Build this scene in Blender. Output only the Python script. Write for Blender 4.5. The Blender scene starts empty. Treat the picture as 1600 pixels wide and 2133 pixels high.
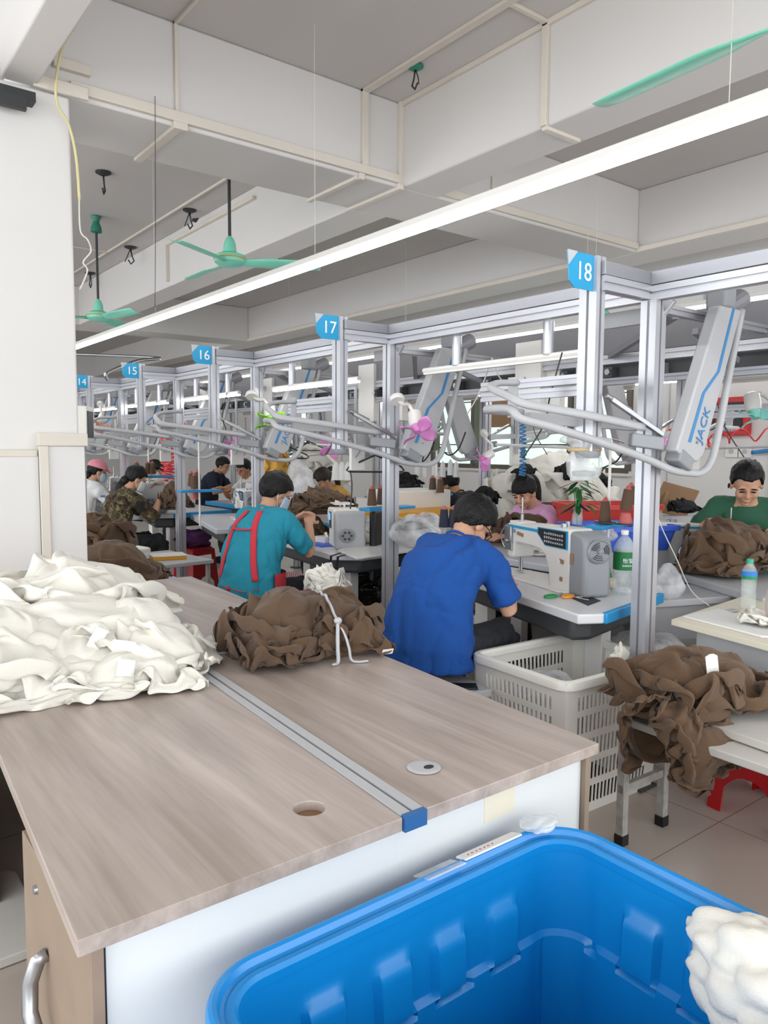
import bpy, math, random
import numpy as np
from mathutils import Vector, Matrix, Quaternion
random.seed(7)
sc = bpy.context.scene
col = sc.collection
PI = math.pi
# ---------------------------------------------------------------- camera, world, exposure
FOC, PITCH, YAW, ROLL, EYE = 1580.0, math.radians(4.85), math.radians(37.7), math.radians(0.3), 1.5
cam_d = bpy.data.cameras.new('camera'); cam = bpy.data.objects.new('camera', cam_d); col.objects.link(cam)
cam_d.sensor_fit = 'VERTICAL'; cam_d.sensor_height = 24.0; cam_d.lens = FOC / 2133 * 24.0
cam_d.clip_start = 0.05; cam_d.clip_end = 200
_f = Vector((math.sin(YAW)*math.cos(PITCH), math.cos(YAW)*math.cos(PITCH), -math.sin(PITCH)))
_r = Vector((math.cos(YAW), -math.sin(YAW), 0)); _u = _r.cross(_f)
_r2 = (_r*math.cos(ROLL) + _u*math.sin(ROLL)); _u2 = _r2.cross(_f)
cam.matrix_world = Matrix(((_r2.x,_u2.x,-_f.x,0),(_r2.y,_u2.y,-_f.y,0),(_r2.z,_u2.z,-_f.z,EYE),(0,0,0,1)))
sc.camera = cam
sc.view_settings.view_transform = 'Standard'; sc.view_settings.look = 'None'
sc.view_settings.gamma = 1; sc.view_settings.use_curve_mapping = False
sc.view_settings.exposure = 0.70
sc.cycles.use_denoising = True
sc.cycles.max_bounces = 8; sc.cycles.diffuse_bounces = 5; sc.cycles.glossy_bounces = 4
sc.cycles.transmission_bounces = 6; sc.cycles.transparent_max_bounces = 12
sc.cycles.caustics_reflective = False; sc.cycles.caustics_refractive = False
sc.cycles.sample_clamp_indirect = 4
world = bpy.data.worlds.new('daylight'); sc.world = world; world.use_nodes = True
_wn = world.node_tree; _wn.nodes.clear()
_o = _wn.nodes.new('ShaderNodeOutputWorld'); _b = _wn.nodes.new('ShaderNodeBackground')
_b.inputs[0].default_value = (0.92, 0.97, 1.0, 1); _b.inputs[1].default_value = 1.25
_wn.links.new(_b.outputs[0], _o.inputs[0])
def area(name, loc, rot, sx, sy, power, color=(1, .99, .97)):
    l = bpy.data.lights.new(name, 'AREA'); l.shape = 'RECTANGLE'; l.size = sx; l.size_y = sy; l.energy = power; l.color = color
    o = bpy.data.objects.new(name, l); o.location = loc; o.rotation_euler = rot; col.objects.link(o); return o
# added area lights standing in for daylight, open left side and behind camera
area('daylight_fill_left', (-4.2, 3.0, 1.9), (0, -PI/2, 0), 2.6, 14.0, 150, (.95, .98, 1))
area('daylight_fill_behind', (2.0, -3.2, 1.9), (PI/2, 0, 0), 9.0, 2.6, 85, (.97, .98, 1))
TUBE_POWER = 11.0
# ---------------------------------------------------------------- pixel -> place helpers (world metres)
def _ray(px, py):
    a = (px-800)/FOC; b = (1066.5-py)/FOC; b = b + a*math.sin(ROLL); a = a - b*math.sin(ROLL)
    h = math.cos(PITCH)+b*math.sin(PITCH); v = -math.sin(PITCH)+b*math.cos(PITCH)
    return (a*math.cos(YAW)+h*math.sin(YAW), -a*math.sin(YAW)+h*math.cos(YAW), v)
def atz(px, py, z):
    r = _ray(px, py); t = (z-EYE)/r[2]; return Vector((r[0]*t, r[1]*t, z))
def atx(px, py, x):
    r = _ray(px, py); t = x/r[0]; return Vector((x, r[1]*t, EYE+r[2]*t))
def aty(px, py, y):
    r = _ray(px, py); t = y/r[1]; return Vector((r[0]*t, y, EYE+r[2]*t))
# ---------------------------------------------------------------- materials
def _mat(name):
    m = bpy.data.materials.new(name); m.use_nodes = True; nt = m.node_tree
    return m, nt, nt.nodes['Principled BSDF']
def N(nt, t, **k):
    n = nt.nodes.new(t)
    for a, v in k.items(): setattr(n, a, v)
    return n
def srgb(c):
    if isinstance(c, str): c = tuple(int(c[i:i+2], 16)/255 for i in (0, 2, 4))
    return tuple(((x/12.92) if x <= .04045 else ((x+.055)/1.055)**2.4) for x in c) + (1,)
def mat(name, c, rough=.5, metal=0, var=.06, scale=8, bump=0, bscale=60, spec=.5, alpha=1, trans=0, coat=0, c2=None, sheen=0, detail=3):
    m, nt, b = _mat(name)
    c = srgb(c); c2 = srgb(c2) if c2 else tuple(max(0, x*(1-var)) for x in c[:3])+(1,)
    tc = N(nt, 'ShaderNodeTexCoord'); no = N(nt, 'ShaderNodeTexNoise'); no.inputs['Scale'].default_value = scale; no.inputs['Detail'].default_value = detail
    nt.links.new(tc.outputs['Object'], no.inputs['Vector'])
    mx = N(nt, 'ShaderNodeMix', data_type='RGBA'); nt.links.new(no.outputs['Fac'], mx.inputs['Factor'])
    mx.inputs[6].default_value = c2; mx.inputs[7].default_value = c
    nt.links.new(mx.outputs[2], b.inputs['Base Color'])
    b.inputs['Roughness'].default_value = rough; b.inputs['Metallic'].default_value = metal
    b.inputs['Specular IOR Level'].default_value = spec; b.inputs['Alpha'].default_value = alpha
    b.inputs['Transmission Weight'].default_value = trans; b.inputs['Coat Weight'].default_value = coat
    if sheen: b.inputs['Sheen Weight'].default_value = sheen
    if bump:
        n2 = N(nt, 'ShaderNodeTexNoise'); n2.inputs['Scale'].default_value = bscale; n2.inputs['Detail'].default_value = 4
        nt.links.new(tc.outputs['Object'], n2.inputs['Vector'])
        bp = N(nt, 'ShaderNodeBump'); bp.inputs['Strength'].default_value = bump; bp.inputs['Distance'].default_value = .01
        nt.links.new(n2.outputs['Fac'], bp.inputs['Height']); nt.links.new(bp.outputs['Normal'], b.inputs['Normal'])
    return m
def emit(name, c, s):
    m, nt, b = _mat(name); b.inputs['Base Color'].default_value = srgb(c); b.inputs['Emission Color'].default_value = srgb(c)
    b.inputs['Emission Strength'].default_value = s; return m
def wood_mat():
    m, nt, b = _mat('desk_wood')
    tc = N(nt, 'ShaderNodeTexCoord'); mp = N(nt, 'ShaderNodeMapping'); mp.inputs['Scale'].default_value = (7, .55, 6); mp.inputs['Rotation'].default_value = (0, 0, .03)
    nt.links.new(tc.outputs['Object'], mp.inputs['Vector'])
    n1 = N(nt, 'ShaderNodeTexNoise'); n1.inputs['Scale'].default_value = 1.3; n1.inputs['Detail'].default_value = 5; n1.inputs['Distortion'].default_value = .8
    nt.links.new(mp.outputs[0], n1.inputs['Vector'])
    mp2 = N(nt, 'ShaderNodeMapping'); mp2.inputs['Scale'].default_value = (60, 3, 40); nt.links.new(tc.outputs['Object'], mp2.inputs['Vector'])
    n2 = N(nt, 'ShaderNodeTexNoise'); n2.inputs['Scale'].default_value = 1.5; n2.inputs['Detail'].default_value = 6; nt.links.new(mp2.outputs[0], n2.inputs['Vector'])
    r1 = N(nt, 'ShaderNodeValToRGB'); r1.color_ramp.elements[0].position = .3; r1.color_ramp.elements[0].color = srgb('94877d')
    r1.color_ramp.elements[1].position = .7; r1.color_ramp.elements[1].color = srgb('bdb0a8')
    nt.links.new(n1.outputs['Fac'], r1.inputs[0])
    r2 = N(nt, 'ShaderNodeValToRGB'); r2.color_ramp.elements[0].position = .35; r2.color_ramp.elements[0].color = (.82, .8, .79, 1)
    r2.color_ramp.elements[1].position = .6; r2.color_ramp.elements[1].color = (1, 1, 1, 1); nt.links.new(n2.outputs['Fac'], r2.inputs[0])
    mx = N(nt, 'ShaderNodeMix', data_type='RGBA', blend_type='MULTIPLY'); mx.inputs[0].default_value = .55
    nt.links.new(r1.outputs[0], mx.inputs[6]); nt.links.new(r2.outputs[0], mx.inputs[7]); nt.links.new(mx.outputs[2], b.inputs['Base Color'])
    b.inputs['Roughness'].default_value = .33; return m
def camo_mat():
    m, nt, b = _mat('camouflage_cloth')
    tc = N(nt, 'ShaderNodeTexCoord'); n1 = N(nt, 'ShaderNodeTexNoise'); n1.inputs['Scale'].default_value = 11; n1.inputs['Detail'].default_value = 2; n1.inputs['Distortion'].default_value = 1.2
    nt.links.new(tc.outputs['Object'], n1.inputs['Vector'])
    r = N(nt, 'ShaderNodeValToRGB'); r.color_ramp.interpolation = 'CONSTANT'; e = r.color_ramp.elements
    e[0].position = 0; e[0].color = srgb('1c1a16'); e[1].position = .42; e[1].color = srgb('4b3526')
    for p, c in ((.5, '3d4128'), (.57, '7a6a45'), (.62, '2a2a1e')): q = e.new(p); q.color = srgb(c)
    nt.links.new(n1.outputs['Fac'], r.inputs[0]); nt.links.new(r.outputs[0], b.inputs['Base Color']); b.inputs['Roughness'].default_value = .9; return m
def check_mat(name, a, c, s):
    m, nt, b = _mat(name); tc = N(nt, 'ShaderNodeTexCoord'); ch = N(nt, 'ShaderNodeTexChecker'); ch.inputs['Scale'].default_value = s
    ch.inputs[1].default_value = srgb(a); ch.inputs[2].default_value = srgb(c); nt.links.new(tc.outputs['Object'], ch.inputs['Vector'])
    nt.links.new(ch.outputs[0], b.inputs['Base Color']); b.inputs['Roughness'].default_value = .85; return m
def floor_mat():
    m, nt, b = _mat('floor_tiles'); tc = N(nt, 'ShaderNodeTexCoord'); br = N(nt, 'ShaderNodeTexBrick')
    br.offset = 0; br.inputs['Scale'].default_value = 1; br.inputs['Brick Width'].default_value = .8; br.inputs['Row Height'].default_value = .8
    br.inputs['Mortar Size'].default_value = .0025; br.inputs['Color1'].default_value = srgb('b9afa6'); br.inputs['Color2'].default_value = srgb('b5aaa1'); br.inputs['Mortar'].default_value = srgb('857c73')
    mp = N(nt, 'ShaderNodeMapping'); mp.inputs['Location'].default_value = (.32, .1, 0); nt.links.new(tc.outputs['Object'], mp.inputs[0]); nt.links.new(mp.outputs[0], br.inputs['Vector'])
    nt.links.new(br.outputs[0], b.inputs['Base Color']); b.inputs['Roughness'].default_value = .16; b.inputs['Specular IOR Level'].default_value = .4; return m
def clear_mat(name, c, alpha, rough=.15):
    m, nt, b = _mat(name); tr = N(nt, 'ShaderNodeBsdfTransparent'); mx = N(nt, 'ShaderNodeMixShader'); out = nt.nodes['Material Output']
    tc = N(nt, 'ShaderNodeTexCoord'); no = N(nt, 'ShaderNodeTexNoise'); no.inputs['Scale'].default_value = 9; nt.links.new(tc.outputs['Object'], no.inputs['Vector'])
    mr = N(nt, 'ShaderNodeMapRange'); mr.inputs[1].default_value = .35; mr.inputs[2].default_value = .65; mr.inputs[3].default_value = alpha*.5; mr.inputs[4].default_value = min(1, alpha*1.5)
    nt.links.new(no.outputs['Fac'], mr.inputs[0]); nt.links.new(mr.outputs[0], mx.inputs[0])
    b.inputs['Base Color'].default_value = srgb(c); b.inputs['Roughness'].default_value = rough
    bp = N(nt, 'ShaderNodeBump'); bp.inputs['Strength'].default_value = .5; bp.inputs['Distance'].default_value = .01; nt.links.new(no.outputs['Fac'], bp.inputs['Height']); nt.links.new(bp.outputs['Normal'], b.inputs['Normal'])
    nt.links.new(tr.outputs[0], mx.inputs[1]); nt.links.new(b.outputs[0], mx.inputs[2]); nt.links.new(mx.outputs[0], out.inputs[0]); return m
M = dict(
    wall=mat('white_paint', 'dcdad8', .85, var=.05, scale=1.2, bump=.12, bscale=14),
    ceil=mat('ceiling_paint', 'c8c4c2', .9, var=.06, scale=1.0, bump=.1, bscale=9),
    beam=mat('beam_paint', 'd3d0ce', .85, var=.05, scale=1.3, bump=.1, bscale=12),
    conduit=mat('conduit_plastic', 'd9d1c6', .6, var=.12, scale=5),
    floor=floor_mat(), wood=wood_mat(),
    panel=mat('white_laminate', 'd9dcdc', .35, var=.04, scale=3),
    edge=mat('edge_band', '93806f', .5, var=.2, scale=14),
    alu=mat('aluminium', 'c3c4ca', .34, metal=.55, var=.08, scale=3),
    conv=mat('conveyor_grey', '7c7b80', .5, var=.05), alud=mat('grey_aluminium', '9c9da4', .42, metal=.45, var=.08, scale=3),
    grey=mat('grey_plastic', '8f9297', .45, var=.06), dgrey=mat('dark_grey_plastic', '46484b', .55, var=.1), lgrey=mat('light_grey_plastic', 'b4b5b8', .45, var=.05),
    black=mat('black_plastic', '17181a', .45, var=.2), white=mat('white_enamel', 'e2e0dc', .28, var=.03), cream=mat('cream_plastic', 'e8e6df', .45, var=.05),
    blue=mat('bright_blue', '1f8fca', .45, var=.05), binblue=mat('bin_blue', '0a84cc', .32, var=.05, c2='087cc2', spec=.6), dblue=mat('deep_blue', '1c3f9a', .5),
    crateblue=mat('crate_blue', '3e63cf', .45), red=mat('stool_red', 'c2121f', .38, var=.08), cratered=mat('crate_red', 'd13a32', .45),
    mint=mat('fan_mint', '80d3ba', .35, var=.05), mintd=mat('fan_green_dark', '2c7a66', .5), cyan=mat('fan_cyan', '8fdcd2', .4), pink=mat('fan_pink', 'd98bc9', .45), lime=mat('fan_lime', '8fdc1c', .4),
    peach=mat('fan_peach', 'efb9a4', .45), dark=mat('dark_metal', '3d3f40', .5, metal=.4), steel=mat('steel', 'a5a6a8', .28, metal=.9),
    brown=mat('brown_knit', '5d4734', .95, var=.22, scale=5, bump=.35, bscale=220, sheen=.15), brown2=mat('brown_knit_worn', '654d38', .95, var=.25, scale=5, bump=.35, bscale=220, sheen=.15),
    whitecloth=mat('white_knit', 'e4e1d8', .95, var=.05, scale=6, bump=.25, bscale=260), blackcloth=mat('black_cloth', '1b1c1f', .9, var=.3, scale=10, bump=.3, bscale=200),
    paper=mat('paper', 'e6e6e4', .7, var=.03), thread=mat('brown_thread', '5e4736', .8, var=.2, scale=3, bump=.4, bscale=300), coneplastic=mat('cone_red_plastic', 'b35450', .5),
    navythread=mat('navy_thread', '23243a', .8, var=.2), whitethread=mat('white_thread', 'e6e6e4', .8), greenthread=mat('green_thread', '1d7a3d', .7),
    tube=emit('lit_tube', 'ffffff', TUBE_POWER), screen=emit('blue_screen', '4d8dff', 1.2), led=emit('blue_led', '2a38ff', 3),
    glasspane=emit('window_daylight', 'd2f0e2', .62),
    tank=clear_mat('clear_plastic', 'e6ecec', .35), bag=clear_mat('plastic_bag', 'e4e5e8', .45, .2), bottle=clear_mat('bottle_plastic', 'dfe7e3', .32, .08), tape=clear_mat('clear_tape', 'dfe6ea', .5, .25), water=clear_mat('water', 'e0e8e0', .35, .05),
    blackbag=mat('black_bag', '131416', .22, var=.2, bump=.6, bscale=18), leaf=mat('leaf', '2f6b30', .5, var=.4, scale=10), card=mat('cardboard', '9a7a5c', .9, var=.1),
    skin=mat('skin', 'c99b80', .55, var=.08, scale=9, spec=.35), skin2=mat('skin_tan', 'b98868', .55, var=.08, scale=9, spec=.35), hair=mat('black_hair', '0e0b0a', .42, var=.5, scale=60, bump=.6, bscale=120, spec=.3), hairb=mat('brown_hair', '2c1a16', .5, var=.4, scale=40, bump=.5, bscale=150),
    mask=mat('mask_blue', 'b8cde0', .8), maskw=mat('mask_white', 'dfe3e6', .8), eye=mat('eye_dark', '1a1512', .3), lip=mat('lip', 'a9665a', .5),
    sblue=mat('shirt_royal_blue', '0c4a98', .9, var=.1, scale=5, bump=.25, bscale=250), steal=mat('shirt_teal', '2390a8', .9, var=.08, scale=5, bump=.25, bscale=250), spink=mat('shirt_pink', 'dda9d0', .9), sgreen=mat('shirt_green', '2d5c45', .9), swhite=mat('shirt_white', 'd9dadb', .9), sblack=mat('shirt_black', '1c1d20', .85), syellow=mat('shirt_yellow', 'cfa04b', .9), snavy=mat('shirt_navy', '1f2438', .9),
    apron=mat('apron_red', 'cf3545', .8), pants=mat('trousers_black', '17181c', .85, var=.2), pantsg=mat('trousers_charcoal', '26282e', .85, var=.2), capk=mat('cap_pink', 'e0909c', .85), camo=camo_mat(),
    checkbw=check_mat('check_black_white', '16171a', 'c9c9c9', 60), checkred=check_mat('check_red', 'a02234', 'e2c7cc', 90),
    purple=mat('purple_bag', '6b3a72', .8, var=.2), tablegrey=mat('table_laminate', 'c6c8cf', .3, var=.03, scale=2), tabletop=mat('machine_table_top', 'd9dadd', .3, var=.03), wornwhite=mat('worn_white_board', 'cfccc6', .6, var=.1, scale=12),
    legpaint=mat('chipped_white_paint', 'bdbbb6', .5, c2='7d7a75', scale=30), creamwood=mat('cream_laminate', 'e0d9c6', .5), brownboard=mat('brown_board', '8a6a4c', .7),
    yellowp=mat('yellow_plate', 'd99a1a', .5), winframe=mat('bronze_window_frame', '5b5348', .5), redsign=mat('sign_red', 'c02a2a', .5), orange=mat('orange_plastic', 'e79a2c', .4), green=mat('green_plastic', '1f8f4a', .4), labelgreen=mat('label_green', '11703a', .5), labelblue=mat('label_blue', '2f7fd0', .5),
    signblue=mat('sign_blue', '1f97c8', .3), signwhite=mat('sign_letter', 'eef3f5', .4), stripe=mat('stripe_blue', '3d86c0', .4), redcord=mat('red_cord', 'e0303a', .4), bluecord=mat('blue_cord', '2f86c4', .4), wire=mat('white_wire', 'd9d5cc', .6), yellowwire=mat('yellowed_cable', 'd9cf9c', .6),
)
# ---------------------------------------------------------------- mesh builder
def rotz(a): return Matrix.Rotation(a, 3, 'Z')
def frame_of(d, up=None):
    d = Vector(d).normalized(); up = Vector(up) if up else (Vector((0, 0, 1)) if abs(d.z) < .95 else Vector((1, 0, 0)))
    s = d.cross(up).normalized(); return s, s.cross(d).normalized(), d
class MB:
    def __init__(s): s.v = []; s.f = []; s.m = []; s.T = None
    def add(s, vs, fs, mi=0):
        o = len(s.v); T = s.T
        s.v += [tuple(T @ Vector(v)) if T else tuple(v) for v in vs]
        s.f += [tuple(i+o for i in f) for f in fs]; s.m += [mi]*len(fs); return s
    def box(s, x0, x1, y0, y1, z0, z1, mi=0):
        return s.add([(x, y, z) for z in (z0, z1) for y in (y0, y1) for x in (x0, x1)], [(0,2,3,1),(4,5,7,6),(0,1,5,4),(2,6,7,3),(0,4,6,2),(1,3,7,5)], mi)
    def obox(s, c, sz, R=None, mi=0):
        R = R or Matrix.Identity(3); c = Vector(c)
        vs = [c + R @ Vector((x*sz[0]/2, y*sz[1]/2, z*sz[2]/2)) for z in (-1, 1) for y in (-1, 1) for x in (-1, 1)]
        return s.add(vs, [(0,2,3,1),(4,5,7,6),(0,1,5,4),(2,6,7,3),(0,4,6,2),(1,3,7,5)], mi)
    def bar(s, p0, p1, w, h, up=None, mi=0):
        p0, p1 = Vector(p0), Vector(p1); a, b, d = frame_of(p1-p0, up)
        vs = [p + a*(x*w/2) + b*(y*h/2) for p in (p0, p1) for x, y in ((-1,-1),(1,-1),(1,1),(-1,1))]
        return s.add(vs, [(0,3,2,1),(4,5,6,7),(0,1,5,4),(1,2,6,5),(2,3,7,6),(3,0,4,7)], mi)
    def sect(s, p0, p1, poly, up=None, mi=0):
        p0, p1 = Vector(p0), Vector(p1); a, b, d = frame_of(p1-p0, up); n = len(poly)
        vs = [p + a*x + b*y for p in (p0, p1) for x, y in poly]
        return s.add(vs, [tuple(range(n))[::-1], tuple(range(n, 2*n))] + [(i, (i+1) % n, n+(i+1) % n, n+i) for i in range(n)], mi)
    def extr(s, p0, p1, w, h, up=None, mi=0, g=.008):
        a, b = w/2, h/2; k = g*.5; e = g
        poly = [(-a,-b),(-k,-b),(-k,-b+e),(k,-b+e),(k,-b),(a,-b),(a,-k),(a-e,-k),(a-e,k),(a,k),(a,b),(k,b),(k,b-e),(-k,b-e),(-k,b),(-a,b),(-a,k),(-a+e,k),(-a+e,-k),(-a,-k)]
        return s.sect(p0, p1, poly, up, mi)
    def prism(s, poly, z0, z1, mi=0):
        n = len(poly); return s.add([(x, y, z0) for x, y in poly]+[(x, y, z1) for x, y in poly], [tuple(range(n))[::-1], tuple(range(n, 2*n))]+[(i, (i+1) % n, n+(i+1) % n, n+i) for i in range(n)], mi)
    def tube(s, pts, r, n=8, closed=False, mi=0, flat=1.0, caps=True):
        pts = [Vector(p) for p in pts]; k = len(pts); rr = r if isinstance(r, (list, tuple)) else [r]*k
        vs = []; up = None
        for i, p in enumerate(pts):
            d = (pts[(i+1) % k]-pts[i-1]) if closed else (pts[min(i+1, k-1)]-pts[max(i-1, 0)])
            if d.length < 1e-9: d = Vector((0, 0, 1))
            d.normalize()
            if up is None: a, b, _ = frame_of(d)
            else:
                a = up - d*up.dot(d); a = a.normalized() if a.length > 1e-6 else frame_of(d)[0]; b = a.cross(d)
            up = a
            vs += [p + a*(math.cos(2*PI*j/n)*rr[i]) + b*(math.sin(2*PI*j/n)*rr[i]*flat) for j in range(n)]
        fs = []
        for i in range(k if closed else k-1):
            i2 = (i+1) % k
            fs += [(i*n+j, i*n+(j+1) % n, i2*n+(j+1) % n, i2*n+j) for j in range(n)]
        if not closed and caps: fs += [tuple(range(n))[::-1], tuple(range((k-1)*n, k*n))]
        return s.add(vs, fs, mi)
    def cyl(s, p0, p1, r, r2=None, n=20, mi=0): return s.tube([p0, p1], [r, r if r2 is None else r2], n, mi=mi)
    def lathe(s, prof, c=(0, 0, 0), n=24, axis=None, mi=0, sq=(1, 1)):
        R = Vector((0, 0, 1)).rotation_difference(Vector(axis)).to_matrix() if axis else Matrix.Identity(3); c = Vector(c)
        vs = [c + R @ Vector((r*math.cos(2*PI*j/n)*sq[0], r*math.sin(2*PI*j/n)*sq[1], z)) for r, z in prof for j in range(n)]
        k = len(prof); fs = [(i*n+j, i*n+(j+1) % n, (i+1)*n+(j+1) % n, (i+1)*n+j) for i in range(k-1) for j in range(n)]
        fs += [tuple(range(n))[::-1], tuple(range((k-1)*n, k*n))]
        return s.add(vs, fs, mi)
    def ell(s, c, r, R=None, n=16, m=10, mi=0):
        R = R or Matrix.Identity(3); c = Vector(c); r = (r, r, r) if isinstance(r, (int, float)) else r
        vs = [c + R @ Vector((0, 0, -r[2]))]
        for i in range(1, m):
            t = PI*i/m
            vs += [c + R @ Vector((r[0]*math.sin(t)*math.cos(2*PI*j/n), r[1]*math.sin(t)*math.sin(2*PI*j/n), -r[2]*math.cos(t))) for j in range(n)]
        vs.append(c + R @ Vector((0, 0, r[2]))); L = len(vs)-1
        fs = [(0, 1+(j+1) % n, 1+j) for j in range(n)]
        for i in range(m-2): fs += [(1+i*n+j, 1+i*n+(j+1) % n, 1+(i+1)*n+(j+1) % n, 1+(i+1)*n+j) for j in range(n)]
        fs += [(L, 1+(m-2)*n+j, 1+(m-2)*n+(j+1) % n) for j in range(n)]
        return s.add(vs, fs, mi)
    def loft(s, pts, rad, side=(0, 1, 0), n=20, mi=0, flatcap=False):
        """elliptical sections; rad=(half width along side, half depth)"""
        pts = [Vector(p) for p in pts]; side = Vector(side); k = len(pts); vs = []
        for i, p in enumerate(pts):
            d = (pts[min(i+1, k-1)]-pts[max(i-1, 0)]).normalized(); a = (side - d*side.dot(d)).normalized(); b = d.cross(a)
            vs += [p + a*(math.cos(2*PI*j/n)*rad[i][0]) + b*(math.sin(2*PI*j/n)*rad[i][1]) for j in range(n)]
        fs = [(i*n+j, i*n+(j+1) % n, (i+1)*n+(j+1) % n, (i+1)*n+j) for i in range(k-1) for j in range(n)]
        fs += [tuple(range(n))[::-1], tuple(range((k-1)*n, k*n))]
        return s.add(vs, fs, mi)
    def grid(s, fn, nu, nv, cu=False, mi=0):
        vs = [fn(i/(nu if cu else nu-1), j/(nv-1)) for j in range(nv) for i in range(nu)]
        fs = [(j*nu+i, j*nu+(i+1) % nu, (j+1)*nu+(i+1) % nu, (j+1)*nu+i) for j in range(nv-1) for i in range(nu if cu else nu-1)]
        return s.add(vs, fs, mi)
    def build(s, name, mats, parent=None, smooth=False, bevel=0, loc=None, seg=2):
        me = bpy.data.meshes.new(name); me.from_pydata(s.v, [], s.f)
        mats = mats if isinstance(mats, (list, tuple)) else [mats]
        for m in mats: me.materials.append(M[m] if isinstance(m, str) else m)
        if len(mats) > 1: me.polygons.foreach_set('material_index', s.m)
        me.update(); me.validate()
        if smooth: me.shade_smooth()
        o = bpy.data.objects.new(name, me); col.objects.link(o)
        if smooth == 'auto' or (smooth is False and bevel): me.shade_smooth(); me.set_sharp_from_angle(angle=math.radians(35))
        if bevel:
            b = o.modifiers.new('bevel', 'BEVEL'); b.width = bevel; b.segments = seg; b.limit_method = 'ANGLE'; b.angle_limit = math.radians(40)
        if parent: o.parent = parent
        if loc is not None: o.location = loc
        return o
def tag(o, label=None, cat=None, group=None, kind=None):
    if label: o['label'] = label
    if cat: o['category'] = cat
    if group: o['group'] = group
    if kind: o['kind'] = kind
    return o
def thing(name, loc=(0, 0, 0), rz=0, label=None, cat=None, group=None):
    o = bpy.data.objects.new(name, None); col.objects.link(o); o.location = loc; o.rotation_euler = (0, 0, rz); o.empty_display_size = .1
    return tag(o, label, cat, group)
_kids = {}
def copy_tree(o, loc=None, rz=None, label=None, parent=None):
    c = o.copy(); col.objects.link(c); c.parent = parent
    for ch in [x for x in bpy.data.objects if x.parent == o and x is not c]:
        copy_tree(ch, parent=c)
    if loc is not None: c.location = loc
    if rz is not None: c.rotation_euler = (0, 0, rz)
    if label: c['label'] = label
    return c
def struct(o): o['kind'] = 'structure'; return o
def text_mesh(name, body, size, m, parent, Mx, depth=.001, align='CENTER'):
    cu = bpy.data.curves.new(name, 'FONT'); cu.body = body; cu.size = size; cu.extrude = depth; cu.align_x = align; cu.align_y = 'CENTER'; cu.resolution_u = 3
    to = bpy.data.objects.new(name+'_t', cu); col.objects.link(to)
    me = bpy.data.meshes.new_from_object(to.evaluated_get(bpy.context.evaluated_depsgraph_get()))
    bpy.data.objects.remove(to); bpy.data.curves.remove(cu)
    me.materials.clear(); me.materials.append(M[m]); me.transform(Mx); me.name = name
    o = bpy.data.objects.new(name, me); col.objects.link(o); o.parent = parent; return o
def basis(o, x, y):
    """4x4 with local x,y axes and origin o"""
    x = Vector(x).normalized(); y = Vector(y); y = (y-x*y.dot(x)).normalized(); z = x.cross(y); o = Vector(o)
    return Matrix(((x.x,y.x,z.x,o.x),(x.y,y.y,z.y,o.y),(x.z,y.z,z.z,o.z),(0,0,0,1)))
# ---------------------------------------------------------------- vector noise
def _h(i, j, k, s):
    n = (i*374761393 + j*668265263 + k*2147483647 + s*144665) & 0xffffffff
    n = ((n ^ (n >> 13)) * 1274126177) & 0xffffffff
    return (n ^ (n >> 16)) / 4294967295.0 * 2 - 1
def vnoise(P, s=0):
    P = np.asarray(P, dtype=float); I = np.floor(P).astype(np.int64); Fr = P-I; w = Fr*Fr*Fr*(Fr*(Fr*6-15)+10)
    r = 0
    for a in (0, 1):
        for b in (0, 1):
            for c in (0, 1):
                g = _h(I[:, 0]+a, I[:, 1]+b, I[:, 2]+c, s)
                r = r + g*(w[:, 0] if a else 1-w[:, 0])*(w[:, 1] if b else 1-w[:, 1])*(w[:, 2] if c else 1-w[:, 2])
    return r
def vn3(P, s=0): return np.stack([vnoise(P, s), vnoise(P+17.3, s+5), vnoise(P-9.1, s+11)], 1)
def normals(me):
    a = np.zeros(len(me.vertices)*3); me.vertex_normals.foreach_get('vector', a); return a.reshape(-1, 3)
def coords(me):
    a = np.zeros(len(me.vertices)*3); me.vertices.foreach_get('co', a); return a.reshape(-1, 3)
def setco(me, P): me.vertices.foreach_set('co', np.asarray(P, dtype=float).ravel()); me.update()
def remesh(mb, name, m, vox, smooth=3, parent=None, link=True):
    o = mb.build(name, m); r = o.modifiers.new('r', 'REMESH'); r.mode = 'VOXEL'; r.voxel_size = vox; r.use_smooth_shade = True
    if smooth:
        q = o.modifiers.new('s', 'SMOOTH'); q.factor = .5; q.iterations = smooth
    me = bpy.data.meshes.new_from_object(o.evaluated_get(bpy.context.evaluated_depsgraph_get())); old = o.data
    o.modifiers.clear(); o.data = me; bpy.data.meshes.remove(old); me.name = name; me.shade_smooth()
    if parent: o.parent = parent
    return o
# ================================================================ ROOM
CEIL, SOF = 3.81, 3.26
struct(MB().box(-5, 8.5, -4, 20, -.05, 0).build('floor', 'floor'))
struct(MB().box(-5, 8.5, -4, 20, CEIL, CEIL+.1).build('ceiling', 'ceil'))
def wall_with_holes(name, X, y0, y1, holes, th=.12):
    mb = MB(); ys = sorted(holes)
    cur = y0
    for a, b, za, zb in ys:
        mb.box(X, X+th, cur, a, 0, CEIL); mb.box(X, X+th, a, b, 0, za); mb.box(X, X+th, a, b, zb, CEIL); cur = b
    mb.box(X, X+th, cur, y1, 0, CEIL); return struct(mb.build(name, 'wall'))
WX = 7.5
wins = [(5.15, 5.85, 1.25, 2.45), (5.98, 8.5, 1.25, 2.45), (12.0, 13.4, 1.25, 2.3)]
wall_with_holes('wall_right', WX, -4, 20, wins)
struct(MB().box(-5, WX, 19.9, 20, 0, CEIL).build('wall_back', 'wall'))
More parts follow.
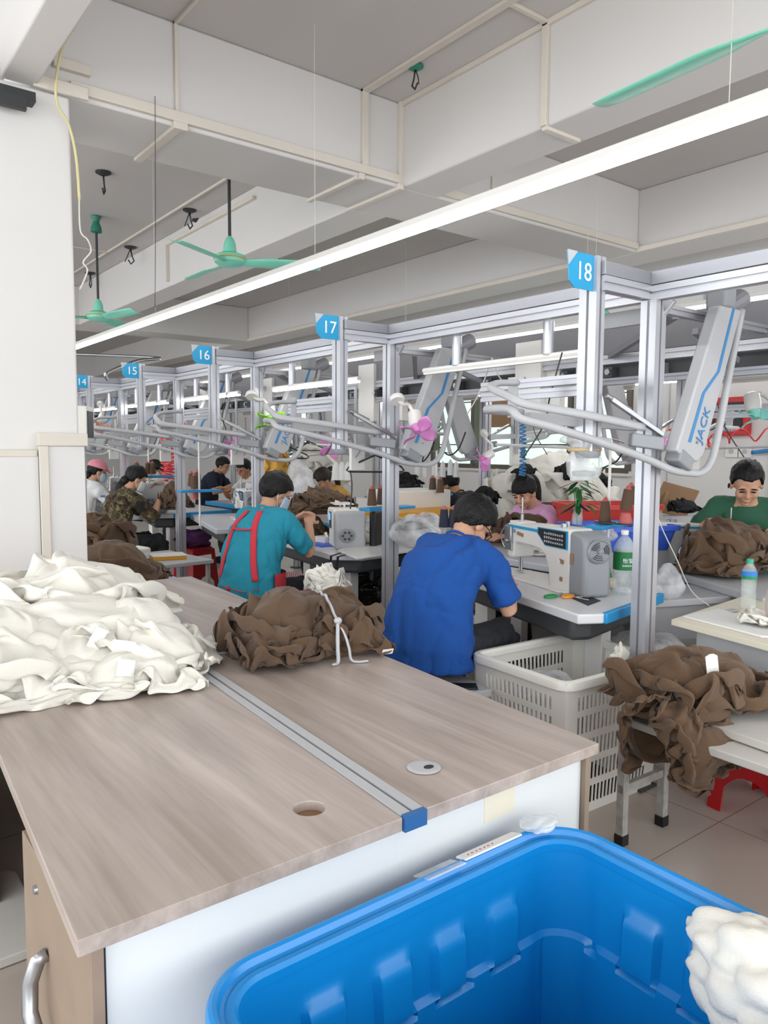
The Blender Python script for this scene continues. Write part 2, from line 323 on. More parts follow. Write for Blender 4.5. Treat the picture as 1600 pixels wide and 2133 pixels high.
for n, (a, b, za, zb) in enumerate(wins):
    w = struct(thing('window_%d' % (n+1), (WX, a, za))); L, Hh = b-a, zb-za
    f = MB()
    for z in (0, Hh): f.box(-.02, .1, 0, L, z-.03, z+.03)
    nm = 3 if n == 1 else 1
    for i in range(nm+1): y = L*i/nm; f.box(-.03, .09, y-.035, y+.035, 0, Hh)
    f.build('frame', 'winframe', w)
    b_ = MB()
    for k in range(1, 4): b_.box(.1, .115, 0, L, Hh*k/4-.008, Hh*k/4+.008)
    b_.build('bars', 'winframe' if n else 'redsign', w)
    MB().box(.13, .14, 0, L, 0, Hh).build('pane', M['glasspane'], w)
    MB().box(-.06, .0, -.05, L+.05, -.06, -.03).build('sill', 'wall', w)
# ceiling beams
struct(MB().box(1.0, 6.08, 4.15, 4.74, SOF, CEIL).build('ceiling_beam', 'beam', bevel=.012))
struct(MB().box(3.34, 3.67, -4, 4.15, SOF, CEIL).build('ceiling_beam', 'beam', bevel=.012))
struct(MB().box(3.34, 3.67, 4.74, 11.6, SOF, CEIL).build('ceiling_beam', 'beam', bevel=.012))
struct(MB().box(6.08, 6.5, -4, 19.9, SOF, CEIL).build('ceiling_beam', 'beam', bevel=.012))
struct(MB().box(.4, 6.08, 11.6, 12.2, SOF, CEIL).build('ceiling_beam', 'beam', bevel=.012))
struct(MB().box(.86, 1.02, -4, 4.15, SOF, CEIL).build('ceiling_beam', 'beam', bevel=.01))
# pillar at the end of the desks
struct(MB().box(.55, 1.18, 4.15, 4.74, 0, SOF+.0).build('pillar', 'wall', bevel=.012))
p = MB(); p.box(.975, 1.192, 4.10, 4.72, .3, 1.50); struct(p.build('pillar_panel', 'wall', bevel=.004))
p = MB(); p.box(.965, 1.205, 4.085, 4.74, 1.50, 1.565); p.box(.965, 1.01, 4.085, 4.099, .3, 1.499); struct(p.build('trim_1', 'conduit', bevel=.003))
struct(MB().box(.5, .965, 4.12, 4.15, 1.445, 1.48).build('trim_2', 'conduit', bevel=.003))
struct(MB().box(.55, .97, 4.125, 4.15, .3, 1.45).build('pillar_panel', 'wall', bevel=.003))
# conduits: flat plastic cable ducts
def duct(n, pts, w=.045, t=.022, up=None):
    mb = MB()
    for a, b in zip(pts, pts[1:]): mb.bar(a, b, w, t, up)
    return struct(mb.build('trim_%d' % n, 'conduit', bevel=.003))
def ductq(n, *boxes):
    mb = MB()
    for b in boxes: mb.box(*b)
    return struct(mb.build('trim_%d' % n, 'conduit', bevel=.003))
YB = 4.15
ductq(3, (1.18, 6.05, YB-.03, YB, SOF+.02, SOF+.075))
ductq(4, (1.1, 1.28, YB-.035, YB, SOF+.12, SOF+.17), (1.0, 1.26, YB-.05, YB-.03, SOF-.01, SOF+.05))
ductq(5, (1.735, 1.755, YB-.02, YB, SOF+.07, CEIL), (1.735, 1.755, -1, YB, CEIL-.02, CEIL))
ductq(6, (1.72, 1.80, YB-.03, YB+.0, SOF-.02, SOF+.02), (1.72, 1.77, YB, YB+.6, SOF-.02, SOF))
ductq(7, (3.0, 3.05, YB-.025, YB, SOF+.07, CEIL), (3.0, 3.05, -2, YB, CEIL-.02, CEIL))
ductq(8, (2.98, 3.02, YB-.02, YB, SOF-.02, SOF+.02), (2.96, 3.0, YB, YB+.6, SOF-.02, SOF))
ductq(9, (3.305, 3.34, YB-.03, YB, SOF+.07, CEIL), (3.315, 3.34, -1, YB, CEIL-.03, CEIL))
ductq(10, (3.3, 3.34, YB-.03, YB, SOF-.02, SOF+.02), (3.3, 3.34, YB, YB+.59, SOF-.02, SOF))
ductq(11, (3.315, 3.34, 2.87, 2.91, SOF, CEIL), (3.33, 3.62, 2.87, 2.91, SOF-.02, SOF), (3.05, 3.34, 2.87, 2.9, CEIL-.02, CEIL))
ductq(12, (3.67, 3.70, YB-.03, YB, SOF+.07, CEIL-.1), (4.2, 4.215, YB-.015, YB, SOF+.07, CEIL))
ductq(13, (6.05, 6.08, -4, YB, SOF+.0, SOF+.045), (6.05, 6.08, 4.74, 11.6, SOF, SOF+.045))
ductq(14, (5.0, 6.3, 3.7, 3.73, SOF-.6, SOF-.58))
ductq(15, (3.03, 3.05, 5.3, 11.6, CEIL-.02, CEIL), (1.3, 3.05, 9.33, 9.36, CEIL-.02, CEIL), (3.3, 3.34, 8.2, 8.23, SOF+.05, CEIL-.1), (3.3, 3.34, 6.2, 8.2, CEIL-.12, CEIL-.09))
# steel channel bracket on the pillar head
t = thing('steel_channel', (.8, 4.1, 3.13), 0, 'dark steel channel bracket at the top of the white pillar', 'bracket')
mb = MB(); mb.box(-.3, .2, -.03, .05, .03, .075); mb.build('web', 'dark', t); mb = MB(); mb.box(-.3, .15, -.06, -.03, -.03, .03); mb.build('flange', 'dark', t)
def cable(name, pts, r, m, label, cat, n=6, sub=6):
    pts = [Vector(p) for p in pts]; out = []
    k = len(pts)
    for i in range(k-1):
        p0, p1, p2, p3 = pts[max(i-1, 0)], pts[i], pts[i+1], pts[min(i+2, k-1)]
        for j in range(sub):
            t = j/sub; out.append(.5*((2*p1)+(-p0+p2)*t+(2*p0-5*p1+4*p2-p3)*t*t+(-p0+3*p1-3*p2+p3)*t*t*t))
    out.append(pts[-1]); o = MB().tube(out, r, n).build(name, m, smooth=True); tag(o, label, cat); return o
cable('hanging_cable', [aty(190, -20, 3.2), aty(165, 40, 3.6), aty(128, 105, 4.0), (1.09, 4.06, 3.2), (1.16, 4.1, 3.1), (1.19, 4.1, 2.95), (1.2, 4.1, 2.75)], .007, 'yellowwire', 'yellowed cable dangling down the right edge of the white pillar', 'cable')
cable('hanging_cable', [(1.2, 4.1, 2.78), (1.2, 4.1, 2.6), (1.23, 4.08, 2.55), (1.25, 4.1, 2.5), (1.21, 4.1, 2.44), (1.23, 4.1, 2.4), (1.19, 4.1, 2.3)], .004, 'wire', 'thin white wire looped beside the pillar edge', 'cable')
cable('hanging_wire', [aty(323, 200, 4.12), aty(324, 450, 4.12), aty(323, 640, 4.12)], .0018, 'dark', 'thin dark wire hanging straight down in front of the cross beam', 'wire')
# hooks left in the ceiling
hook_i = 0
def ceiling_hook(px, py, label, s=1, kind=0, z=CEIL):
    p = atz(px, py, z); t = thing('ceiling_hook', p, random.random()*3, label, 'hook', 'old fan hooks on the ceiling')
    MB().lathe([(.05*s, 0), (.05*s, -.012), (.02*s, -.03)], n=12).build('hook_plate', 'mintd' if kind == 2 else 'dark', t)
    mb = MB(); mb.tube([(0, 0, -.02), (.01*s, 0, -.07*s), (.03*s, 0, -.11*s), (.0, 0, -.14*s), (-.025*s, 0, -.11*s)], .006*s, 6)
    if kind: mb.tube([(0, 0, -.02), (-.03*s, 0, -.08*s), (-.05*s, .01, -.13*s)], .004*s, 5)
    mb.build('hook', 'dark', t, smooth=True)
ceiling_hook(215, 358, 'dark hook with a stub of pipe close to the white pillar', 1.3)
ceiling_hook(395, 437, 'dark three-legged hook left of the spinning mint fan', 1.3, 1)
ceiling_hook(413, 458, 'dark hook at the end of a thin pipe beside the mint fan', 1.3)
ceiling_hook(272, 514, 'small splayed hook above the nearer end of the duct line', 1.4, 1)
ceiling_hook(188, 568, 'small dark hook beside the rod of the fan by the pillar', 1.4, 1)
ceiling_hook(228, 568, 'small bracket hook right of the rod of the fan by the pillar', 1.4)
ceiling_hook(578, 516, 'dark bell-shaped hook right of the spinning mint fan', 1.4, 1, 3.7)
ceiling_hook(865, 136, 'green capped ceiling plate trailing two dark wires', 1.0, 2)
# fluorescent tube rows
def light_row(X, y0, y1, label, z=2.52, hang=True):
    t = thing('tube_light_row', (X, y0, z), 0, label, 'light')
    MB().box(-.03, .03, 0, y1-y0, .019, .05).build('channel', 'white', t, bevel=.004)
    mb = MB(); mb.cyl((0, 0, 0), (0, y1-y0, 0), .017, n=8); mb.build('lit_tube', M['tube'], t, smooth='auto')
    for k in range(int((y1-y0)/2.4)): MB().cyl((0, 2.9+k*2.4, .05), (0, 2.9+k*2.4, CEIL-z), .0015, n=5).build('hanging_wire', 'wire', t)
light_row(2.36, -1.6, 14, 'long lit tube row crossing overhead from the pillar to the upper corner')
light_row(5.15, 1.0, 13, 'lit tube row beyond the aluminium beams near the far windows', 2.5)
light_row(5.3, 1.2, 7.4, 'lower lit tube row hung close above the far row machines', 2.02)
light_row(-1.3, -2.5, 8, 'lit tube row over the aisle behind the desks', 2.6)
# ceiling fans
def ceiling_fan(loc, drop, ang, label, canopy=True, R=.68, nb=3, tilt=0):
    t = thing('ceiling_fan', loc, 0, label, 'fan', 'mint ceiling fans')
    MB().cyl((0, 0, .1), (0, 0, drop), .012, n=10).build('rod', 'dark', t, smooth='auto')
    MB().lathe([(.02, drop-.16), (.055, drop-.15), (.05, drop-.1), (.03, drop-.05), (.05, drop-.005), (.05, drop)] if canopy else [(.03, drop-.03), (.03, drop)], n=20).build('canopy', 'mintd', t, smooth='auto')
    MB().lathe([(.0, -.055), (.08, -.05), (.115, -.025), (.12, 0), (.115, .025), (.08, .04), (.05, .05), (.045, .11), (.03, .15), (.01, .17)], n=32).build('motor', 'mint', t, smooth='auto')
    MB().lathe([(.121, -.004), (.123, 0), (.121, .004)], n=32).build('gold_ring', 'yellowp', t, smooth='auto')
    for k in range(nb):
        a = ang+k*2*PI/nb; R_ = rotz(a) ; mb = MB()
        def fn(u, v, a=a):
            r = .1+u*(R-.1); w = .028+.05*min(1, u*3)*(1-.1*u) if u < .97 else .066; x = r; y = (v-.5)*2*w; z = -.02 - (v-.5)*.035 - .012*(1-(2*v-1)**2)
            q = R_ @ Vector((x, y, z)); return q
        mb.grid(fn, 14, 7); o = mb.build('blade', 'mint', t, smooth=True); s = o.modifiers.new('s', 'SOLIDIFY'); s.thickness = .003
    return t
ceiling_fan((2.64, 5.32, 2.9), .9, 3.68, 'mint ceiling fan on a dark rod, hanging just past the cross beam')
ceiling_fan((2.498, 8.0, 2.82), .98, .75, 'mint ceiling fan beside the white pillar, seen farther down the hall')
ceiling_fan((2.40, 1.06, 2.80), 1.0, 1.52, 'mint ceiling fan whose shiny blade reaches in at the upper corner', R=.77)
ceiling_fan((6.8, 5.0, 2.78), 1.0, .4, 'small green ceiling fan half hidden behind the aluminium beam')
# ================================================================ DESKS
DT = .76
def dx(x, y):      # the desk block is laid a little askew in the hall
    t = (y-1.134)/2.95; return x + t*.19
SEAM = 2.585
def fixn(o):
    import bmesh
    bm = bmesh.new(); bm.from_mesh(o.data); bmesh.ops.recalc_face_normals(bm, faces=bm.faces); bm.to_mesh(o.data); bm.free()
def desk_top(x0, x1, y0, y1, name, parent, hole=None, th=.028):
    poly = [(dx(x0, y0), y0), (dx(x1, y0), y0), (dx(x1, y1), y1), (dx(x0, y1), y1)]
    o = MB().prism(poly, DT-th, DT).build(name, 'wood', parent)
    if hole:
        c = MB().cyl((hole[0], hole[1], DT-.1), (hole[0], hole[1], DT+.1), hole[2], n=28).build('cutter', 'wood')
        fixn(o); fixn(c); b = o.modifiers.new('b', 'BOOLEAN'); b.operation = 'DIFFERENCE'; b.object = c; b.solver = 'EXACT'
        me = bpy.data.meshes.new_from_object(o.evaluated_get(bpy.context.evaluated_depsgraph_get())); o.modifiers.clear(); o.data = me; bpy.data.objects.remove(c)
    bv = o.modifiers.new('bevel', 'BEVEL'); bv.width = .002; bv.segments = 2; bv.limit_method = 'ANGLE'; return o
def grommet(parent, x, y, ring='steel'):
    MB().lathe([(.024, .0005), (.036, .0005), (.04, .002), (.036, .004), (.026, .0035)], (x, y, DT), 28).build('grommet_ring', 'lgrey', parent, smooth='auto')
    mb = MB().lathe([(0, .001), (.026, .001), (.026, .003), (0, .003)], (x, y, DT), 24); mb.build('grommet_cap', 'lgrey', parent)
    MB().lathe([(0, 0), (.011, 0), (.011, .0042), (0, .0042)], (x+.008, y-.008, DT), 16, sq=(1.2, .9)).build('cable_hole', 'black', parent)
t = thing('office_desk', (0, 0, 0), 0, 'nearest wood-grain desk with an open round cable hole and the white front panel edge', 'desk', 'wood-grain desks in a block')
desk_top(.298, .928, 1.134, SEAM, 'desk_top', t, (.801, 1.282, .033))
MB().lathe([(.0, -.05), (.034, -.05), (.034, -.02)], (.801, 1.282, DT), 28).build('hole_sleeve', 'brownboard', t)
MB().box(.345, .945, 1.165, 1.185, .0, DT-.03).build('front_panel', 'panel', t, bevel=.001)
MB().box(.322, .342, 1.15, 1.60, 0, DT-.03).build('side_panel', 'edge', t, bevel=.001)
MB().box(.341, .347, 1.158, 1.172, 0, DT-.03).build('gap_strip', 'black', t)
MB().box(.345, .93, 1.585, 1.60, 0, DT-.03).build('pedestal_side', 'edge', t)
MB().lathe([(0, 0), (.009, 0), (.008, .006), (0, .007)], (.322, 1.49, .66), 14, axis=(-1, 0, 0)).build('lock', 'steel', t)
MB().tube([(.322, 1.42, .57), (.305, 1.425, .56), (.292, 1.43, .52), (.288, 1.42, .47), (.294, 1.38, .43), (.31, 1.33, .41), (.322, 1.31, .405)], .009, 8, flat=1.6).build('handle', 'steel', t, smooth=True)
t = thing('office_desk', (0, 0, 0), 0, 'wood-grain desk nearest the perforated white basket, silver cable cap near its front edge', 'desk', 'wood-grain desks in a block')
desk_top(.99, 1.567, 1.136, SEAM, 'desk_top', t); grommet(t, 1.117, 1.289)
MB().box(.945, 1.535, 1.165, 1.185, .0, DT-.03).build('front_panel', 'panel', t, bevel=.001)
MB().prism([(1.535, 1.15), (1.553, 1.15), (1.65, 2.58), (1.632, 2.58)], 0, DT-.03).build('side_panel', 'edge', t)
mb = MB().box(1.19, 1.29, 1.1635, 1.165, .655, .725); mb.build('tape_note', 'creamwood', t)
t = thing('office_desk', (0, 0, 0), 0, 'wood-grain desk under the white fabric heap beside the pillar', 'desk', 'wood-grain desks in a block')
desk_top(.298, .928, SEAM+.002, 4.08, 'desk_top', t); MB().prism([(.43, 2.6), (.45, 2.6), (.54, 4.05), (.52, 4.05)], 0, DT-.03).build('side_panel', 'edge', t)
t = thing('office_desk', (0, 0, 0), 0, 'farther wood-grain desk showing the glare spots, behind the tied brown bundle', 'desk', 'wood-grain desks in a block')
desk_top(.99, 1.567, SEAM+.002, 4.08, 'desk_top', t); grommet(t, 1.19, 2.49)
MB().lathe([(0, 0), (.034, 0), (.034, .001), (0, .001)], (1.14, 2.68, DT), 24).build('cable_hole', 'edge', t)
MB().prism([(1.635, 2.6), (1.653, 2.6), (1.745, 4.05), (1.727, 4.05)], 0, DT-.03).build('side_panel', 'edge', t)
t = thing('cable_tray', (0, 0, 0), 0, 'aluminium cable strip with a black slot running between the wood-grain desks', 'strip')
for a, b, m, n in ((.93, .955, 'lgrey', 'rail'), (.963, .988, 'lgrey', 'rail'), (.955, .963, 'black', 'slot')):
    MB().prism([(dx(a, 1.142), 1.142), (dx(b, 1.142), 1.142), (dx(b, 4.07), 4.07), (dx(a, 4.07), 4.07)], DT-.03, DT+(.002 if m != 'black' else -.004)).build(n, m, t)
MB().box(.93, .988, 1.128, 1.142, DT-.03, DT+.003).build('end_cap', mat('cap_blue_tape', '2c5f96', .4), t)
# ================================================================ BLUE BIN
def rrect(L, W, r, n=8):
    out = []
    for cx, cy, a0 in ((L/2-r, W/2-r, 0), (-L/2+r, W/2-r, 90), (-L/2+r, -W/2+r, 180), (L/2-r, -W/2+r, 270)):
        for i in range(n+1): a = math.radians(a0+90*i/n); out.append((cx+r*math.cos(a), cy+r*math.sin(a)))
    return out
def bin_ring(L, W, r, step=.012):
    pts = rrect(L, W, r, 10); out = []; k = len(pts)
    for i in range(k):
        a, b = Vector((*pts[i], 0)), Vector((*pts[(i+1) % k], 0)); d = (b-a).length
        m = max(1, round(d/step))
        for j in range(m): out.append((a+(b-a)*j/m).xy)
    return out
t = thing('storage_bin', (.905, .765, 0), 0, 'large bright blue plastic bin with ribbed inside walls, standing against the white desk panel', 'bin')
BL, BW, BH = .93, .67, .635
ring = bin_ring(BL-.09, BW-.09, .085); nr = len(ring)
lev = [BH-.012-.004*i for i in range(1)] + list(np.linspace(BH-.03, .04, 64))
vs = []
for z in lev:
    dpt = (BH-z)/BH; tap = 1-.13*dpt
    step = -.012 if z < BH-.20 else 0
    for (x, y) in ring:
        onx = abs(y) > (BW-.09)/2-.004; s = x if onx else y; L_ = (BL if onx else BW)-.09
        q = abs(((s/.15) % 1)-.5)   # pads every 15 cm
        pad = 0
        if abs(s) < L_/2-.1:
            zt = BH-.075; zb = BH-.20
            e = min(1, max(0, (.30-q)/.03)); zz = min(1, max(0, (zt-z)/.035))*min(1, max(0, (z-zb)/.006+1)) if z > zb-.006 else 0
            pad = -.016*e*zz
            if z <= zb: step = -.014-.01*0
            led = .018 if q < .3 else 0
            if BH-.20-led < z <= BH-.20: step = 0
        n = Vector((0, math.copysign(1, y))) if onx else (Vector((math.copysign(1, x), 0)) if abs(x) > (BL-.09)/2-.004 else Vector((x, y)).normalized())
        o_ = pad+step
        vs.append((x*tap+n.x*o_, y*tap+n.y*o_, z))
mb = MB(); fs = [(i*nr+j, (i+1)*nr+j, (i+1)*nr+(j+1) % nr, i*nr+(j+1) % nr) for i in range(len(lev)-1) for j in range(nr)]
fs.append(tuple((len(lev)-1)*nr+j for j in range(nr))[::-1]); mb.add(vs, fs)
# outside shell
vo = []; lo = [BH-.03, .0]
for z in lo:
    tap = 1-.13*(BH-z)/BH
    for (x, y) in ring: vo.append((x*tap*1.03, y*tap*1.03, z))
mb.add(vo, [(j, (j+1) % nr, nr+(j+1) % nr, nr+j) for j in range(nr)]+[tuple(nr+j for j in range(nr))])
mb.build('body', 'binblue', t, smooth='auto')
# moulded rim: section swept round the rounded rectangle
prof = [(.0, -.02), (.0, -.004), (.006, .003), (.014, .004), (.022, .0), (.028, .002), (.033, .012), (.040, .015), (.046, .012), (.05, .003), (.05, -.03), (.046, -.03), (.046, -.012)]
rp = rrect(BL-.1, BW-.1, .08, 12); k = len(rp); vs = []
for (x, y) in rp:
    for cx, cy in ((1, 1),): pass
def offs(L, W, r, d): return rrect(L+2*d, W+2*d, r+d, 12)
rings = [offs(BL-.1, BW-.1, .08, d) for d, z in prof]
vs = [(p[0], p[1], BH+z) for (d, z), rg in zip(prof, rings) for p in rg]
mb = MB().add(vs, [(i*k+j, i*k+(j+1) % k, (i+1)*k+(j+1) % k, (i+1)*k+j) for i in range(len(prof)-1) for j in range(k)]); mb.build('rim', 'binblue', t, smooth='auto')
mb = MB().lathe([(0, 0), (.05, 0), (.05, .002), (0, .002)], (BL/2*.86, -.02, .22), 24, axis=(-1, 0, .15)); mb.build('round_mark', 'dblue', t)
# label and tape on its rim
p0 = Vector((.2, BW/2-.02, BH+.008)); 
o = MB().obox((.235, BW/2-.003, BH+.013), (.17, .03, .004), Matrix.Rotation(-.25, 3, 'X')).build('paper_label', 'paper', t)
mb = MB()
for i in range(7): mb.obox((.17+i*.012, BW/2-.004, BH+.0155), (.006, .0025, .001), rotz(.6*((-1)**i)))
mb.build('red_scribble', 'red', t)
o = MB().obox((.09, BW/2-.005, BH+.011), (.1, .05, .003), Matrix.Rotation(-.3, 3, 'X')).build('clear_tape', 'tape', t)
def crumple(name, c, s, m, parent=None, seed=1, f=14, amp=.35, n=40, flat=.0):
    mb = MB().ell((0, 0, 0), (1, 1, 1), n=n, m=n//2); P = np.array(mb.v); d = 1+amp*(np.abs(vnoise(P*f/6+seed, seed))*2-.4)+amp*.4*(np.abs(vnoise(P*f/3+seed, seed+3))*2-.4)
    P = P*d[:, None]*np.array(s); P[:, 2] = np.maximum(P[:, 2], flat if flat else -1e9); mb.v = [tuple(p) for p in P]
    return mb.build(name, m, parent, smooth=True, loc=c)
o = crumple('tape_wad', (.385, BW/2-.015, BH+.02), (.045, .03, .012), 'tape', t, 3, 7, .25)
# white stuffing in the lower corner
t = crumple('foam_wad', atz(1665, 2085, .58), (.12, .17, .11), 'whitecloth', None, 9, 12, .16, 96); tag(t, 'rough white foam wad at the corner of the blue bin', 'foam')
t = MB().box(1.42, 1.66, .33, .58, 0, .49).build('foam_carton', 'white', bevel=.01); tag(t, 'white carton under the foam wad beside the blue bin', 'box')
# ================================================================ PERFORATED BASKETS
def slot_side(mb, p0, p1, tap, H, rows, ncol, inset=.07, sw=.42):
    """wall from p0 to p1 (top corners) leaning in by tap towards the middle"""
    p0, p1 = Vector(p0), Vector(p1); L = (p1-p0).length; c = Vector((0, 0, 0))
    def P(u, z):
        k = 1-tap*(H-z)/H; q = p0+(p1-p0)*u; return (q.x*k, q.y*k, z)
    def quad(u0, u1, z0, z1): mb.add([P(u0, z0), P(u1, z0), P(u1, z1), P(u0, z1)], [(0, 1, 2, 3)])
    zs = [0]; 
    a, b = inset/L, 1-inset/L
    quad(0, a, 0, H); quad(b, 1, 0, H)
    edges = [.0]+[r for r in rows]; prev = 0
    for (z0, z1) in rows:
        quad(a, b, prev, z0); prev = z1
        w = (b-a)/ncol
        for i in range(ncol+1):
            u0 = a+(i-sw/2)*w; u1 = a+(i+sw/2)*w; quad(max(a, u0), min(b, u1), z0, z1)
    quad(a, b, prev, H)
def basket(loc, L, W, H, rz, label, m='cream', tap=.14, grp='perforated white baskets'):
    t = thing('perforated_basket', loc, rz, label, 'basket', grp)
    mb = MB(); rows = [(.04, .115), (.145, .22), (.25, .325), (.355, .43), (.455, .515)] if H > .5 else [(.04, .1), (.14, .2), (.24, .3)]
    c = [(-L/2, -W/2), (L/2, -W/2), (L/2, W/2), (-L/2, W/2)]
    for i in range(4):
        a, b = c[i], c[(i+1) % 4]; slot_side(mb, (*a, 0), (*b, 0), tap, H, rows, 20 if i % 2 == 0 else 15)
    k = 1-tap; mb.add([(x*k, y*k, 0) for x, y in c], [(0, 1, 2, 3)])
    o = mb.build('body', m, t); s = o.modifiers.new('s', 'SOLIDIFY'); s.thickness = .004
    pr = [(-.02, -.025), (-.02, -.005), (-.01, .006), (.004, .008), (.016, .002), (.02, -.01), (.02, -.028), (.016, -.028)]
    rg = [rrect(L+2*d, W+2*d, .05+d, 8) for d, z in pr]; kk = len(rg[0])
    vs = [(p[0], p[1], H+z) for (d, z), r in zip(pr, rg) for p in r]
    MB().add(vs, [(i*kk+j, i*kk+(j+1) % kk, (i+1)*kk+(j+1) % kk, (i+1)*kk+j) for i in range(len(pr)-1) for j in range(kk)]).build('rim', m, t, smooth='auto')
    return t
basket((2.67, 2.10, .0), .66, .54, .585, -.05, 'tall perforated white basket between the blue-shirted worker and the desk corner')
t = crumple('plastic_bag', (2.55, 2.12, .42), (.16, .15, .09), 'bag', None, 5, 7, .25); tag(t, 'crumpled clear plastic bag inside the tall perforated basket', 'bag')
t = crumple('cloth_scrap', (2.78, 1.92, .58), (.05, .02, .06), 'whitecloth', None, 6); tag(t, 'white cloth strip hooked over the rim of the tall basket', 'cloth')
basket((3.62, 2.06, .0), .95, .55, .50, -.20, 'perforated white basket under the cream table behind the draped brown garments', tap=.1)
t = crumple('plastic_bag', (3.3, 2.1, .48), (.2, .2, .1), 'bag', None, 8, 7, .25); tag(t, 'clear plastic bag in the basket under the cream table', 'bag')
basket((3.05, 3.35, .0), .5, .45, .45, .25, 'perforated white basket under the machine table of the blue-shirted worker')
# ================================================================ STOOLS AND SMALL TABLES
def plastic_stool(loc, rz, label, H=.46, T=.29, B=.36):
    t = thing('plastic_stool', loc, rz, label, 'stool', 'red plastic stools'); mb = MB()
    MB().prism(rrect(T, T, .04, 4), H-.025, H).build('seat', 'red', t, smooth='auto', bevel=.006)
    for i in range(4):
        a = i*PI/2; R = rotz(a); mb = MB()
        def P(u, v):   # u across -1..1, v 0 top..1 floor
            w = T/2+(B/2-T/2)*v; return R @ Vector((w, u*w, (H-.02)*(1-v)))
        # two legs joined by a top band and an arched middle band
        def quad(u0, u1, v0, v1): mb.add([P(u0, v0), P(u1, v0), P(u1, v1), P(u0, v1)], [(0, 1, 2, 3)])
        quad(-1, -.66, 0, 1); quad(.66, 1, 0, 1); quad(-.66, .66, 0, .12); n = 12
        for k in range(n):
            ua, ub = -.66+1.32*k/n, -.66+1.32*(k+1)/n; f_ = lambda q: .60+.16*abs(q/.66)**2.5; g_ = lambda q: .36-.10*abs(q/.66)**3
            mb.add([P(ua, g_(ua)), P(ub, g_(ub)), P(ub, f_(ub)), P(ua, f_(ua))], [(0, 1, 2, 3)])
        o = mb.build('leg_panel', 'red', t); s = o.modifiers.new('s', 'SOLIDIFY'); s.thickness = .006
    return t
plastic_stool((3.13, 1.40, 0), -.15, 'red plastic stool under the worn white bench board')
plastic_stool((3.45, 1.62, 0), .1, 'red plastic stool just behind the bench, beneath the cream table', .5)
def table(name, loc, rz, L, W, H, label, cat, top='wornwhite', leg='legpaint', lw=.035, feet='black', th=.03, inset=.02, rail=None, group=None, edge=None):
    t = thing(name, loc, rz, label, cat, group)
    MB().box(-L/2, L/2, -W/2, W/2, H-th, H).build('top', top, t, bevel=.004)
    for sx in (-1, 1):
        for sy in (-1, 1):
            x, y = sx*(L/2-inset-lw/2), sy*(W/2-inset-lw/2)
            g = MB().box(x-lw/2, x+lw/2, y-lw/2, y+lw/2, .03, H-th).build('leg', leg, t, bevel=.002)
            MB().box(x-lw/2-.003, x+lw/2+.003, y-lw/2-.003, y+lw/2+.003, 0, .04).build('foot', feet, g)
    if rail:
        for sy in (-1, 1):
            y = sy*(W/2-inset-lw/2); MB().box(-L/2+inset, L/2-inset, y-lw/3, y+lw/3, rail-.015, rail+.015).build('rail', leg, t)
    return t
t = table('bench', (2.53, 1.14, 0), -.03, .29, 1.02, .50, 'bench with chipped white legs, brown garments draped over its end', 'bench', lw=.032, rail=.22, inset=.0)
t = MB().prism([(2.45, .75), (2.98, .72), (3.0, 1.36), (2.52, 1.5)], .505, .535).build('white_board', 'wornwhite', bevel=.004); tag(t, 'worn white board lying across the bench', 'board')
t = thing('work_bench', (2.2, 2.6, 0), 0, 'low light grey bench the blue-shirted worker sits on', 'bench')
MB().prism([(2.33, 2.24), (2.00, 2.28), (2.10, 2.98), (2.44, 2.94)], .43, .465).build('seat', 'lgrey', t, bevel=.006, loc=(-2.2, -2.6, 0))
for x, y in ((-.12, -.28), (.1, -.3), (-.03, .32), (.17, .3)): MB().box(x-.015, x+.015, y-.015, y+.015, 0, .43).build('leg', 'steel', t)
t = MB().obox((2.23, 2.34, .470), (.075, .15, .009), rotz(.9)).build('mobile_phone', 'black', bevel=.003); tag(t, 'black phone lying on the light grey bench', 'phone')
# cream table with the water bottle
t = thing('work_table', (3.4, 1.55, 0), 0, 'cream-edged table with papers and a small water bottle', 'table')
MB().prism([(2.987-3.4, .26), (2.86-3.4, -.35), (3.75-3.4, -.65), (4.08-3.4, .37)], .735, .76).build('top', 'creamwood', t, bevel=.002)
MB().prism([(3.09-3.4, .20), (3.06-3.4, .18), (2.97-3.4, -.35), (3.0-3.4, -.37)], .56, .735).build('apron_panel', 'lgrey', t)
for x, y in ((-.46, -.40), (-.28, .12), (.35, .25), (.3, -.5)):
    g = MB().box(x-.03, x+.03, y-.03, y+.03, .04, .735).build('leg', 'white', t, bevel=.003); MB().lathe([(.028, 0), (.03, .015), (.012, .03), (.01, .045)], (x, y, 0), 16).build('foot', 'black', g)
# ================================================================ OVERHEAD CONVEYOR
def smooth_path(pts, sub=6):
    pts = [Vector(p) for p in pts]; out = []; k = len(pts)
    for i in range(k-1):
        p0, p1, p2, p3 = pts[max(i-1, 0)], pts[i], pts[i+1], pts[min(i+2, k-1)]
        for j in range(sub):
            t = j/sub; out.append(.5*((2*p1)+(-p0+p2)*t+(2*p0-5*p1+4*p2-p3)*t*t+(-p0+3*p1-3*p2+p3)*t*t*t))
    out.append(pts[-1]); return out
def long_rail(X, y0, y1, label, z0=2.125, z1=2.245, w=.05):
    t = thing('overhead_rail', (X, y0, 0), 0, label, 'rail', 'aluminium overhead rails'); L = y1-y0; m = (z0+z1)/2
    MB().box(-w/2, w/2, 0, L, m+.004, z1).build('upper_beam', 'alud', t, bevel=.003)
    mb = MB(); mb.extr((0, 0, (z0+m)/2), (0, L, (z0+m)/2), w, m-z0, g=.01); mb.build('lower_beam', 'alu', t)
    return t
long_rail(2.91, .2, 14, 'aluminium beam over the near row of numbered posts')
long_rail(4.89, .6, 13, 'aluminium beam over the row of workers facing the camera')
